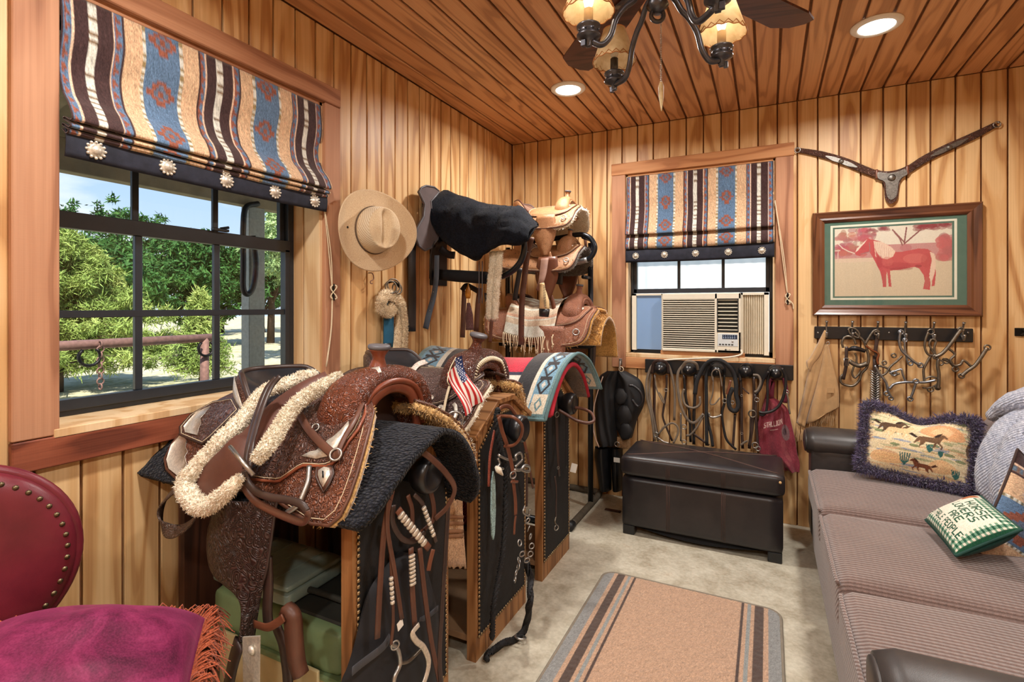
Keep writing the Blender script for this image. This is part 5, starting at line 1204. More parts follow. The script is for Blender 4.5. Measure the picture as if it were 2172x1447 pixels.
# ---------------- ceiling fan with lamp arms ----------------
def fan():
    C0 = Vector((1.413, -1.961, 0)); m = plain('forged_black_iron', rgb(78, 78, 84), .32, .75, .5, .2, 40); mb = wood('dark_walnut_blade', rgb(92, 54, 42), rgb(74, 40, 32), rgb(46, 24, 20), .4, 1.2, 'X', 1.2)
    t = thing('ceiling_fan', 'ceiling fan with iron arms and rawhide candle shades', 'ceiling fan', (C0.x, C0.y, CEIL))
    mk('canopy', lathe([(.02, 2.36), (.06, 2.40), (.07, CEIL-.001)], 24, C0), m, t, True, True)
    mk('motor', lathe([(.03, 2.12), (.07, 2.14), (.10, 2.18), (.105, 2.25), (.08, 2.31), (.03, 2.33), (.02, 2.37)], 32, C0), m, t, True, True)
    for i in range(5):
        a = math.radians(57+72*i); d = Vector((math.cos(a), math.sin(a), 0)); e = Vector((-d.y, d.x, .14)).normalized()
        out = [(.15, -.052), (.30, -.062), (.60, -.07), (.655, -.055), (.665, -.02), (.655, .03), (.61, .068), (.3, .062), (.15, .052)]
        b = mk('blade', prism(out, C0+UP*2.205, d, e, .007), mb, t, False, True)
        mk('blade_iron', join(strap([C0+d*.09+UP*2.19, C0+d*.14+UP*2.197, C0+d*.24+UP*2.203], [.03, .02, .05], .006, (0, 0, 1), 4)), m, b, True, True)
    mk('lamp_hub', lathe([(.012, 2.055), (.03, 2.075), (.022, 2.095), (.035, 2.11), (.03, 2.13)], 20, C0), m, t, True, True)
    mk('finial_ring', torus(C0+Vector((0, 0, 2.062-.012)), .017, .006, (math.sin(TH), -math.cos(TH), 0)), m, t, True, True)
    msh = M('rawhide_shade', .6, 0, .3); v = msh.co('Object'); nn = msh.noise(v, 25, 5, .5)
    cc = msh.ramp(nn, [(.3, rgb(208, 178, 130)), (.6, rgb(232, 210, 166)), (.8, rgb(240, 224, 188))])
    msh.set('Base Color', cc); msh.set('Transmission Weight', 0.0); msh.set('Subsurface Weight', 0)
    tl = msh.node('ShaderNodeBsdfTranslucent'); msh.put(tl, 0, cc); mxs = msh.node('ShaderNodeMixShader'); mxs.inputs[0].default_value = .38
    msh.nt.links.new(msh.b.outputs[0], mxs.inputs[1]); msh.nt.links.new(tl.outputs[0], mxs.inputs[2]); msh.nt.links.new(mxs.outputs[0], msh.nt.nodes['Material Output'].inputs[0]); msh = msh.m
    mslv = plain('candle_sleeve', rgb(226, 206, 176), .5); mlace = plain('rawhide_lace', rgb(176, 116, 66), .7)
    mlit = M('lit_bulb', .4); mlit.set('Base Color', (1, .95, .85, 1)); mlit.set('Emission Color', (1, .88, .7, 1)); mlit.set('Emission Strength', 5); mlit = mlit.m; moff = plain('unlit_bulb', rgb(220, 218, 210), .15)
    lamps = [Vector((1.263, -2.097, 0)), Vector((1.251, -1.802, 0)), Vector((1.564, -1.825, 0)), Vector((1.578, -2.118, 0))]
    for k, L in enumerate(lamps):
        d = (L-C0).normalized(); R_ = (L-C0).length; z0 = 1.965
        arm = mk('lamp_arm', tube([C0+d*r+UP*z for r, z in ((.012, 2.115), (.05, 2.105), (.075, 2.075), (.10, 2.055), (.125, 2.02), (.140, 1.975), (.165, 1.948), (R_-.008, 1.952))], .0082, 10, sm=6), m, t, True, True)
        o = Vector((L.x, L.y, 0)); lit = k != 1
        mk('cup', lathe([(.004, 1.936), (.009, 1.940), (.009, 1.952), (.018, 1.956), (.030, 1.962), (.031, 1.967), (.026, 1.969), (.026, 1.984), (.031, 1.986), (.031, 1.991), (.012, 1.992)], 24, o), m, arm, True, True)
        mk('cup_finial', join(obox(o+UP*1.944, (1, 0, 0), (0, 1, 0), UP, .014, .014, .014, .001), obox(o+UP*1.944+d*.014, (1, 0, 0), (0, 1, 0), UP, .012, .012, .016, .001)), m, arm, world=True)
        for i in range(8):
            w = i*math.pi/4; mk('rivet', ball((o.x+.027*math.cos(w), o.y+.027*math.sin(w), 1.9765), .0032, 4), m, arm, True, True)
        mk('sleeve', lathe([(.012, 1.99), (.012, 2.035), (.009, 2.037)], 16, o), mslv if lit else m, arm, True, True)
        mk('bulb', lathe([(.006, 2.036), (.011, 2.045), (.013, 2.056), (.009, 2.075), (.002, 2.09)], 14, o), mlit if lit else moff, arm, True, True)
        sh = mk('lampshade', lathe([(.066, 2.025), (.034, 2.125)], 36, o, caps=False), msh, arm, True, True)
        mk('shade_hem', tube([(o.x+.0662*math.cos(w), o.y+.0662*math.sin(w), 2.025+.002*math.sin(w*14)) for w in [2*math.pi*i/80 for i in range(80)]], .0016, 5, True), mlace, sh, True, True)
        mk('shade_lacing', tube([(o.x+(.0665-.0032*j)*math.cos(w), o.y+(.0665-.0032*j)*math.sin(w), 2.026+.012*j) for w, j in [(2*math.pi*i/36, i % 2) for i in range(36)]], .0013, 5, True), mlace, sh, True, True)
        mk('shade_top_hem', tube([(o.x+.0342*math.cos(w), o.y+.0342*math.sin(w), 2.125) for w in [2*math.pi*i/30 for i in range(30)]], .0015, 5, True), mlace, sh, True, True)
        if lit:
            l = bpy.data.lights.new('candle_bulb', 'POINT'); l.energy = .3; l.color = (1, .9, .76); l.shadow_soft_size = .012; lo = bpy.data.objects.new('candle_bulb', l); COL.objects.link(lo); lo.parent = t; lo.location = Vector((L.x, L.y, 2.108))-Vector((C0.x, C0.y, CEIL))
    a, b = PD(1402, 2, 1.40), PD(1402, 176, 1.40)
    mk('pull_chain', join(*[ball(a.lerp(b, i/44), .0022, 3) for i in range(45)]), m_steel, t, True, True)
    b2 = PD(1403, 236, 1.40); mk('antler_pull', tube([b+Vector((0, 0, .002)), b.lerp(b2, .15), b.lerp(b2, .55), b2], [.004, .0075, .0062, .001], 10, sm=4), plain('antler', rgb(196, 178, 138), .5, var=.2, nscale=80), t, True, True)
fan()
# ================= SADDLE STANDS AND SADDLES =================
m_oakz = wood('stand_oak_z', rgb(168, 122, 78), rgb(144, 98, 58), rgb(104, 66, 36), .5, 1.1, 'Z', 1.2)
m_oakx = wood('stand_oak_x', rgb(168, 122, 78), rgb(144, 98, 58), rgb(104, 66, 36), .5, 1.1, 'X', 1.2)
m_dkz = wood('dark_stained_board', rgb(84, 52, 38), rgb(66, 38, 28), rgb(38, 22, 18), .55, 1.1, 'Z', 1.2)
m_ply = plain('worn_plywood', rgb(138, 106, 76), .7, var=.18, nscale=12)
m_hide = plain('black_cowhide', rgb(26, 25, 26), .75, var=.3, nscale=26, bump=.5, bscale=120)
m_brass = plain('antique_nail_brass', rgb(150, 128, 96), .32, .9, .5, .2)
m_knob = plain('black_knob', rgb(26, 26, 29), .3, 0, .55, .15, 14)
SX = .755
def stand(yc, w, label, half_top=.06, zt=.885):
    t = thing('saddle_stand', label, 'saddle stand', (.40, yc, 0)); a, b = yc-w/2, yc+w/2; zs = .795
    face = [(a, 0), (b, 0), (b, zs), (yc+half_top, zt), (yc-half_top, zt), (a, zs)]
    mk('front_panel', prism(face, (SX-.036, 0, 0), (0, 1, 0), (0, 0, 1), .036), m_oakz, t, world=True)
    mk('rear_panel', prism(face, (.045, 0, 0), (0, 1, 0), (0, 0, 1), .03), m_dkz, t, world=True)
    g_ = .030; ins = [(a+g_*.6, .085), (b-g_*.6, .085), (b-g_*.6, zs-.05), (yc+half_top*.9, zt-.035), (yc-half_top*.9, zt-.035), (a+g_*.6, zs-.05)]
    hp = mk('hide_panel', prism(ins, (SX, 0, 0), (0, 1, 0), (0, 0, 1), .004), m_hide, t, world=True)
    nail = None; L = ins+[ins[0]]
    for (p, q) in zip(L, L[1:]):
        d = math.hypot(q[0]-p[0], q[1]-p[1]); n = max(1, int(d/.0155))
        for i in range(n):
            y, z = p[0]+(q[0]-p[0])*i/n, p[1]+(q[1]-p[1])*i/n
            if nail is None: nail = mk('nailhead', lathe([(.0062, 0), (.0055, .0028), (.003, .005), (.0004, .0056)], 9, (0, 0, 0), (1, 0, 0)), m_brass, t, True); o = nail
            else: o = part_copy(nail, t)
            o.location = (SX+.003-.40, y-yc, z)
    # roof boards, overhanging the front a little
    sl = Vector((0, w/2-half_top+.02, zt-zs)).normalized()
    for s in (-1, 1):
        d = Vector((0, s*(w/2-half_top+.025), -(zt-zs)-.008)); Ld = d.length; d.normalize(); n = Vector((1, 0, 0)).cross(d)*s
        if n.z < 0: n = -n
        mk('roof_board', obox(Vector((.40, yc+s*half_top, zt+.012))+d*Ld/2, (1, 0, 0), d, n, .745, Ld, .02, .002), m_oakx, t, world=True)
    mk('ridge_board', obox((.40, yc, zt+.016), (1, 0, 0), (0, 1, 0), UP, .745, half_top*2+.01, .02, .002), m_oakx, t, world=True)
    mk('base_shelf', box(.075, SX-.036, a+.006, b-.006, .062, .085, .001), m_ply, t, world=True)
    mk('bridle_knob', lathe([(.030, 0), (.030, .022), (.040, .034), (.051, .05), (.054, .07), (.049, .088), (.040, .094), (.036, .091), (.001, .091)], 32, (SX+.003, yc, .792), (1, 0, 0)), m_knob, t, True, True)
    return t
stand(-2.2, .43, 'wooden saddle stand with black hide front under the large tooled saddle', .06, .862)
stand(-1.6, .42, 'wooden saddle stand with nailheads under the flag-decorated saddle', .07)
stand(-1.03, .36, 'wooden saddle stand with black hide front under the folded saddle blankets')

class Drape:
    """an inverted-U sheet running along x: s = arc length from the ridge, negative on the near side"""
    def __init__(s, yc, z0, ang, zx=None, n=140, smax=.7):
        s.yc, s.z0, s.zx, s.ds = yc, z0, zx, smax/n; s.Y, s.Z, s.A = [0.0], [0.0], [ang(0)]
        for i in range(1, n+1):
            a = ang((i-.5)*s.ds); s.Y.append(s.Y[-1]+s.ds*math.cos(a)); s.Z.append(s.Z[-1]-s.ds*math.sin(a)); s.A.append(a)
    def pt(s, x, q, off=0):
        sg = -1 if q < 0 else 1; f = min(abs(q)/s.ds, len(s.Y)-1.001); i = int(f); f -= i
        y = s.Y[i]+(s.Y[i+1]-s.Y[i])*f; z = s.Z[i]+(s.Z[i+1]-s.Z[i])*f; a = s.A[i]
        return Vector((x, s.yc+sg*(y+math.sin(a)*off), s.z0+(s.zx(x) if s.zx else 0)+z+math.cos(a)*off))
    def hit(s, px, py):
        best = low = None
        for i in range(1, len(s.Y)):
            y = s.yc-s.Y[i]; p = PY(px, py, y); f = p.z-(s.z0+(s.zx(p.x) if s.zx else 0)+s.Z[i])
            if best is not None and best[0]*f <= 0: return (p.x, -i*s.ds)
            best = (f, p.x, -i*s.ds)
            if low is None or abs(f) < low[0]: low = (abs(f), p.x, -i*s.ds)
        return low[1:]
def flare(a0, a1, a2, a3):
    def f(s):
        k = [(0, a0), (.10, a1), (.22, a2), (.45, a3), (9, a3)]
        for (p, q), (r, t) in zip(k, k[1:]):
            if s <= r: return math.radians(q+(t-q)*(s-p)/(r-p))
    return f
def plate(D, outl, off, th, m, name, parent, edge=None, er=.003, stitch=None, smooth=0, inset=.94):
    """leather plate lying on a drape; outline in (x, s)"""
    if smooth: outl = smooth_poly(outl, smooth)
    bm = bmesh.new(); vs = [bm.verts.new((a, b, 0)) for a, b in outl]; f = bm.faces.new(vs); bmesh.ops.triangulate(bm, faces=[f])
    for _ in range(4):
        long = [e for e in bm.edges if e.calc_length() > .045]
        if not long: break
        bmesh.ops.subdivide_edges(bm, edges=long, cuts=1); bmesh.ops.triangulate(bm, faces=bm.faces[:])
    bm.verts.index_update(); P = [(v.co.x, v.co.y) for v in bm.verts]; F = [tuple(v.index for v in f.verts) for f in bm.faces]
    ed = [tuple(v.index for v in e.verts) for e in bm.edges if e.is_boundary]; bm.free(); n = len(P)
    V = [D.pt(x, s, off+th) for x, s in P]+[D.pt(x, s, off) for x, s in P]
    # make the outer sheet face outward
    a, b, c = (V[i] for i in F[0]); up = (b-a).cross(c-a).dot(V[F[0][0]]-V[n+F[0][0]]) > 0
    F2 = [(f if up else f[::-1]) for f in F]+[tuple(n+i for i in (f[::-1] if up else f)) for f in F]+[(i, j, n+j, n+i) for i, j in ed]
    o = mk(name, (V, F2), m, parent, True, True)
    if edge: mk('edge_binding', tube([D.pt(x, s, off+th*.6) for x, s in outl], er, 6, True), edge, o, True, True)
    if stitch:
        cx = sum(a for a, b in outl)/len(outl); cy = sum(b for a, b in outl)/len(outl)
        mk('stitching', tube([D.pt(cx+(a-cx)*inset, cy+(b-cy)*inset, off+th+.0005) for a, b in outl], .0011, 4, True), stitch, o, True, True)
    return o
m_thread = plain('waxed_thread', rgb(214, 196, 164), .8)
m_goldfl = plush('golden_fleece', rgb(158, 120, 70), rgb(210, 172, 112), 0, 160, 1, .6, 30, 1, .6)
m_whfl = plush('cream_fleece', rgb(222, 204, 174), rgb(244, 234, 214), 0, 160, 1, .6, 30, 1, .82)
m_gold2 = plush('amber_fleece', rgb(160, 112, 50), rgb(212, 162, 90), 0, 160, 1, .6, 30, 1, .65)
def f_pad():
    a = M('black_wool_pad', 1, 0, .1); v = a.co('Object'); vo = a.voro(a.vm('MULTIPLY', v, (1, 1.6, 1.6)), 95); n = a.noise(v, 300, 3)
    a.set('Base Color', a.mix(a.ramp(vo, [(.1, (0, 0, 0)), (.6, (.8,)*3)]), a.ramp(n, [(.3, rgb(26, 28, 36)), (.7, rgb(52, 55, 66))]), rgb(8, 9, 12))); a.set('Sheen Weight', .1)
    a.bump(a.ma('SUBTRACT', a.ma('MULTIPLY', n, .3), vo), .9, .008); return a
m_blkpad = mat('black_wool_pad', f_pad)
m_blkseat = leather('black_seat_leather', rgb(26, 27, 32), rgb(42, 43, 48), .28)
def fleece_under(D, outl, parent, m, th=.018, off=-.02, cnt=7000, seed=1, grow=1.02, L=.016):
    cx = sum(a for a, b in outl)/len(outl); cy = sum(b for a, b in outl)/len(outl)
    o = plate(D, [(cx+(a-cx)*grow, cy+(b-cy)*grow) for a, b in outl], off, th, m, 'fleece_lining', parent)
    me = o.data; vf = ([v.co.copy() for v in me.vertices], [tuple(p.vertices) for p in me.polygons])
    f = mk('fleece_pile', fuzz(vf, cnt, L, .0026, seed, jit=1.0), m, parent); tag(f, kind='stuff'); return o
def seat_parts(t, xf, yc, zs, sc, ms, mw, mr, cz=.065, fz=.05, roll=None):
    """seat dish, cantle wall and cantle roll, fork at xf"""
    xc = xf-.25*sc
    def sm(a, b, x): x = max(0, min(1, (x-a)/(b-a))); return x*x*(3-2*x)
    def rim(w):
        c = math.cos(w); rx = .21*sc if c > 0 else .275*sc; ry = (.165*sc if c < 0 else .165*sc*(1-.42*sm(.1, 1, c)))
        z = -.06*sc+(cz+.06)*sc*sm(.12, .72, -c)+(fz+.06)*sc*sm(.45, .95, c)
        return rx*c, ry*math.sin(w), z
    nu, nv = 64, 12; V = []
    for j in range(nv):
        r = j/(nv-1)
        for i in range(nu):
            w = 2*math.pi*i/nu; a, b, z = rim(w); V.append((xc+a*r, yc+b*r, zs+z*r**2.6))
    F = [(j*nu+i, j*nu+(i+1) % nu, (j+1)*nu+(i+1) % nu, (j+1)*nu+i) for j in range(nv-1) for i in range(nu)]
    mk('seat', (V, F), ms, t, True, True)
    ws = [math.radians(100+160*i/40) for i in range(41)]; V = []
    for k, (o, dz) in enumerate(((0, 0), (.012, .002), (.022, -.012), (.022, -.05), (.012, -.11))):
        for w in ws:
            a, b, z = rim(w); l = math.hypot(a, b); V.append((xc+a+a/l*o*sc, yc+b+b/l*o*sc, max(zs+z+dz*sc, zs-.075*sc)))
    n = len(ws); F = [(k*n+i, k*n+i+1, (k+1)*n+i+1, (k+1)*n+i) for k in range(4) for i in range(n-1)]
    mk('cantle', (V, F), mw, t, True, True)
    mk('cantle_roll', tube([(xc+rim(w)[0]*1.02, yc+rim(w)[1]*1.02, zs+rim(w)[2]+.003) for w in ws], .009*sc, 8), roll or mr, t, True, True)
def fork_parts(t, xf, yc, zb, sc, mt, ml, mh, lace=None, wid=.17, hh=.125, hx=.0, cap=.033, lean=.02):
    arch = [(-wid*1.06, -.045), (-wid, .02), (-wid*.78, .075), (-wid*.42, hh*.92), (0, hh), (wid*.42, hh*.92), (wid*.78, .075), (wid, .02), (wid*1.06, -.045)]
    P = [(xf, yc+a*sc, zb+b*sc) for a, b in arch]
    mk('swell', tube(P, [.07*sc, .074*sc, .07*sc, .058*sc, .055*sc, .058*sc, .07*sc, .074*sc, .07*sc], 18, ry=[.03*sc, .045*sc, .045*sc, .038*sc, .032*sc, .038*sc, .045*sc, .045*sc, .03*sc], ref=(1, 0, 0), sm=5), mt, t, True, True)
    lip = [(xf+.055*sc, yc+a*.86*sc, zb+(b-.012)*sc) for a, b in arch]
    mk('gullet_lip', tube(lip, .012*sc, 10, sm=5, ry=.010*sc), ml, t, True, True)
    inner = [(xf+.05*sc, yc+a*.72*sc, zb+(b-.03)*sc) for a, b in arch]
    mk('gullet_lining', tube(inner, .012*sc, 8, sm=5, ref=(1, 0, 0), ry=.02*sc), ml, t, True, True)
    n = 15; web = spline(inner, 3); V = web+[Vector((xf-.03*sc, p.y, p.z)) for p in web]; k = len(web)
    mk('gullet_vault', (V, [(i, i+1, k+i+1, k+i) for i in range(k-1)]), mt, t, True, True)
    mk('gullet_back', ([Vector((xf-.03*sc, p.y, p.z)) for p in web], [tuple(range(k))]), m_ldark, t, False, True)
    if lace:
        L = spline([(xf+.062*sc, yc+a*.88*sc, zb+(b-.008)*sc) for a, b in arch], 5)
        for i in range(3, len(L)-3): mk('lacing', tube([L[i]+Vector((-.016, 0, 0)), L[i]+(L[i]-Vector((xf, yc, zb))).normalized()*.010, L[i]+Vector((.010, 0, 0))+(Vector((xf, yc, zb))-L[i]).normalized()*.006], .0036*sc, 6, sm=2), lace, t, True, True)
    top = Vector((xf+hx, yc, zb+(hh+.02)*sc))
    mk('horn', lathe([(.034*sc, 0), (.026*sc, .014*sc), (.019*sc, .035*sc), (.020*sc, .045*sc), (cap*.85*sc, .058*sc), (cap*sc, .066*sc)], 24, top, (lean*4, 0, 1)), mh, t, True, True)
    q = Vector((0, 0, 1)).rotation_difference(Vector((lean*4, 0, 1)).normalized()); c = top+q @ Vector((0, 0, .066*sc))
    mk('horn_cap', lathe([(cap*sc, -.002), (cap*1.06*sc, .002), (cap*1.06*sc, .008*sc), (cap*.94*sc, .012*sc), (.001, .0125*sc)], 28, c, (lean*4, 0, 1)), m_lgreyb, t, True, True)
m_lgreyb = leather('worn_horn_leather', rgb(70, 68, 74), rgb(104, 102, 106), .45)
m_swell = leather('oiled_swell_leather', rgb(92, 46, 32), rgb(134, 72, 46), .3, .6, 60)
m_gull = leather('mahogany_rolled_leather', rgb(104, 50, 34), rgb(140, 74, 48), .32)

# ---------------- saddle 1, the large show saddle ----------------
k5 = K(320, 680, 3.1456)
zx1 = lambda x: -.04*max(0, (.32-x)/.32)
D1 = Drape(-2.2, 1.012, flare(4, 14, 50, 62), zx1)
H = lambda pts: [D1.hit(*k5(*p)) for p in pts]
def strapW(t, name, pts, y, w, th, m, ref, sm=6, kk=None):
    """strap traced in the picture; y = depth plane, one number or one per point"""
    kk = kk or k5; ys = y if isinstance(y, (list, tuple)) else [y]*len(pts)
    return mk(name, strap([PY(*kk(*p), q) for p, q in zip(pts, ys)], w, th, ref, sm), m, t, True, True)
NR = (.35, -.8, .35)   # outward on the near side of a saddle
def saddle1():
    t = thing('western_saddle', 'large dark tooled western saddle with silver corner plates on black pad', 'saddle', (.42, -2.2, .90))
    sk = H([(1418, 560), (1468, 552), (1488, 610), (1462, 730), (1422, 890), (1378, 1040), (1328, 1180), (1272, 1292), (1196, 1358), (1080, 1345)])+[(.60, -.405), (.45, -.40), (.30, -.395)]+H([(190, 1066), (115, 990), (102, 920), (150, 820), (235, 715), (330, 640)])+[(.12, -.05), (.45, -.06), (.56, -.10), (.68, -.125)]
    near = plate(D1, sk, .0, .007, m_toolr, 'skirt', t, m_lbrown, .0045, m_thread)
    far = [(x, -s) for x, s in sk[::-1]]
    DF = Drape(-2.2, 1.012, flare(22, 26, 44, 82), zx1)
    plate(DF, far, .0, .007, m_toolr, 'skirt', t, m_lbrown, .005)
    fleece_under(DF, far, t, m_goldfl, .02, -.024, 22000, 3, 1.015, .011)
    fleece_under(D1, sk, t, m_goldfl, .012, -.014, 5000, 4, 1.012, .007)
    sj = H([(1436, 590), (1440, 645), (1400, 730), (1335, 810), (1290, 890), (1225, 962), (1150, 976), (1040, 978), (965, 1012), (900, 1062), (850, 1072), (690, 1052), (645, 1000), (640, 860), (700, 760)])+[(.33, -.06), (.5, -.05), (.66, -.05)]
    plate(D1, sj, .008, .006, m_tool1, 'seat_jockey', t, m_gull, .004, m_thread, 2)
    plate(DF, [(x, -s) for x, s in sj[::-1]], .008, .006, m_tool1, 'seat_jockey', t)
    rj = H([(222, 720), (226, 770), (375, 828), (430, 790), (560, 660), (610, 610), (560, 545), (430, 570), (290, 645)])
    plate(D1, rj, .012, .006, m_tool1, 'rear_jockey', t, m_ldark, .004, m_thread)
    for nm, pts in (('silver_corner', [(254, 720), (264, 765), (345, 782), (352, 740), (368, 700), (360, 670), (388, 640), (422, 598), (330, 632)]), ):
        plate(D1, H(pts), .019, .002, m_silver, nm, t)
    plate(D1, H([(122, 930), (138, 988), (200, 1036), (236, 1040), (238, 990), (256, 950), (242, 915), (262, 880), (246, 840), (254, 800), (218, 765), (152, 832)]), .008, .002, m_silver, 'silver_corner', t)
    plate(D1, H([(1030, 915), (1090, 880), (1130, 872), (1170, 845), (1205, 815), (1240, 790), (1290, 740), (1338, 690), (1342, 720), (1300, 805), (1252, 880), (1200, 922), (1130, 936)]), .015, .002, m_silver, 'silver_corner', t)
    c = D1.pt(*D1.hit(*k5(1380, 592)), .016)
    mk('silver_concho', lathe([(.0225, 0), (.0215, .003), (.02, .0035), (.017, .006), (.009, .009), (.001, .010)], 28, c, (.15, -.62, .77)), m_silver, t, True, True)
    kp = plate(D1, H([(1128, 990), (1180, 972), (1232, 975), (1240, 1030), (1212, 1092), (1176, 1142), (1146, 1100), (1124, 1040)]), .009, .005, m_lbrown, 'latigo_keeper', t, m_ldark, .003)
    plate(D1, H([(1146, 1000), (1182, 988), (1218, 995), (1222, 1035), (1200, 1080), (1176, 1115), (1156, 1085), (1142, 1040)]), .0145, .002, m_silver, 'keeper_plate', kp)
    plate(D1, H([(1172, 1012), (1182, 1012), (1184, 1058), (1174, 1058)]), .017, .001, m_blk, 'keeper_slot', kp)
    # dropped rigging plate, cinch ring
    mk('rigging_bar', tube([D1.pt(*D1.hit(*k5(*p)), .016) for p in ((1086, 985), (1076, 1080), (1046, 1170), (1010, 1230), (940, 1275))], .0065, 10, sm=5), m_steel, t, True, True)
    # fender and stirrup leather, traced on the near side
    kf = K(0, 900, 2.6447); yf = -2.515
    Lf = [(1235, 400), (1205, 500), (1175, 640), (1188, 790), (1240, 870), (1330, 920), (1395, 955), (1412, 1040), (1400, 1180)]; Rf = [(1560, 420), (1545, 500), (1530, 620), (1515, 720), (1498, 820), (1475, 900), (1455, 1000), (1440, 1080), (1425, 1180)]
    a = spline([PY(*kf(*p), yf) for p in Lf], 5); b = spline([PY(*kf(*p), yf) for p in Rf], 5); nu = 12; V = []
    for p, q in zip(a, b):
        for i in range(nu): u = i/(nu-1); V.append(p.lerp(q, u)+Vector((0, -.030*math.sin(math.pi*u), 0)))
    F = [(j*nu+i, j*nu+i+1, (j+1)*nu+i+1, (j+1)*nu+i) for j in range(len(a)-1) for i in range(nu-1)]
    fd = mk('fender', (V, F), leather('tooled_fender', rgb(62, 44, 42), rgb(88, 64, 58), .34, .9, 48), t, True, True, solid=.006)
    mk('fender_edge', tube([p+Vector((0, -.003, 0)) for p in a], .0045, 6), m_ldark, fd, True, True); mk('fender_edge', tube([p+Vector((0, -.003, 0)) for p in b], .0045, 6), m_ldark, fd, True, True)
    strapW(fd, 'stirrup_leather', [(1500, 740), (1505, 900), (1500, 1050), (1510, 1150)], yf+.01, .032, .012, m_ldark, (0, -1, 0), 6, kf)
    strapW(fd, 'stirrup_hobble', [(1425, 1120), (1500, 1140), (1560, 1110), (1590, 1085)], yf-.02, .020, .004, m_lred, (0, -1, 0), 6, kf)
    # stirrup: bound U with tread
    s0, s1 = PY(*kf(1412, 1180), yf), PY(*kf(1510, 1150), yf); zb = s0.z-.15
    st = mk('stirrup', strap([s0+Vector((0, -.035, .0)), s0+Vector((-.02, -.04, -.07)), Vector((s0.x-.02, yf-.05, zb)), Vector((s0.x+.05, yf-.03, zb-.012)), Vector((s1.x+.035, yf+.02, zb)), s1+Vector((.03, .02, -.06)), s1+Vector((0, .02, .0))], .05, .01, (-.3, -1, 0), 6), m_ldark, t, True, True)
    q0, q1 = PY(*kf(1368, 1190), yf-.048), PY(*kf(1462, 1190), yf-.048)
    mk('silver_stirrup_plate', prism([(0, 0), ((q1-q0).length, .002), ((q1-q0).length*.95, -.16), (.004, -.165)], q0, (q1-q0).normalized(), (0, 0, 1), .004), m_silver, st, False, True)
    mk('rosette', lathe([(.011, 0), (.010, .004), (.004, .007), (.001, .0075)], 18, PY(*kf(1412, 1268), yf-.054), (0, -1, 0)), m_silver, st, True, True)
    hb = strapW(t, 'latigo_holster', [(1600, 1030), (1640, 1080), (1650, 1200), (1665, 1330), (1690, 1410)], yf-.0, [.03, .042, .042, .038, .03], .03, m_lbrown, (0, -1, 0), 6, kf)
    seat_parts(t, .655, -2.2, .985, 1.0, m_blkseat, m_tool1, m_ldark, .062, .045)
    # silver plate wrapped on the near flank of the cantle
    xc = .405; V = []
    for k, (o, dz) in enumerate(((.025, -.008), (.029, -.05), (.022, -.10))):
        for i in range(14):
            w = math.radians(212+44*i/13); rx, ry = .275, .165; aa, bb = rx*math.cos(w), ry*math.sin(w); l = math.hypot(aa, bb); cq = max(0, min(1, (-math.cos(w)-.12)/.6)); z = -.06+.122*cq*cq*(3-2*cq)
            V.append((xc+aa+aa/l*o, -2.2+bb+bb/l*o, .985+z+dz*(.35+.65*cq)))
    mk('silver_cantle_plate', (V, [(k*14+i, k*14+i+1, (k+1)*14+i+1, (k+1)*14+i) for k in range(2) for i in range(13)]), m_silver, t, True, True, solid=.002)
    fork_parts(t, .655, -2.2, .952, .95, m_swell, m_gull, m_gull, None, .165, .110, -.005)
    w = [PX(*k5(*p), .66) for p in ((1250, 390), (1300, 350), (1390, 340), (1415, 345), (1370, 390), (1290, 400))]
    mk('silver_swell_plate', strap([Vector((.63, -2.30, 1.052)), Vector((.66, -2.27, 1.072)), Vector((.69, -2.235, 1.082))], [.02, .035, .03], .004, (.2, -.5, .8), 5), m_silver, t, True, True)
    # breast strap hanger with buckle crossing the jockey
    for nm, pts, m_, ww in (('breast_strap', [(1025, 660), (1080, 740), (1160, 830), (1260, 915), (1300, 905)], m_lbrown, .022), ('breast_strap', [(1290, 890), (1330, 800), (1390, 700), (1430, 600)], m_lbrown, .014), ('saddle_string', [(1040, 660), (1090, 540), (1140, 480)], m_ldark, .012)):
        mk(nm, strap([D1.pt(*D1.hit(*k5(*p)), .024) for p in pts], ww, .005, NR, 6), m_, t, True, True)
    mk('buckle_ring', torus(D1.pt(*D1.hit(*k5(1275, 920)), .026), .014, .003, (.3, -.8, .5)), m_steel, t, True, True)
    mk('dee_ring', torus(D1.pt(*D1.hit(*k5(1132, 740)), .022), .009, .0025, (.3, -.8, .5)), m_steel, t, True, True)
saddle1()
# wool pad under it
def pad1():
    t = thing('saddle_pad', 'thick black wool saddle pad under the large tooled saddle', 'saddle pad', (.44, -2.2, .80))
    DP = Drape(-2.2, .912, flare(5, 22, 34, 52)); DPf = Drape(-2.2, .912, flare(8, 40, 66, 84))
    V = []; nu, nv = 60, 50
    for j in range(nv):
        s = -.345+.70*j/(nv-1)
        for i in range(nu):
            x = .0+.885*i/(nu-1); D = DP if s < 0 else DPf; o = .004*nz(x*30, s*30, 2)
            xx = x-(.05*max(0, (abs(s)-.27)/.1)**2 if x > .6 else 0); V.append(D.pt(xx, s, o-.004-.028*max(0, (x-.74)/.14)**2*(abs(s) < .1)*0))
    F = [(j*nu+i, (j+1)*nu+i, (j+1)*nu+i+1, j*nu+i+1) for j in range(nv-1) for i in range(nu-1)]
    mk('pad', (V, F), m_blkpad, t, True, True, solid=.018, offset=-1)
    # braided nap: small tufts in rows
    tag(mk('wool_nap', fuzz((V, F), 9000, .007, .003, 9, jit=.8), m_blkpad, t, False, True), kind='stuff')
pad1()
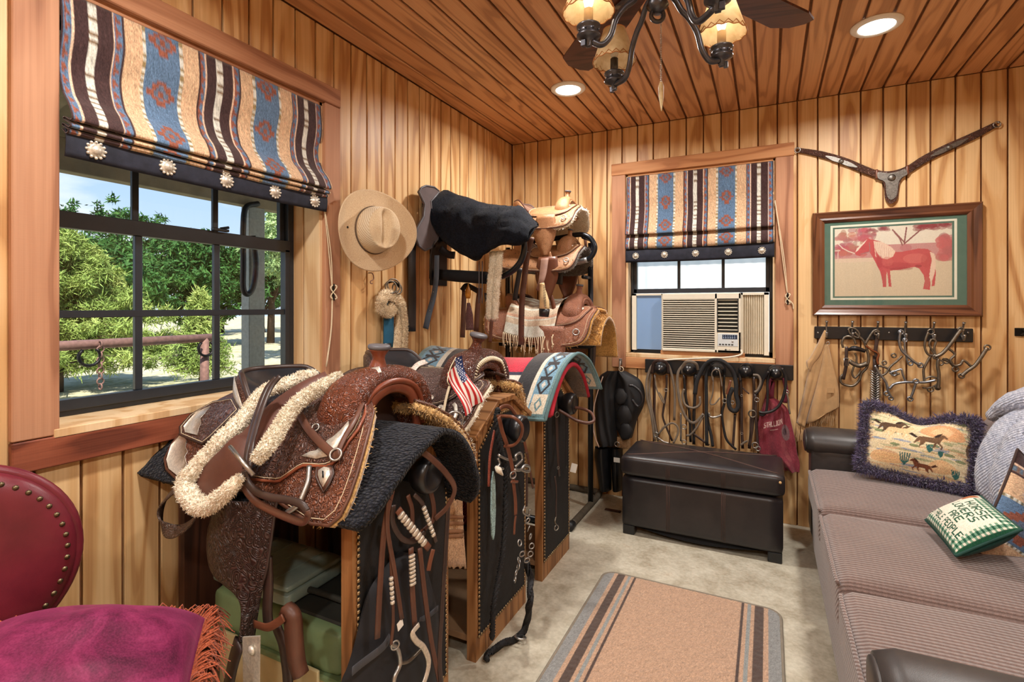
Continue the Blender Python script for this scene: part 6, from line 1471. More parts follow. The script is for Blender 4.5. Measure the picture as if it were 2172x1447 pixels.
# breast collar slung over the saddle
def breast_collar():
    t = thing('fleece_breast_collar', 'fleece edged leather breast collar slung across the large saddle', 'breast collar', PY(*k5(330, 1240), -2.5))
    ctr = [(1185, 380), (1020, 465), (890, 560), (770, 700), (670, 810), (560, 920), (440, 1030), (300, 1160)]
    ys = [-2.24, -2.30, -2.37, -2.44, -2.50, -2.535, -2.55, -2.56]
    P = [PY(*k5(*p), y) for p, y in zip(ctr, ys)]
    mk('leather_band', strap(P, [.05, .06, .072, .088, .098, .10, .10, .085], .006, (.35, -.75, .5), 6), leather('umber_band_leather', rgb(78, 46, 38), rgb(104, 64, 52), .45), t, True, True)
    up = [(1105, 350), (1010, 375), (900, 425), (755, 480), (620, 650), (500, 770), (400, 880), (300, 990), (238, 1085), (262, 1180), (345, 1245), (440, 1200), (540, 1110), (600, 1040)]
    yu = [-2.22, -2.25, -2.30, -2.36, -2.43, -2.49, -2.515, -2.54, -2.555, -2.57, -2.575, -2.57, -2.57, -2.56]
    lo = [(1262, 372), (1160, 430), (1060, 490), (950, 580), (880, 680), (815, 790), (760, 860), (705, 935)]
    yl = [-2.27, -2.33, -2.37, -2.42, -2.465, -2.51, -2.54, -2.555]
    for pts, yy, r in ((up, yu, [.011, .016, .018, .019, .02, .02, .02, .021, .023, .023, .021, .019, .016, .01]), (lo, yl, [.012, .016, .017, .017, .017, .017, .016, .012])):
        g_ = tube([PY(*k5(*p), y-.012) for p, y in zip(pts, yy)], r, 10, sm=8); g_ = ([Vector(v)+Vector((.3, -.6, .4))*.006*nz(v[0]*60, v[1]*60, v[2]*60) for v in g_[0]], g_[1])
        e = mk('fleece_edging', g_, m_whfl, t, True, True); tag(mk('fleece_pile', fuzz(g_, 9000, .0055, .0024, 5, jit=1.2), m_whfl, e, False, True), kind='stuff')
    # tooled billet loop at the lower end
    strapW(t, 'billet_loop', [(245, 1070), (150, 1140), (80, 1220), (62, 1310), (95, 1390), (170, 1408), (260, 1360), (325, 1275)], [-2.55, -2.55, -2.55, -2.555, -2.56, -2.565, -2.57, -2.575], [.03, .034, .036, .036, .036, .036, .034, .03], .006, leather('tooled_billet', rgb(84, 66, 58), rgb(112, 90, 78), .36, .7, 70), (-.75, -.55, .25), 7)
    # double black strap and pin
    for d in (0, 26): strapW(t, 'tug_strap', [(862-d, 370+d*.4), (800-d, 450), (745-d, 580), (700-d, 720), (672-d, 850), (655-d, 990)], [-2.40, -2.42, -2.46, -2.51, -2.55, -2.57], .015, .006, m_ldark, (.3, -.85, .3), 6)
    mk('buckle_bar', tube([PY(*k5(528, 842), -2.575), PY(*k5(600, 930), -2.585), PY(*k5(684, 1032), -2.58)], .0052, 8), m_steel, t, True, True)
    for pts in ([(625, 1000), (640, 1070), (700, 1140), (800, 1180), (900, 1195), (1000, 1225), (1042, 1275)], [(612, 1010), (625, 1110), (690, 1200), (790, 1260), (900, 1310), (1010, 1345), (1048, 1310), (1040, 1270)]):
        strapW(t, 'tug_loop', pts, -2.56, .018, .006, m_lbrown if pts[0][0] < 620 else m_ldark, (.2, -.9, .4), 6)
breast_collar()

# ---------------- saddle 2, with the flag ----------------
def saddle2():
    t = thing('western_saddle', 'tooled western saddle with laced gullet carrying a small flag', 'saddle', (.40, -1.6, .90))
    zx2 = lambda x: -.03*max(0, (.3-x)/.3)
    D = Drape(-1.6, 1.005, flare(4, 16, 48, 60), zx2); DF = Drape(-1.6, 1.005, flare(16, 32, 60, 86), zx2)
    sk = smooth_poly([(.75, -.12), (.765, -.2), (.75, -.31), (.70, -.36), (.55, -.375), (.3, -.37), (.12, -.36), (.065, -.30), (.06, -.16), (.10, -.07), (.4, -.06), (.56, -.10)], 3)
    mt = leather('tooled_bluish_leather', rgb(88, 66, 62), rgb(124, 98, 92), .28, .8, 60)
    plate(D, sk, 0, .007, mt, 'skirt', t, m_lbrown, .0045, m_thread); far = [(x, -s) for x, s in sk[::-1]]
    plate(DF, far, 0, .007, mt, 'skirt', t, m_lbrown, .005); fleece_under(DF, far, t, m_goldfl, .02, -.024, 16000, 13, 1.015, .011); fleece_under(D, sk, t, m_whfl, .016, -.018, 7000, 14, 1.02, .010)
    sj = smooth_poly([(.70, -.06), (.70, -.16), (.64, -.24), (.54, -.27), (.42, -.28), (.30, -.25), (.28, -.1), (.45, -.04)], 3)
    plate(D, sj, .008, .006, mt, 'seat_jockey', t, m_ldark, .004, m_thread); plate(DF, [(x, -s) for x, s in sj[::-1]], .008, .006, mt, 'seat_jockey', t)
    rj = smooth_poly([(.06, -.05), (.05, -.16), (.14, -.21), (.24, -.17), (.22, -.05)], 3); plate(D, rj, .01, .006, mt, 'rear_jockey', t, m_ldark, .004)
    seat_parts(t, .635, -1.6, .99, 1.0, m_blkseat, mt, m_ldark, .07, .045)
    fork_parts(t, .635, -1.6, .962, .95, leather('carved_red_swell', rgb(92, 52, 44), rgb(126, 78, 64), .28, .9, 65), m_swell, m_swell, plain('rawhide_lace_pale', rgb(222, 210, 184), .6), .155, .105, -.005, .036, .06)
    for px_, py_, r in ((960, 777, .012), (919, 849, .012)):
        c = D.pt(*D.hit(px_, py_), .018); mk('silver_concho', lathe([(r, 0), (r*.9, .003), (r*.4, .006), (.001, .0065)], 20, c, (.15, -.62, .77)), m_silver, t, True, True)
    kk = K(820, 680, 3.446)
    for pts, w in (([(375, 700), (410, 640), (430, 660), (395, 720)], .012), ([(505, 620), (520, 640), (525, 690), (515, 730)], .014)):
        mk('silver_corner', strap([D.pt(*D.hit(*kk(*p)), .02) for p in pts], w, .003, NR, 4), m_silver, t, True, True)
    mk('saddle_string', strap([D.pt(*D.hit(*kk(*p)), .03) for p in ((480, 520), (460, 600), (440, 710))], .010, .004, NR, 5), m_rope, t, True, True)
    mk('beaded_strip', strap([D.pt(*D.hit(*kk(*p)), .026) for p in ((290, 330), (230, 370), (180, 430))], .026, .004, NR, 5), plain('beadwork', rgb(206, 190, 178), .5, var=.5, nscale=160), t, True, True)
    # fender on the near side, mostly behind the first saddle
    fa = [(.36, .82), (.33, .62), (.38, .47), (.43, .40)]; fb = [(.56, .82), (.57, .62), (.53, .47), (.49, .40)]; a = spline([(x, -1.91, z) for x, z in fa], 5); b = spline([(x, -1.91, z) for x, z in fb], 5); V = []
    for p, q in zip(a, b):
        for i in range(8): u = i/7; V.append(p.lerp(q, u)+Vector((0, -.015*math.sin(math.pi*u), 0)))
    mk('fender', (V, [(j*8+i, j*8+i+1, (j+1)*8+i+1, (j+1)*8+i) for j in range(len(a)-1) for i in range(7)]), mt, t, True, True, solid=.005)
    mk('stirrup', strap([(.43, -1.91, .40), (.41, -1.92, .31), (.42, -1.92, .26), (.50, -1.92, .26), (.52, -1.92, .31), (.49, -1.91, .40)], .045, .008, (0, -1, 0), 6), m_ldark, t, True, True)
saddle2()
# mohair cinch hanging by it
def cinch():
    t = thing('mohair_cinch', 'tan mohair string cinch hanging from the flag saddle', 'cinch', (.71, -1.86, .36)); m = plush('tan_mohair', rgb(150, 116, 84), rgb(196, 160, 124), 0, 220, 1, .4, 40); kk = K(700, 960, 2.9705); rng = random.Random(2)
    parts = []
    for i in range(17):
        u = i/16; x0 = 738+u*92; x1 = 722+u*130
        parts.append(tube([PX(*kk(x0, -190), .735), PX(*kk(x0, 120), .745), PX(*kk(x0+rng.uniform(-3, 3), 400), .75), PX(*kk(x1, 722+rng.uniform(-8, 8)), .75)], .0042, 6, sm=5))
    tag(mk('strings', join(*parts), m, t, True, True), kind='stuff')
    for yy in (410, 450, 500, 530): mk('cross_weave', strap([PX(*kk(734, yy), .754), PX(*kk(785, yy-4), .758), PX(*kk(838, yy-2), .754)], .012, .005, (1, 0, 0), 3), plain('brown_mohair', rgb(134, 96, 68), 1), t, True, True)
    mk('cinch_ring', torus(PX(*kk(785, -205), .74), .028, .004, (.6, -.8, 0)), m_steel, t, True, True)
    f = tube([PX(*kk(800, -150), .72), PX(*kk(825, -20), .73), PX(*kk(835, 80), .735), PX(*kk(825, 150), .735)], [.012, .03, .03, .012], 10, sm=6)
    e = mk('fleece_sleeve', f, m_whfl, t, True, True); tag(mk('fleece_pile', fuzz(f, 4000, .016, .0024, 6, jit=1.1), m_whfl, e, False, True), kind='stuff')
cinch()
def flag():
    kk = K(740, 680, 6.028); t = thing('small_flag', 'small stars and stripes flag hanging from the laced swell', 'flag', PY(*kk(1500, 1225), -1.78)); xs = .70
    TLp, TRp = PX(*kk(1268, 690), .73), PX(*kk(1440, 445), .715); BL, BR = PX(*kk(1490, 1225), .775), PX(*kk(1722, 1000), .765)
    nu, nv = 90, 110; p = Paint(nu, nv, (232, 226, 220)); r = (186, 44, 46); b = (44, 58, 104)
    # stripes run down the hanging flag: u across, v up
    p.put((np.floor(p.u*13) % 2 == 0), r); cant = (p.u > 6/13-.0) & (p.v > .58); p.put(cant, b)
    for i in range(6):
        for j in range(8):
            uu, vv = 6/13+.045+i*.09, .615+j*.05; uu += .045 if j % 2 else 0
            if uu < .985: p.ell(uu, vv, .019, .0135, (236, 236, 240))
    def fn(u, v):
        a = BL.lerp(BR, u); c = TLp.lerp(TRp, u)
        q = a.lerp(c, v); w = .010*math.sin(u*9+v*4)*(.3+u); return q+Vector((w+.006*math.sin(v*6), -abs(w)*.6, 0))
    mk('cloth', grid(fn, nu, nv), fabric('flag_cloth', 1200, .8, .1, .1, .1), t, True, True, col=p.flat())
    mk('string', tube([PX(*kk(1368, 470), .70), PX(*kk(1300, 600), .72), PX(*kk(1260, 760), .735), PX(*kk(1285, 830), .74)], .0016, 5, sm=5), m_rope, t, True, True)
flag()

# ---------------- saddle blankets on the third stand ----------------
def blankets():
    zx = lambda x: -.012*math.sin((x-.1)*5)
    def blanket(name, label, x0, x1, s0, s1, z0, ang, paint, n, th, m, slant=0.0, fz=0):
        t = thing(name, label, 'saddle blanket', ((x0+x1)/2, -1.03, z0-.15)); D = Drape(-1.03, z0, flare(*ang), zx); nu, nv = n
        def fn(u, v): s = s0+(s1-s0)*v; x = x0+(x1-x0)*u+slant*s; return D.pt(x, s, .003*nz(x*14, s*14, 3))
        g_ = grid(fn, nu, nv); mk('blanket', g_, m, t, True, True, solid=th, offset=-1, col=paint.flat())
        edge = [fn(u/40, 0) for u in range(41)]+[fn(1, v/40) for v in range(41)]
        mk('bound_edge', tube([q-Vector((0, 0, th*.4)) for q in edge], th*.62, 8), plain('teal_edge_'+name, rgb(96, 124, 128), 1, bump=.4, bscale=300) if 'teal' in label or 'turq' in label else plain('red_edge', rgb(170, 40, 56), 1), t, True, True)
        return t
    mw = fabric('wool_weave', 500, 1, .5, .7, .35)
    # lower brown felt pad
    p = Paint(20, 20, (96, 78, 64)); p.noise(.1)
    blanket('felt_pad', 'brown felt saddle pad lying under the woven blankets on their stand', .10, .83, -.34, .34, .985, (5, 26, 48, 70), p, (20, 20), .02, fabric('felt', 300, 1, .4, .6, .4))
    # red striped one
    p = Paint(150, 220, (196, 36, 62)); a = np.abs(p.v-.5)*2
    for lo, hi, c in ((.40, .46, (40, 42, 66)), (.46, .56, (226, 218, 204)), (.56, .61, (40, 42, 66)), (.61, .68, (226, 218, 204)), (.68, .80, (40, 42, 66)), (.80, .88, (226, 218, 204)), (.88, 1.01, (44, 44, 60))): p.put((a >= lo) & (a < hi), c)
    f = np.abs(((p.u*7) % 1)-.5)*2; p.put((a > .68) & (a < .80) & (f > np.abs((a-.74)/.06)), (226, 218, 204)); p.noise(.1, 3)
    blanket('saddle_blanket', 'bright red saddle blanket with navy and white border on the third stand', .13, .72, -.40, .40, 1.012, (5, 24, 46, 68), p, (150, 220), .012, mw)
    # turquoise one, folded to leave two bands at the ends of the ridge
    def turq(w, h, seed):
        p = Paint(w, h, (46, 46, 50)); u, v = p.u, p.v
        p.put(u > .40, (214, 208, 192)); p.put(u > .50, (118, 158, 182)); p.put(u > .90, (112, 142, 146))
        tu = (u-.70)/.19; vv = np.abs(v-.5)*2
        k = (vv*4.2) % 1; dm = np.abs(tu)+np.abs(k-.5)*1.6
        p.put((u > .51) & (u < .89) & (dm < .95) & (dm > .62), (46, 46, 52)); p.put((u > .51) & (u < .89) & (dm < .3), (206, 204, 196)); p.put((u > .51) & (u < .89) & (k < .24) & (np.abs(tu) < .8), (50, 50, 54))
        e = vv > .72; p.put(e & (u > .54) & (u < .90), (212, 202, 182)); q = np.abs((u-.72)/.10)+np.abs((vv-.84)/.09); p.put(e & (q < 1) & (q > .55), (104, 138, 146)); p.put(vv > .955, (104, 134, 140))
        return p.noise(.1, seed)
    blanket('saddle_blanket', 'turquoise and black patterned blanket draped over the front of the third stand', .672, .862, -.42, .36, 1.034, (5, 24, 48, 70), turq(120, 230, 5), (120, 230), .013, mw, .10)
    p2 = turq(110, 200, 7); p2.a = p2.a[:, ::-1]
    blanket('saddle_blanket', 'turquoise and black patterned blanket end lying against the wall boards', .012, .30, -.30, .36, 1.040, (4, 22, 40, 62), p2, (110, 200), .012, mw, -.1)
blankets()

# ---------------- things hung on the three knobs ----------------
XB = .815
def hang(name, label, cat, kk, x, base, items):
    t = thing(name, label, cat, PX(*kk(*base), x))
    for it in items:
        nm, pts, typ, w, m = it[:5]; xx = it[5] if len(it) > 5 else x
        P = [PX(*kk(p[0], p[1]), p[2] if len(p) > 2 else xx) for p in pts]
        if typ == 's': mk(nm, strap(P, w, .0045, (1, -.35, 0), 6), m, t, True, True)
        elif typ == 'r': mk(nm, tube(P, w, 8, sm=6), m, t, True, True)
        elif typ == 'o': mk(nm, torus(P[0], w, w*.2, (1, -.5, 0), 18, 8), m, t, True, True)
    return t
ka = K(700, 960, 2.9705)
t = hang('show_bridle', 'brown bridle with silver ferrules hanging on the first stand knob', 'bridle', ka, XB, (560, 1447), [
    ('rein', [(560, -20, .84), (640, 40, .86), (730, 130, .87), (785, 230, .86), (740, 340, .84), (660, 420, .82)], 's', .018, m_lbrown), ('rein', [(598, 100), (620, 200), (650, 320), (650, 420), (600, 480), (500, 560)], 's', .016, m_lbrown),
    ('strap_end', [(392, 240), (345, 460), (318, 800), (298, 1172)], 's', .0165, m_lbrown, .83), ('strap_end', [(372, 260), (362, 480), (402, 720), (452, 1050)], 's', .013, m_lbrown, .835),
    ('cheek_piece', [(428, 360), (520, 485), (625, 605)], 's', .020, m_lred, .835), ('cheek_piece', [(530, 265), (585, 330), (640, 480), (668, 565)], 's', .013, m_ldark, .83),
    ('cheek_piece', [(510, 600), (518, 850), (535, 1100)], 's', .017, m_lbrown, .825), ('cheek_piece', [(380, 560), (388, 800), (398, 1050), (385, 1210)], 's', .009, m_lbrown, .83),
    ('popper', [(650, 610), (630, 690), (620, 745)], 's', .016, m_lred, .835),
    ('rein', [(565, 600), (598, 900), (640, 1200), (692, 1460), (720, 1700)], 's', .016, m_lbrown, .83), ('rein', [(745, 330), (728, 640), (705, 1000), (690, 1300), (705, 1500), (720, 1700)], 's', .016, m_ldark, .835),
    ('noseband', [(400, 330), (395, 440), (450, 540), (530, 560), (600, 500)], 's', .016, m_ldark, .82), ('curb_strap', [(490, 270), (515, 350), (520, 470)], 's', .014, m_lbrown, .815),
    ('bit_shank', [(385, 1210), (425, 1240), (440, 1330), (405, 1420), (400, 1520), (430, 1620)], 'r', .0062, m_steel), ('bit_cheek', [(560, 1085), (520, 1140), (545, 1190), (590, 1230), (622, 1320), (600, 1430), (560, 1500)], 's', .016, m_silver, .835), ('bit_ring', [(410, 1215)], 'o', .011, m_steel, .83), ('mouthpiece', [(440, 1330), (500, 1310), (590, 1220)], 'r', .005, m_bronzebit)])
for (a, b, n, w) in (((440, 385), (600, 580), 9, .0115), ((515, 640), (522, 840), 8, .0105), ((588, 340), (655, 530), 8, .0075), ((384, 780), (394, 960), 6, .006)):
    for i in range(n):
        f = (i+.5)/n; c0 = PX(*ka(a[0]+(b[0]-a[0])*(f-.32/n), a[1]+(b[1]-a[1])*(f-.32/n)), .838); c1 = PX(*ka(a[0]+(b[0]-a[0])*(f+.32/n), a[1]+(b[1]-a[1])*(f+.32/n)), .838)
        mk('ferrule', tube([c0, c0.lerp(c1, .2), c0.lerp(c1, .8), c1], [w*.85, w, w, w*.85], 10, ry=[.004, .0055, .0055, .004], ref=tuple((c1-c0).cross(Vector((1, -.35, 0))))), m_silver, t, True, True)
# black nylon bag
def nylon_bag():
    t = thing('nylon_saddle_bag', 'black nylon saddle bag hanging in front of the first stand', 'bag', PX(*ka(400, 1900), .79)); m = plain('black_nylon', rgb(30, 32, 38), .6, var=.2, nscale=10, bump=.25, bscale=900)
    Lc = [(430, 620), (330, 740), (250, 860), (205, 1000), (160, 1180), (110, 1350), (70, 1460), (60, 1700), (70, 1900)]; Rc = [(520, 620), (600, 720), (645, 860), (675, 1000), (690, 1150), (690, 1300), (680, 1460), (680, 1700), (670, 1900)]
    a = spline([PX(*ka(*p), .768) for p in Lc], 4); b = spline([PX(*ka(*p), .768) for p in Rc], 4); nu = 16; V = []
    for s in (1, 0):
        for p, q in zip(a, b):
            for i in range(nu): u = i/(nu-1); V.append(p.lerp(q, u)+Vector((s*(.034*math.sin(math.pi*u)**.6+.004*nz(u*6, p.z*9)), 0, 0)))
    n = len(a)*nu; F = []
    for k in range(2):
        for j in range(len(a)-1):
            for i in range(nu-1):
                q = (k*n+j*nu+i, k*n+j*nu+i+1, k*n+(j+1)*nu+i+1, k*n+(j+1)*nu+i); F.append(q if k else q[::-1])
    mk('bag', (V, F), m, t, True, True)
    mg = plain('grey_webbing', rgb(66, 68, 74), .7)
    mk('webbing', strap([PX(*ka(*p), .808) for p in ((140, 1380), (200, 1330), (330, 1230), (380, 1160))], .022, .003, (1, -.3, 0), 5), mg, t, True, True); mk('webbing', strap([PX(*ka(*p), .80) for p in ((560, 1060), (620, 1030), (680, 980))], .018, .003, (1, -.3, 0), 5), mg, t, True, True)
    mk('care_tag', obox(PX(*ka(442, 1085), .835), Vector((0, .97, .24)), Vector((1, 0, 0)), Vector((0, -.24, .97)), .022, .001, .022), m_white, t, world=True)
nylon_bag()
kc = K(980, 820, 4.522)
t = hang('beaded_bridle', 'chestnut bridle with beaded headstall hanging on the second stand knob', 'bridle', kc, .84, (500, 1400), [
    ('browband', [(340, 285, .83), (420, 285, .89), (500, 300, .93), (575, 380, .94), (565, 480, .92), (500, 560, .89), (405, 575, .85)], 'r', .0055, m_lred), ('cheek_piece', [(355, 290), (385, 430), (430, 560), (470, 720), (492, 840)], 's', .018, m_lred, .86), ('cheek_piece', [(490, 870), (500, 980), (512, 1100), (515, 1230)], 's', .017, m_lred, .855),
    ('crown_strap', [(350, 300), (360, 220), (410, 190), (470, 210), (540, 330), (590, 500), (620, 640)], 's', .016, m_lred, .80), ('cheek_piece', [(590, 500), (625, 640), (660, 850), (682, 975)], 's', .012, m_lbrown, .80), ('cheek_piece', [(620, 800), (622, 1000), (620, 1150)], 's', .012, m_ldark, .81),
    ('beaded_strap', [(312, 420), (285, 560), (265, 700), (255, 960)], 's', .012, plain('red_beadwork', rgb(134, 66, 52), .5, var=.7, nscale=330), .795), ('throat_latch', [(515, 1240), (505, 1320), (500, 1420)], 's', .010, m_lred, .85),
    ('bit_cheek', [(520, 700), (515, 660), (560, 640), (575, 700), (540, 740), (510, 770)], 'r', .0055, m_steel), ('bit_shank', [(500, 800), (560, 800), (600, 760), (640, 770), (645, 810), (610, 815), (570, 800)], 'r', .006, m_steel), ('mouthpiece', [(350, 660), (430, 700), (520, 705)], 'r', .005, m_steel, .83), ('cheek_ring', [(345, 690), (360, 740), (340, 780), (395, 790)], 'r', .005, m_steel, .82),
    ('buckle', [(490, 850)], 'o', .013, m_steel, .862), ('keeper', [(470, 915), (535, 915)], 's', .010, m_lred, .863), ('snap', [(600, 1150), (585, 1210), (640, 1240), (650, 1180)], 'r', .004, m_steel), ])
mk('beaded_drop', prism([(-.012, 0), (0, .035), (.012, 0), (.017, -.10), (.010, -.19), (0, -.21), (-.010, -.19), (-.016, -.10)], PX(*kc(292, 905), .80), (0, 1, 0), (0, 0, 1), .005), plain('turquoise_beadwork', rgb(146, 176, 178), .5, var=.6, nscale=220), t, False, True)
mk('tassel_fleece', tube([PX(*kc(325, 770), .82), PX(*kc(350, 800), .83), PX(*kc(390, 850), .82)], [.006, .012, .003], 8, sm=3), m_whfl, t, True, True)
def chainrings():
    t = thing('ring_chain', 'loose chain of steel rings dangling from the second stand bridle', 'chain', PX(*ka(1170, 800), .86))
    for x, y in ((1245, 430), (1250, 480), (1262, 530), (1270, 590), (1262, 640), (1240, 680), (1195, 570), (1210, 640), (1190, 680), (1172, 760), (1185, 720), (1165, 800)):
        mk('link', torus(PX(*ka(x, y), .87), .0105, .0026, (1, random.uniform(-1, 1), random.uniform(-.5, .5)), 14, 6), m_steel, t, True, True)
chainrings()
def rope_twist(t, name, P, r, m, strands=3, turns=40):
    P = spline(P, 14); T, N = frames(P); parts = []
    for k in range(strands):
        Q = []
        for i, p in enumerate(P):
            w = 2*math.pi*(k/strands+i/len(P)*turns); B = T[i].cross(N[i]); Q.append(p+N[i]*(r*.55*math.cos(w))+B*(r*.55*math.sin(w)))
        parts.append(tube(Q, r*.6, 6))
    mk(name, join(*parts), m, t, True, True)
m_brope = plain('black_rope', rgb(38, 38, 40), .85, var=.3, nscale=200)
t = thing('black_mecate', 'black braided reins hanging down the second stand hide', 'reins', PX(*kc(410, 1400), .80)); rope_twist(t, 'rope', [PX(*kc(*p), .81) for p in ((345, 215), (330, 330), (365, 560), (410, 760), (425, 900), (420, 1100), (412, 1300), (395, 1560), (340, 1900), (300, 2150), (290, 2420))], .011, m_brope, 3, 60)
t = thing('lead_rope', 'thick black lead rope trailing from the second stand to the floor', 'rope', (.87, -1.55, 0))
e = [PX(*ka(1240, 690), .86), PX(*ka(1262, 800), .88), PX(*ka(1260, 920), .90)]; fl = PZ(*ka(1238, 1080), .04); f2 = PZ(*ka(1190, 1160), .016)
rope_twist(t, 'rope', [*e, PZ(*ka(1250, 1000), .12), fl, f2, PZ(*ka(1100, 1200), .014), PZ(*ka(1010, 1255), .014), PZ(*ka(985, 1300), .014)], .013, m_brope, 3, 40)
mk('snap', torus(PZ(*ka(1200, 1165), .022), .02, .004, (0, .3, 1)), m_steel, t, True, True)
t = hang('dark_bridle', 'dark brown bridle straps hanging on the third stand knob', 'bridle', kc, .80, (905, 1380), [
    ('cheek_strap', [(900, 40), (905, 250), (912, 450), (918, 620), (935, 860)], 's', .018, m_ldark), ('cheek_strap', [(1000, 220), (1003, 400), (1002, 600), (1000, 780)], 's', .014, m_lblack), ('hanger', [(890, 860), (905, 1000), (900, 1260)], 's', .009, m_ldark), ('ring', [(905, 1355)], 'o', .012, m_steel), ('snap', [(900, 1250), (890, 1300), (905, 1330)], 'r', .004, m_bronzebit), ('buckle', [(910, 270)], 'o', .012, m_bronzebit, .81), ('rivet', [(922, 780)], 'o', .006, m_steel, .808),
    ('rolled_noseband', [(925, 225, .81), (1010, 275, .85), (1110, 330, .90), (1210, 350, .95), (1265, 325, .97), (1240, 255, .94), (1160, 215, .89), (1070, 200, .84)], 'r', .0075, m_lbrown)])

# ---------------- under the first stand ----------------
def tackbox():
    mg = plain('olive_green_plastic', rgb(116, 138, 98), .5, var=.12, nscale=10); mb = plain('beige_plastic', rgb(206, 190, 146), .5, var=.12, nscale=10); md = plain('dusty_dark_lid', rgb(52, 52, 46), .7, var=.3, nscale=8)
    t = thing('tack_box', 'olive green plastic tack box with beige base under the first stand', 'tool box', (.42, -2.26, .086))
    x0, x1, y0, y1 = .16, .68, -2.385, -2.09
    mk('base', puffbox(x0+.01, x1-.01, y0+.01, y1-.01, .086, .275, .02, 6), mb, t, True, True)
    mk('lid', puffbox(x0, x1, y0, y1, .28, .405, .025, 8), mg, t, True, True)
    mk('rim', box(x0-.006, x1+.006, y0-.006, y1+.006, .27, .287, .004), mg, t, world=True)
    mk('lid_tray', box(x0+.25, x1-.02, y0+.03, y1-.03, .402, .412, .004), md, t, world=True)
    for x in (x0+.07, x1-.12): mk('latch', box(x, x+.06, y0-.014, y0-.004, .255, .30, .003), mb, t, world=True)
    mk('handle', tube([(x0+.30, y0+.10, .405), (x0+.31, y0+.09, .43), (x0+.46, y0+.09, .43), (x0+.47, y0+.10, .405)], .009, 8, sm=4), md, t, True, True)
    t = thing('parts_organizer', 'flat grey-green plastic organizer case lying on the tack box', 'organizer', (.31, -2.27, .412))
    mp = plain('grey_green_clear_plastic', rgb(146, 166, 156), .25, var=.08, spec=.6)
    mk('case', puffbox(.145, .475, -2.375, -2.15, .413, .452, .012, 6), mp, t, True, True)
    mk('lid', puffbox(.15, .47, -2.37, -2.155, .450, .472, .010, 6), mp, t, True, True)
    for i in range(7): mk('hinge_tooth', box(.20+i*.02, .212+i*.02, -2.384, -2.372, .425, .447, .002), md, t, world=True)
    for i in range(4): mk('rib', box(.19+i*.07, .194+i*.07, -2.35, -2.175, .471, .474), mp, t, world=True)
tackbox()
t = thing('blue_drum', 'blue lidded drum lying on its side behind the tack box', 'drum', (.58, -2.0, .0))
c = Vector((.46, -1.955, .27)); mblu = plain('blue_plastic', rgb(52, 116, 172), .45, var=.1); mgr = plain('dusty_grey_plastic', rgb(116, 132, 136), .6, var=.12)
mk('drum', lathe([(.10, 0), (.13, .004), (.135, .02), (.135, .20)], 28, (c.x-.16, c.y, .22), (1, 0, 0)), mgr, t, True, True)
mk('rim', torus((c.x-.16, c.y, .22), .133, .010, (1, 0, 0), 32), mblu, t, True, True)
mk('cradle', box(c.x-.14, c.x+.02, c.y-.1, c.y+.1, 0, .12, .005), m_ply, t, world=True)
# ================= CORNER RACK, WALL RACK, HANGING TACK =================
m_tubeb = plain('black_enamel_tube', rgb(26, 30, 36), .3, .3, .5, .15, 20)
m_dust = plain('dusty_black_tube', rgb(92, 84, 72), .7, .2, .3, .3, 20)
# ---- floor saddle rack by the back wall ----
def floor_rack():
    t = thing('saddle_rack', 'black tubular floor rack holding the two small tan saddles', 'saddle rack', (.45, -.3, 0))
    xp, yp = .682, -.262; r = .017
    mk('upright', tube([(xp, yp, .02), (xp, yp, 1.66)], r, 14), m_tubeb, t, True, True)
    mk('upright', tube([(.10, yp, .02), (.10, yp, 1.66)], r, 14), m_tubeb, t, True, True)
    mk('base_rail', tube([(xp, -.64, .02), (xp, -.10, .02), (xp-.03, -.05, .02), (xp-.09, -.035, .02), (.14, -.035, .02), (.07, -.06, .02), (.06, -.12, .02), (.06, -.64, .02)], .02, 12, sm=6), m_dust, t, True, True)
    mk('base_crossbar', tube([(.06, -.62, .02), (.30, -.63, .02), (xp-.02, -.64, .02)], .02, 12), m_tubeb, t, True, True)
    for x in (xp, .06): mk('rubber_cap', tube([(x, -.66, .02), (x, -.60, .02)], .024, 12), m_rub, t, True, True)
    # two saddle arms: loops that reach out of the uprights and turn back lower
    kl = K(1100, 380, 6.03)
    for z, yy in ((None, -.40),):
        lo = [PY(*kl(*p), yy) for p in ((560, 745), (720, 715), (820, 712), (910, 750), (965, 830), (975, 900), (940, 980), (880, 1030), (760, 1062), (640, 1080))]
        lo = [Vector((.12, yy, lo[0].z-.01)), Vector((.4, yy, lo[0].z-.01))]+lo+[Vector((.4, yy-.02, lo[-1].z-.02)), Vector((.12, yy-.02, lo[-1].z-.03))]
        mk('saddle_arm', tube(lo, .0155, 12, sm=6), m_tubeb, t, True, True)
        tp = [PY(*kl(*p), yy) for p in ((880, 1030), (760, 1062), (640, 1080), (600, 1085))]
        mk('tape_wrap', tube(tp, .0175, 12, sm=4), plain('silver_duct_tape', rgb(170, 172, 174), .35, .5, .5, .2, 60), t, True, True)
    # lower arm under the serape saddle
    mk('saddle_arm', tube([(.12, -.42, 1.02), (.6, -.42, 1.02), (.74, -.42, 1.03), (.775, -.42, 1.075), (.74, -.42, 1.12), (.6, -.42, 1.13), (.12, -.42, 1.13)], .0155, 12, sm=6), m_tubeb, t, True, True)
    for z in (1.44, 1.68, 1.02, 1.13): mk('arm_bracket', tube([(.682, -.262, z), (.682, -.41, z)], .012, 8), m_tubeb, t, True, True)
floor_rack()
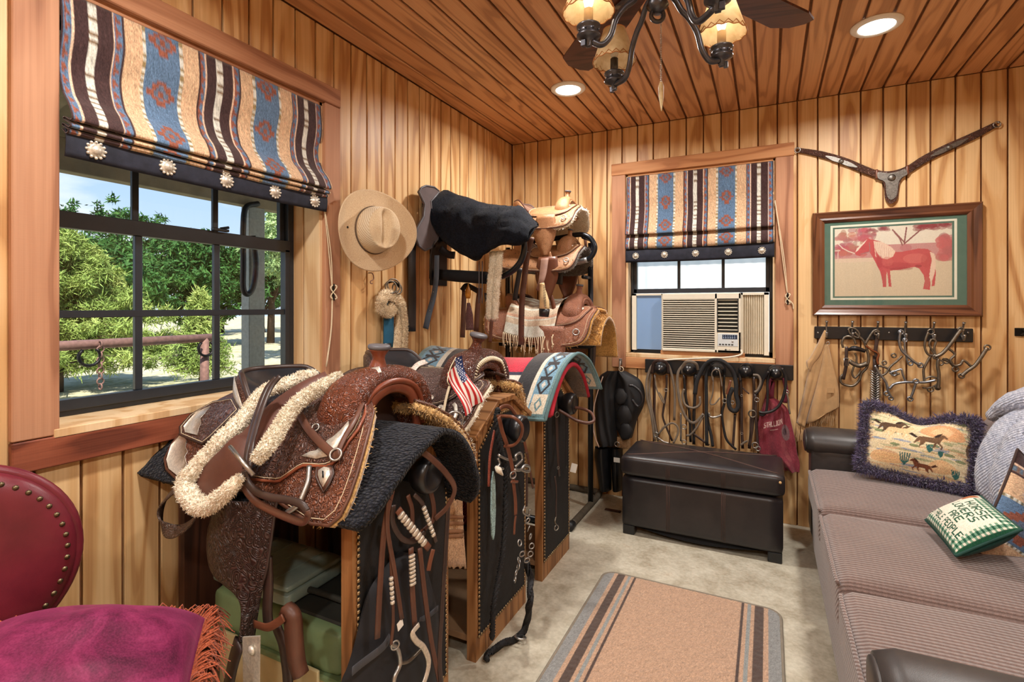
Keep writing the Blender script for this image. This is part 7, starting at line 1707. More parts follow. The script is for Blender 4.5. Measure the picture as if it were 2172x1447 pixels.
def small_saddle(name, label, xf, yc, z0, sc, mt, ms, mfl, rz=0, hornm=None, tilt=0, fender=True, fm=None, ang=(4, 18, 52, 64), capr=.026):
    t = thing(name, label, 'saddle', (xf-.24*sc, yc, z0-.06))
    D = Drape(yc, z0, flare(*ang)); x = lambda a: xf+a*sc
    sk = smooth_poly([(x(.13), -.05*sc), (x(.14), -.2*sc), (x(.12), -.32*sc), (x(.05), -.37*sc), (x(-.12), -.38*sc), (x(-.35), -.36*sc), (x(-.56), -.33*sc), (x(-.62), -.24*sc), (x(-.60), -.08*sc), (x(-.2), -.04*sc)], 3); far = [(a, -b) for a, b in sk[::-1]]
    plate(D, sk, 0, .006, mt, 'skirt', t, m_lbrown, .0035, m_thread); plate(D, far, 0, .006, mt, 'skirt', t, m_lbrown, .0035)
    fleece_under(D, sk, t, mfl, .014, -.017, 3500, 21, 1.03, .012); fleece_under(D, far, t, mfl, .014, -.017, 2500, 22, 1.03, .012)
    sj = smooth_poly([(x(.10), -.06*sc), (x(.10), -.15*sc), (x(.05), -.22*sc), (x(-.06), -.25*sc), (x(-.18), -.25*sc), (x(-.30), -.22*sc), (x(-.32), -.1*sc), (x(-.2), -.05*sc)], 3)
    plate(D, sj, .008, .005, mt, 'seat_jockey', t, m_lbrown, .003, m_thread); plate(D, [(a, -b) for a, b in sj[::-1]], .008, .005, mt, 'seat_jockey', t)
    seat_parts(t, xf, yc, z0-.005, sc, ms, mt, m_lbrown, .085, .05); fork_parts(t, xf, yc, z0-.05*sc, sc*.92, mt, mt, mt, None, .15, .12, 0, capr, .03)
    for a, s in ((.06, -.11), (-.38, -.13)):
        c = D.pt(x(a), s*sc, .016); mk('concho', lathe([(.016*sc, 0), (.015*sc, .003), (.006*sc, .006), (.001, .0065)], 18, c, (.1, -.5, .8)), m_silver, t, True, True)
    mk('rigging_dee', torus(D.pt(x(.06), -.29*sc, .016), .02*sc, .004*sc, (.2, -.9, .4), 18, 8), m_steel, t, True, True)
    if fender:
        for sg in (-1, 1):
            P0 = D.pt(x(-.10), sg*.25*sc, .012); y0 = P0.y; fa = [(-.19, 0), (-.22, -.16), (-.17, -.30), (-.13, -.36)]; fb = [(-.02, 0), (-.01, -.16), (-.06, -.30), (-.09, -.36)]
            a = spline([(x(p), y0+sg*.02, P0.z+q*sc) for p, q in fa], 5); b = spline([(x(p), y0+sg*.02, P0.z+q*sc) for p, q in fb], 5); V = []
            for p, q in zip(a, b):
                for i in range(8): u = i/7; V.append(p.lerp(q, u)+Vector((0, sg*.015*math.sin(math.pi*u), 0)))
            mk('fender', (V, [(j*8+i, j*8+i+1, (j+1)*8+i+1, (j+1)*8+i) for j in range(len(a)-1) for i in range(7)]), fm or mt, t, True, True, solid=.005)
            e = (a[-1]+b[-1])/2; w = .055*sc
            mk('stirrup', strap([e+Vector((-.02, 0, .02)), e+Vector((-w, 0, -.06*sc)), e+Vector((-w*1.05, 0, -.12*sc)), e+Vector((0, 0, -.135*sc)), e+Vector((w*1.05, 0, -.12*sc)), e+Vector((w, 0, -.06*sc)), e+Vector((.02, 0, .02))], .04*sc, .007, (0, sg, 0), 6), fm or mt, t, True, True)
    return t
m_paletan = leather('pale_tan_leather', rgb(176, 122, 82), rgb(206, 152, 108), .42, .25, 140)
m_suede = plain('brown_suede_seat', rgb(120, 86, 68), .95, var=.15, nscale=30, sheen=.4)
small_saddle('youth_saddle', 'small tan saddle perched on top of the corner rack', .585, -.42, 1.868, .66, m_paletan, m_suede, m_whfl, fender=True, capr=.03, ang=(8, 34, 64, 76))
small_saddle('youth_saddle', 'tan saddle with silver concho on the rack arm beneath the perched one', .60, -.42, 1.63, .68, m_paletan, m_suede, plush('grey_felt_lining', rgb(92, 88, 84), rgb(122, 116, 110), 0, 200), fender=True, fm=m_lred, ang=(8, 36, 66, 78))
small_saddle('basket_saddle', 'basket-stamped chestnut saddle under a fringed serape in the corner', .665, -.44, 1.262, .88, leather('basket_chestnut', rgb(150, 92, 66), rgb(178, 118, 88), .42, .5, 110), m_blkseat, m_gold2, fender=True, ang=(6, 28, 68, 82))
# amber fleece pad behind the basket saddle
D = Drape(-.40, 1.205, flare(6, 32, 70, 84)); t = thing('sheepskin_pad', 'amber sheepskin pad showing behind the basket saddle', 'saddle pad', (.6, -.4, 1.0))
g_ = grid(lambda u, v: D.pt(.14+.70*u, -.26+.62*v, .004*nz(u*20, v*20)), 24, 40); mk('pad', g_, m_gold2, t, True, True, solid=.016); tag(mk('fleece_pile', fuzz(g_, 12000, .016, .003, 31, jit=1), m_gold2, t, False, True), kind='stuff')
# serape
def serape():
    D = Drape(-.44, 1.325, flare(6, 22, 68, 84), lambda x: -.035*math.sin((x-.25)*8)); t = thing('serape_blanket', 'pale striped serape with knotted fringe folded over the basket saddle', 'blanket', (.48, -.5, 1.05)); nu, nv = 60, 110
    p = Paint(nu, nv, (196, 176, 152)); rs = np.random.RandomState(4)
    for i in range(26): a = rs.rand(); p.put((p.v > a) & (p.v < a+.012+.03*rs.rand()), [(150, 126, 108), (206, 206, 192), (200, 160, 134), (176, 150, 132), (212, 214, 202)][rs.randint(5)])
    p.put(p.v < .14, (206, 208, 196)); p.noise(.08, 1)
    fn = lambda u, v: D.pt(.27+.32*u+.02*v, -.33+.46*v, .004+.006*nz(u*7, v*7)+.01*abs(math.sin(u*7)))
    mk('cloth', grid(fn, nu, nv), fabric('serape_weave', 600, 1, .3, .5, .3), t, True, True, solid=.005, col=p.flat()); parts = []; rng = random.Random(3)
    for i in range(26):
        q = Vector(fn(i/25, 0)); L = rng.uniform(.07, .11); e = q+Vector((rng.uniform(-.015, .015), -.006, -L)); parts.append(tube([q, q.lerp(e, .5)+Vector((rng.uniform(-.008, .008), -.004, 0)), e], [.0028, .0026, .002], 5, sm=3)); parts.append(ball(q.lerp(e, .78), .005, 4))
    tag(mk('fringe', join(*parts), m_rope, t, True, True), kind='stuff')
serape()
# rawhide stirrup and straps hanging from the saddles above
ks = K(960, 380, 3.8088)
def PK(x, y, yy): return PY(*ks(x, y), yy)
t = thing('rawhide_stirrup', 'pale rawhide covered stirrup laced up the middle hanging over the serape', 'stirrup', PK(740, 1110, -.72)); yy = -.72
mk('body', tube([PK(722, 840, yy), PK(728, 900, yy), PK(740, 980, yy), PK(742, 1050, yy)], [.014, .018, .028, .031], 14, ry=[.01, .012, .02, .022], ref=(1, 0, 0), sm=5), plain('rawhide', rgb(214, 186, 138), .5, var=.15), t, True, True)
mk('tread_wrap', tube([PK(742, 1048, yy), PK(740, 1080, yy), PK(738, 1112, yy)], [.032, .031, .028], 14, ry=[.023, .023, .02], ref=(1, 0, 0)), m_lblack, t, True, True)
for i in range(14): y = 860+i*13; mk('lace', tube([PK(730+i*.6, y, yy-.02-.0007*i), PK(750+i*.6, y+8, yy-.018-.0007*i)], .0018, 5), m_lblack, t, True, True)
mk('stirrup_leather', strap([PK(745, 640, -.66), PK(730, 760, -.70), PK(715, 830, yy), PK(690, 900, yy)], [.05, .045, .035, .03], .006, (0, -1, 0)), leather('dusty_leather', rgb(120, 86, 72), rgb(150, 112, 94), .6), t, True, True)
def straps(name, label, cat, items, base):
    t = thing(name, label, cat, base)
    for nm, pts, yy, w, m in items: mk(nm, strap([PK(*p, yy) for p in pts], w, .005, (.2, -1, 0), 6), m, t, True, True)
    return t
t = straps('latigo_strap', 'long dark brown punched latigo strap hanging beside the serape', 'strap', [('strap', [(640, 470), (605, 600), (580, 800), (560, 1000), (553, 1340)], -.74, .034, m_lbrown)], PK(553, 1340, -.74))
for i in range(9): q = PK(608-i*5.2, 590+i*85, -.745); mk('hole', lathe([(.003, 0), (.003, .002)], 8, q, (.2, -1, 0)), m_blk, t, True, True)
straps('latigo_strap', 'black webbing strap hanging behind the brown punched latigo', 'strap', [('strap', [(545, 720), (520, 860), (500, 980)], -.62, .03, m_lblack)], PK(500, 980, -.62))
straps('latigo_strap', 'dark strap hanging against the boards under the youth saddles', 'strap', [('strap', [(860, 700), (860, 800), (855, 850)], -.30, .05, m_lblack)], PK(855, 850, -.3))
straps('latigo_strap', 'dark brown strap with buckle holes hanging past the rack loop', 'strap', [('strap', [(1030, 390), (1065, 470), (1078, 560), (1092, 745)], -.18, .018, m_lbrown)], PK(1092, 745, -.18))
straps('cinch_strap', 'dark furry strap hanging below the amber sheepskin', 'strap', [('strap', [(1140, 1290), (1135, 1400), (1125, 1560)], -.25, .034, m_ldark)], PK(1125, 1560, -.25))

# ---- wall rack with the sheepskin covered saddle ----
ke = K(860, 380, 4.0195)
def PE(x, y, yy): return PY(*ke(x, y), yy)
YE = -.93
def wall_rack():
    t = thing('wall_saddle_rack', 'black padded wall rack carrying the sheepskin covered saddle', 'saddle rack', (.0, YE, 1.4))
    a = [PE(*p, YE-.05) for p in ((130, 820), (400, 840), (680, 840), (800, 835), (900, 790), (970, 720), (1005, 640), (1012, 560), (985, 500))]
    a = [Vector((.004, YE-.05, a[0].z))]+[q for q in a if q.x > .02]
    top = a[-1].copy(); mk('arm', tube(a+[Vector((top.x-.1, YE-.02, top.z+.02)), Vector((.004, YE, top.z+.03))], .0165, 12, sm=6), m_tubeb, t, True, True)
    mk('pad_sleeve', tube([a[0]+Vector((.03, 0, 0)), a[0].lerp(a[2], .5), PE(690, 842, YE-.05)], [.03, .033, .033], 14, sm=4), plain('black_fabric_sleeve', rgb(24, 25, 28), .9, var=.2), t, True, True)
    mk('wall_plate', box(.0005, .012, YE-.10, YE+.06, a[0].z-.06, top.z+.08, .003), m_tubeb, t, world=True)
wall_rack()
def english():
    t = thing('english_saddle', 'saddle with brown suede flaps under a black sheepskin seat cover', 'saddle', (.3, YE, 1.45))
    # ridge line traced along the top, cover hangs from it on the near side
    rt = [PE(*p, YE) for p in ((200, 170), (330, 108), (450, 150), (560, 190), (700, 228), (850, 238), (990, 262), (1060, 330), (1125, 390))]
    lo = [PE(*p, YE-.16) for p in ((215, 330), (275, 470), (380, 590), (520, 680), (620, 705), (720, 640), (840, 610), (960, 570), (1040, 510))]
    R_ = spline(rt, 6); L_ = spline(lo, 6); n = len(R_); nv = 26; V = []
    for j in range(nv):
        v = j/(nv-1)
        for i in range(n):
            a, b = R_[i], L_[i]; f = i/(n-1)
            if v < .72:
                q = v/.72; p = a.lerp(b, q); p.y = a.y+(b.y-a.y)*math.sin(q*math.pi/2)**.9-.02*math.sin(math.pi*q); p.z = a.z+(b.z-a.z)*(q**1.25)
                p += Vector((0, -.03, .02))*nz(p.x*7, p.z*7, 4)+Vector((0, -.03*math.sin(math.pi*q)*math.sin(math.pi*f), 0))
            else:
                q = (v-.72)/.28; p = a.copy(); p.y += .13*q*(1-f**5); p.z -= .05*q*q*(1-f**5)
            V.append(p)
    F = [(j*n+i, j*n+i+1, (j+1)*n+i+1, (j+1)*n+i) for j in range(int(nv*.72)) for i in range(n-1)]
    F2 = [(j*n+i, j*n+i+1, (j+1)*n+i+1, (j+1)*n+i) for j in range(int(nv*.74), nv-1) for i in range(n-1)]
    # stitch far side to the ridge
    j0 = int(nv*.74); F2 += [(i+1, i, j0*n+i, j0*n+i+1) for i in range(n-1)]
    m = plush('black_sheepskin', rgb(9, 11, 16), rgb(22, 26, 36), 0, 120, 1, .05, 20)
    V = [v+Vector((0, -.008, .006))*nz(v.x*28, v.y*28, v.z*28) for v in V]
    mk('sheepskin_cover', (V, F+F2), m, t, True, True, solid=.016, offset=0)
    tag(mk('sheepskin_pile', fuzz((V, F+F2), 42000, .008, .0022, 41, jit=1.3), m, t, False, True), kind='stuff')
    mk('sheepskin_pile', fuzz((V, [f[::-1] for f in F+F2]), 30000, .008, .0022, 42, jit=1.3), m, t, False, True)['kind'] = 'stuff'
    ms = plain('brown_suede', rgb(82, 68, 68), .95, var=.15, nscale=20, sheen=.3)
    fl = [(100, 110), (120, 75), (160, 58), (230, 70), (275, 105), (240, 150), (200, 190), (215, 330), (275, 420), (260, 510), (200, 590), (150, 610), (100, 570), (75, 500), (85, 420), (140, 320), (150, 215)]
    P = [PX(*ke(*p), .055) for p in fl]; o = P[0]; mk('rear_flap', prism([((p-o).y, (p-o).z) for p in P], o, (0, 1, 0), (0, 0, 1), .012), ms, t, False, True)
    mk('flap_piping', tube([p+Vector((.012, 0, 0)) for p in P], .005, 6, True), m_lgreyb, t, True, True)
    mk('knee_strap', strap([PE(*p, YE-.06) for p in ((250, 520), (180, 640), (110, 760))], [.06, .05, .045], .006, (0, -1, 0)), ms, t, True, True); mk('knee_strap', strap([PE(*p, YE-.07) for p in ((300, 590), (360, 640), (420, 650))], .04, .006, (0, -1, 0)), m_lblack, t, True, True)
    mk('seat_tree', tube([PE(330, 160, YE+.02), PE(600, 300, YE+.02), PE(950, 330, YE+.02)], [.05, .05, .06], 10, sm=4), m_lblack, t, True, True)
    mk('girth_billet', strap([PE(*p, YE-.16) for p in ((268, 650), (262, 850), (240, 1000), (200, 1150), (172, 1275))], [.032, .034, .036, .038, .038], .005, (0, -1, .1)), leather('blue_grey_billet', rgb(66, 78, 92), rgb(92, 104, 118), .4), t, True, True)
    for x, y in ((238, 962), (225, 1040), (208, 1120)): mk('billet_hole', lathe([(.003, 0), (.003, .002)], 8, PE(x, y, YE-.165), (0, -1, 0)), m_steel, t, True, True)
    mk('girth_strap', strap([PX(*ke(*p), .03) for p in ((65, 440), (55, 700), (58, 1000), (55, 1300))], .05, .004, (1, -.3, 0)), m_lblack, t, True, True)
    mk('cord', tube([PE(*p, YE-.17) for p in ((250, 530), (215, 640), (208, 850))], .004, 6, sm=4), m_lblack, t, True, True)
    for x in (628, 655): mk('cord', tube([PE(x, 700, YE-.10), PE(x, 900, YE-.10), PE(x-2, 1060, YE-.10)], .0028, 6, sm=4), m_lgreyb, t, True, True)
    mk('cord_lock', lathe([(.012, 0), (.016, .02), (.018, .045)], 14, PE(700, 1045, YE-.11), (0, 0, 1)), m_lblack, t, True, True)
english()
def girth():
    t = thing('fleece_girth', 'white fleece girth hanging under the sheepskin saddle', 'girth', PE(745, 1200, YE-.12)); ctr = [(775, 620), (768, 760), (752, 900), (745, 1050), (738, 1195)]
    for d in (-.017, .017):
        g_ = tube([PE(*p, YE-.12)+Vector((d, 0, 0)) for p in ctr], [.018, .019, .018, .017, .014], 12, sm=6, ry=[.012]*5, ref=(1, 0, 0)); e = mk('fleece_roll', g_, m_whfl, t, True, True); tag(mk('fleece_pile', fuzz(g_, 3500, .006, .002, 51, jit=1), m_whfl, e, False, True), kind='stuff')
    for d in (-.016, .0, .016): mk('buckle', torus(PE(738, 1200, YE-.12)+Vector((d, 0, 0)), .007, .002, (0, 1, 0), 12, 6), m_steel, t, True, True)
    mk('billet', strap([PE(735, 1205, YE-.12), PE(728, 1300, YE-.12), PE(722, 1390, YE-.12)], .02, .004, (0, -1, 0)), m_lbrown, t, True, True)
girth()
t = straps('rifle_sling', 'pair of dark straps with a tooled drop and amber tip beneath the wall rack', 'strap', [('strap', [(95, 900), (90, 1000), (80, 1280)], -.86, .03, m_lbrown), ('strap', [(225, 880), (205, 1000), (190, 1230)], -.86, .03, m_lbrown), ('tooled_drop', [(128, 1000), (135, 1100), (138, 1220)], -.87, [.02, .045, .05], leather('pinkish_tooled', rgb(110, 72, 72), rgb(140, 98, 94), .5, .6, 90)), ('hanger_loop', [(75, 900), (110, 860), (160, 880), (205, 905)], -.86, .03, m_lblack)], PK(135, 1230, -.87))
mk('amber_tip', lathe([(.012, 0), (.017, .02), (.016, .045), (.006, .07), (.002, .085)], 14, PK(125, 965, -.875), (0, 0, 1)), plain('amber_plastic', rgb(196, 130, 44), .3), t, True, True)

# ---- halter on the left wall ----
def halter():
    kh = K(680, 380, 3.4452); PH = lambda x, y, d=.05: PX(*kh(x, y), d)
    t = thing('fleece_halter', 'teal halter with tan fleece noseband hanging under the hat', 'halter', PH(550, 1260, .03))
    mk('hook', tube([PH(480, 765, .0), PH(490, 760, .03), PH(540, 750, .06), PH(575, 790, .06)], .005, 8, sm=4), m_iron, t, True, True)
    for x, y, r in ((515, 790, .030), (560, 800, .026), (535, 780, .034)): mk('ring', torus(PH(x, y, .06), r, .004, (1, -.9+x*.001, .2), 20, 8), m_bronzebit, t, True, True)
    mk('webbing', strap([PH(505, 880, .035), PH(500, 1000, .035), PH(495, 1230, .035)], .075, .006, (1, 0, 0)), plain('teal_webbing', rgb(24, 82, 110), .8, bump=.4, bscale=500), t, True, True)
    for pts, w in (([(440, 900), (470, 850), (520, 850), (570, 890), (590, 960), (575, 1100), (545, 1260)], .055), ([(440, 890), (450, 950), (500, 975), (530, 930)], .05), ([(590, 900), (612, 1050), (608, 1265)], .03)):
        g_ = strap([PH(*p, .062-.004*i) for i, p in enumerate(pts)], w, .018, (1, -.3, 0), 6); e = mk('fleece_band', g_, m_whfl2, t, True, True); tag(mk('fleece_pile', fuzz(g_, 3500, .007, .002, 61, jit=1), m_whfl2, e, False, True), kind='stuff')
    mk('hardware', strap([PH(490, 1200, .05), PH(488, 1260, .05)], .05, .006, (1, 0, 0), 3), m_lblack, t, True, True)
m_whfl2 = plush('beige_fleece', rgb(206, 178, 142), rgb(236, 214, 184), 0, 160, 1, .6, 30, 1, .75)
halter()

# ---- black knob rail under the small window with bridles ----
kr = K(1230, 740, 4.344)
def PR(x, y, d=.06): return PY(*kr(x, y), -d)
def knob_rail():
    t = thing('knob_rail', 'black rail with five round knobs below the small window', 'bridle rail', (1.39, 0, .84))
    mk('board', box(.975, 1.812, -.046, -.0235, .838, .925, .003), m_blk, t, world=True)
    for x, y in ((740, 185), (1000, 195), (1265, 205), (1530, 210), (1805, 225)):
        p = PR(x, y, .10); mk('knob', lathe([(.026, 0), (.026, .012), (.040, .018), (.044, .028), (.040, .038), (.030, .044), (.036, .052), (.036, .062), (.026, .078), (.010, .088), (.001, .089)], 26, (p.x, -.046, p.z), (0, -1, 0)), m_knob, t, True, True)
        mk('knob_screw', lathe([(.005, 0), (.004, .002), (.001, .003)], 10, (p.x, -.134, p.z), (0, -1, 0)), m_steel, t, True, True)
knob_rail()
def rb(label, items, base, name='bridle'):
    t = thing(name, label, 'bridle', PR(*base, .06))
    for nm, pts, d, w, m, typ in items:
        P = [PR(p[0], p[1], p[2] if len(p) > 2 else d) for p in pts]
        if typ == 's': mk(nm, strap(P, w, .004, (0, -1, 0), 6), m, t, True, True)
        elif typ == 'r': mk(nm, tube(P, w, 8, sm=6), m, t, True, True)
        else: mk(nm, torus(P[0], w, w*.22, (0, 1, 0), 16, 6), m, t, True, True)
G_, B_, D_, S_ = m_lgrey, m_lblack, m_ldark, m_steel
rb('worn grey-brown bridle with long reins on the first rail knob', [('rein', [(690, 130), (650, 180), (615, 300), (620, 450), (660, 620), (690, 850)], .09, .016, G_, 's'), ('rein', [(740, 105, .12), (690, 125, .1), (655, 220), (640, 420), (690, 700), (720, 850)], .08, .015, G_, 's'), ('rein', [(760, 110, .12), (820, 160, .1), (855, 280), (875, 420), (870, 660)], .09, .015, G_, 's'), ('crown', [(665, 230), (680, 130, .11), (740, 108, .13), (800, 135, .11), (815, 230)], .09, .018, D_, 's'), ('cheek', [(690, 240), (690, 450), (690, 640), (720, 820)], .07, .013, D_, 's'), ('cheek', [(800, 240), (795, 400), (770, 560), (770, 650), (850, 850)], .075, .013, D_, 's'), ('throat_latch', [(690, 250), (710, 380), (770, 500), (770, 470), (730, 400)], .10, .008, G_, 's'), ('rein_end', [(720, 790), (780, 720), (850, 685), (900, 720), (900, 790), (860, 870)], .10, .012, G_, 's'), ('buckle', [(792, 380)], .09, .010, S_, 'o'), ('bit_ring', [(700, 790)], .09, .014, S_, 'o'), ('bit', [(700, 800), (760, 850), (820, 870)], .08, .005, S_, 'r')], (750, 860))
rb('pale split-rein bridle with bead-chain strap on the second rail knob', [('rein', [(960, 140), (905, 220), (900, 350), (930, 520), (990, 650), (1060, 680), (1140, 600)], .10, .017, G_, 's'), ('crown', [(945, 230), (960, 140, .12), (1010, 115, .13), (1070, 140, .12), (1090, 200)], .1, .018, G_, 's'), ('noseband', [(960, 370), (945, 440), (975, 520), (1050, 545), (1105, 510), (1105, 440)], .10, .007, G_, 'r'), ('cheek', [(960, 240), (975, 450), (1010, 600), (1020, 860)], .07, .016, B_, 's'), ('cheek', [(1060, 240), (1060, 420), (1050, 640), (1050, 880)], .07, .018, B_, 's'), ('bead_strap', [(930, 590), (930, 700), (930, 850)], .09, .006, S_, 'r'), ('rein', [(1140, 610), (1080, 720), (1020, 790), (980, 800)], .10, .012, G_, 's'), ('bit_ring', [(960, 720)], .09, .014, S_, 'o'), ('bit_ring', [(960, 860)], .09, .013, S_, 'o'), ('rein', [(1040, 780), (1110, 830), (1190, 890)], .09, .014, D_, 's')], (1000, 870))
rb('thick black braided rope bridle looped on the third rail knob', [('rope_loop', [(1060, 420), (1080, 290), (1140, 170), (1210, 110, .12), (1300, 110, .13), (1370, 160, .12), (1420, 240), (1440, 330), (1440, 420), (1460, 520), (1430, 575), (1380, 540), (1375, 440), (1410, 360)], .10, .0125, m_brope, 'r'), ('rope_loop', [(1200, 140), (1165, 250), (1165, 450), (1165, 620), (1170, 890)], .09, .010, m_brope, 'r'), ('cheek', [(1230, 250), (1225, 400), (1200, 500), (1240, 510), (1290, 450)], .09, .008, G_, 's'), ('thin_loop', [(1225, 300), (1215, 230), (1240, 195), (1280, 200), (1300, 280), (1310, 350)], .14, .0035, G_, 'r'), ('cheek', [(1330, 240), (1325, 380), (1335, 480), (1310, 600), (1330, 760), (1360, 850), (1440, 930)], .08, .014, B_, 's'), ('bit', [(1190, 590), (1200, 625), (1250, 630), (1305, 610)], .10, .006, S_, 'r'), ('bit_ring', [(1335, 480)], .10, .012, S_, 'o'), ('bit_ring', [(1405, 495)], .10, .010, S_, 'o'), ('braided_rein', [(1170, 600), (1185, 700), (1210, 800), (1225, 900)], .08, .009, m_brope, 'r'), ('strap_end', [(1390, 290), (1365, 380), (1352, 420)], .11, .014, m_lred, 's'), ('cheek', [(1430, 600), (1420, 760), (1410, 900)], .07, .014, D_, 's')], (1200, 900))
rb('dark studded headstall on the fourth rail knob', [('crown', [(1480, 300), (1475, 210), (1520, 145, .11), (1580, 160, .11), (1600, 250)], .09, .016, B_, 's'), ('cheek', [(1480, 260), (1490, 500), (1490, 700), (1500, 920)], .07, .016, D_, 's'), ('cheek', [(1600, 260), (1605, 450), (1590, 700), (1560, 920)], .08, .016, D_, 's'), ('side_loop', [(1595, 240), (1645, 250), (1665, 310), (1640, 380), (1610, 400)], .11, .007, G_, 'r'), ('tie', [(1500, 360), (1530, 390), (1560, 415)], .09, .008, D_, 's'), ('bit_ring', [(1590, 600)], .09, .020, m_bronzebit, 'o'), ('stud', [(1490, 430)], .08, .006, S_, 'o'), ('stud', [(1492, 780)], .08, .006, S_, 'o'), ('strap_end', [(1480, 890), (1520, 860), (1545, 850)], .09, .012, G_, 's'), ('buckle', [(1630, 470)], .10, .012, S_, 'o')], (1530, 930))
rb('black rolled reins and chain looped on the fifth rail knob', [('rein', [(1740, 210, .13), (1690, 290), (1660, 370), (1620, 420)], .11, .007, B_, 'r'), ('rein', [(1760, 190, .13), (1730, 280), (1730, 420), (1720, 560), (1690, 610), (1650, 600)], .11, .007, B_, 'r'), ('rein', [(1860, 180, .13), (1895, 260), (1890, 380), (1850, 500), (1780, 570), (1690, 590), (1650, 580)], .12, .008, B_, 'r'), ('cheek', [(1620, 420), (1620, 600), (1630, 760), (1640, 900)], .09, .015, D_, 's'), ('chain', [(1905, 400), (1920, 470), (1925, 540), (1935, 600)], .10, .005, S_, 'r'), ('snap_ring', [(1905, 400)], .10, .011, S_, 'o'), ('bit_ring', [(1615, 890)], .10, .016, S_, 'o'), ('bit_ring', [(1640, 920)], .10, .013, S_, 'o'), ('cheek', [(1575, 620), (1570, 800), (1555, 900)], .08, .012, D_, 's')], (1640, 940))
def tote():
    t = thing('burgundy_tote', 'faded burgundy cloth tote bag hanging from the last rail knob', 'bag', PR(1850, 1130, .06)); m = fabric('faded_canvas', 700, .9, .2, .3, .25)
    for pts in ([(1770, 280), (1740, 380), (1720, 470)], [(1880, 270), (1900, 380), (1890, 500)], [(1780, 300), (1770, 400), (1770, 470)]): mk('handle', strap([PR(*p, .055) for p in pts], .022, .004, (0, -1, 0)), plain('burgundy_strap', rgb(110, 40, 56), .9), t, True, True)
    A = [(1720, 450), (1690, 520), (1660, 620), (1620, 780), (1590, 880), (1600, 960)]; B = [(1800, 470), (1890, 510), (1930, 590), (1985, 800), (2010, 1000), (2022, 1110)]
    Cc = [(1600, 960), (2022, 1130)]
    a = spline([PR(*p, .05) for p in ((1700, 460), (1680, 540), (1650, 640), (1625, 760), (1640, 900), (1690, 990), (1800, 1060), (1900, 1120))], 26); b = spline([PR(*p, .05) for p in ((1790, 450), (1860, 500), (1915, 560), (1945, 680), (1980, 830), (2000, 960), (2025, 1050), (2022, 1135))], 26); nu = 200; V = []; nv = len(a)
    for j in range(nv):
        for i in range(nu): u = i/(nu-1); q = a[j].lerp(b[j], u); V.append(q+Vector((0, -.028*math.sin(math.pi*u)-.012*math.sin(u*11+j*.016)*min(1, j/60), 0)))
    p = Paint(nu, nv, (128, 50, 62)); rs = np.random.RandomState(3)
    for i in range(40): p.ell(rs.rand(), rs.rand(), .06, .04+.06*rs.rand(), [(146, 66, 76), (112, 40, 54), (162, 92, 90)][rs.randint(3)], .35)
    q = Paint(nu, nv, (0, 0, 0)); q.v = 1-q.v; q.u = q.u
    pv = 1-p.v; p.v = pv; text(p, 'STALLION', .22, .585, .072, .055, (206, 178, 172)); p.rect(.40, .55, .62, .56, (190, 160, 154)); p.ell(.80, .50, .10, .07, (120, 92, 96)); p.ell(.78, .51, .05, .03, (86, 64, 72)); p.noise(.06, 2)
    mk('bag', (V, [(j*nu+i, (j+1)*nu+i, (j+1)*nu+i+1, j*nu+i+1) for j in range(nv-1) for i in range(nu-1)]), m, t, True, True, solid=.006, col=p.flat())
tote()
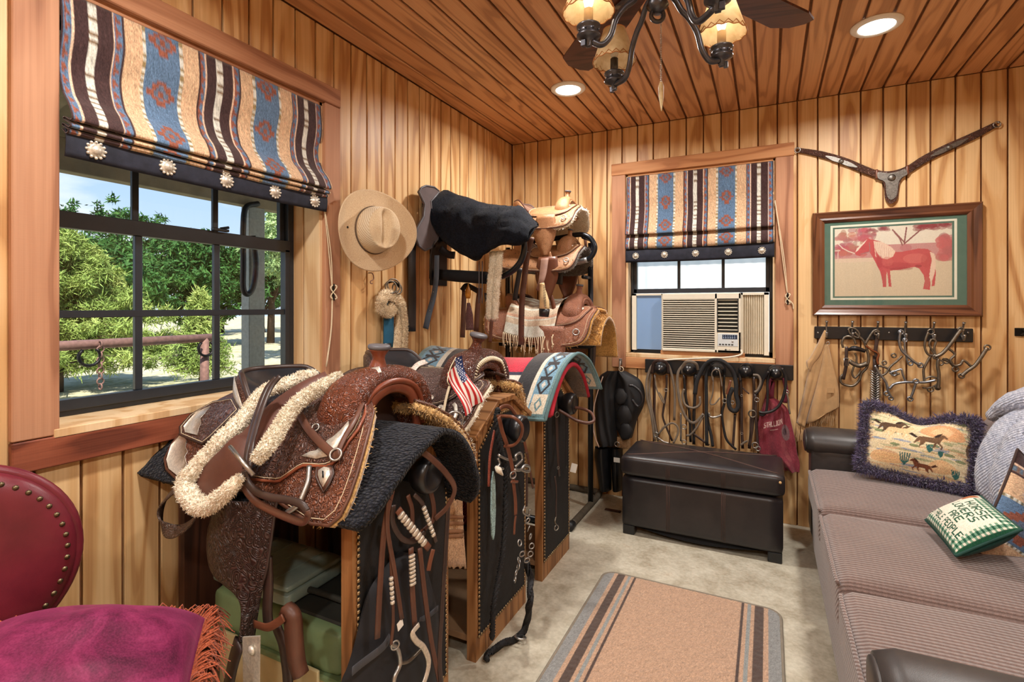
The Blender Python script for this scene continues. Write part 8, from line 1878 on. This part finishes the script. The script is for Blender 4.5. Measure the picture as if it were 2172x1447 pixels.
# ---- black pack hung on a hook left of the rail ----
def pack():
    kq = K(1240, 740, 4.256); Q = lambda x, y, d: PY(*kq(x, y), -d); m = plain('black_pack_nylon', rgb(34, 35, 38), .55, var=.35, nscale=9, bump=.3, bscale=400)
    t = thing('black_pack', 'black fabric pack and helmet liner hanging from a wall hook', 'bag', Q(200, 1280, .08))
    mk('hook', tube([Q(322, 110, .024), Q(322, 120, .05), Q(318, 165, .06), Q(325, 190, .075)], .006, 8, sm=4), m_steel, t, True, True); mk('hook_plate', obox(Q(325, 115, .025), (1, 0, 0), (0, 1, 0), UP, .02, .004, .04, .001), m_steel, t, world=True)
    mk('ring', torus(Q(330, 185, .07), .016, .003, (.3, 1, 0)), m_rope, t, True, True)
    def body(nm, A, B, d, bulge, mm=m, folds=0):
        a = spline([Q(*p, d) for p in A], 6); b = spline([Q(*p, d) for p in B], 6); nu = 18; V = []
        for s in (1, 0):
            for p, q in zip(a, b):
                for i in range(nu): u = i/(nu-1); V.append(p.lerp(q, u)+Vector((0, -s*(bulge*math.sin(math.pi*u)**.6+folds*math.sin(u*13+p.z*10)*math.sin(math.pi*u)), 0)))
        n = len(a)*nu; F = []
        for k in range(2):
            for j in range(len(a)-1):
                for i in range(nu-1): q = (k*n+j*nu+i, k*n+j*nu+i+1, k*n+(j+1)*nu+i+1, k*n+(j+1)*nu+i); F.append(q if k else q[::-1])
        return mk(nm, (V, F), mm, t, True, True)
    body('sack', [(200, 200), (130, 260), (100, 420), (95, 650), (110, 800), (130, 870)], [(330, 200), (300, 330), (290, 500), (290, 700), (295, 800), (290, 870)], .05, .05, m, .012)
    body('side_pocket', [(300, 200), (290, 330), (255, 430), (270, 560), (280, 700), (330, 800)], [(370, 200), (500, 280), (545, 400), (530, 520), (475, 640), (430, 800)], .05, .06, m, .006)
    body('saddle_boot', [(95, 880), (88, 960), (105, 1050), (125, 1180), (140, 1260)], [(235, 890), (238, 980), (240, 1080), (245, 1180), (245, 1270)], .05, .07, m_blk); body('saddle_boot', [(240, 890), (240, 980), (245, 1080), (250, 1180), (255, 1270)], [(340, 890), (345, 980), (345, 1080), (345, 1180), (345, 1270)], .05, .06, m_blk)
    for c, r in (((330, 430), .04), ((360, 600), .05), ((370, 740), .044)): mk('padded_lobe', xf(([Vector(q)*(1+.25*nz(q[0]*40, q[1]*40, q[2]*40+r*99)) for q in ball((0, 0, 0), r, 8, 1.0, .45, 1.3)[0]], ball((0, 0, 0), r, 8)[1]), Matrix.Translation(Q(*c, .115))), m, t, True, True)
    mk('visor_loop', tube([Q(*p, .13) for p in ((400, 330), (450, 340), (510, 400), (520, 480), (480, 520), (430, 460))], .009, 8, sm=6), m_lblack, t, True, True)
    mk('zip_cord', tube([Q(*p, .11) for p in ((165, 250), (120, 380), (85, 520), (75, 680), (95, 800), (130, 890))], .004, 6, sm=6), plain('pink_cord', rgb(206, 176, 160), .8), t, True, True)
    mk('cinch_strings', obox(Q(352, 850, .09), (1, 0, 0), (0, 1, 0), UP, .085, .012, .07, .003), plain('tan_strings', rgb(150, 118, 84), .9, var=.4, nscale=90), t, world=True); mk('dee_ring', torus(Q(292, 862, .12), .015, .003, (0, 1, 0)), m_steel, t, True, True)
    mk('tag', obox(Q(290, 1005, .13), (1, 0, 0), (0, 1, 0), UP, .04, .002, .03, .001), m_white, t, world=True)
pack()
# ---- red patterned pouf behind the second stand ----
def pouf():
    t = thing('patterned_pouf', 'dark red patterned round cushion on the floor behind the second stand', 'cushion', (.40, -1.30, 0)); a = M('red_leaf_print', .9, 0, .15); v = a.co('Object')
    vo = a.voro(v, 14); w = a.ma('SINE', a.ma('MULTIPLY', vo, 60)); c = a.mix(a.ramp(w, [(.55, (0, 0, 0)), (.75, (1, 1, 1))]), rgb(112, 26, 40), rgb(176, 92, 92)); a.set('Base Color', c)
    mk('shelf_box', box(.18, .60, -1.375, -1.245, 0, .24, .004), m_ply, t, world=True)
    V, F = puffbox(.20, .62, -1.375, -1.235, .24, .62, .065, 12, .0); mk('cushion', (V, F), a.m, t, True, True)
    mk('price_tag', obox(PX(1217, 993, .70), Vector((.8, .5, -.3)).normalized(), Vector((.5, -.86, 0)).normalized(), Vector((.2, .1, .97)).normalized(), .035, .001, .05), m_white, t, world=True)
pouf()
p = PZ(1300, 1083, .004); tag(mk('wood_scrap', box(p.x-.05, p.x+.05, p.y-.012, p.y+.012, 0, .008, .002), m_dkz), 'small dark wood scrap on the floor beside the ottoman', 'wood scrap')
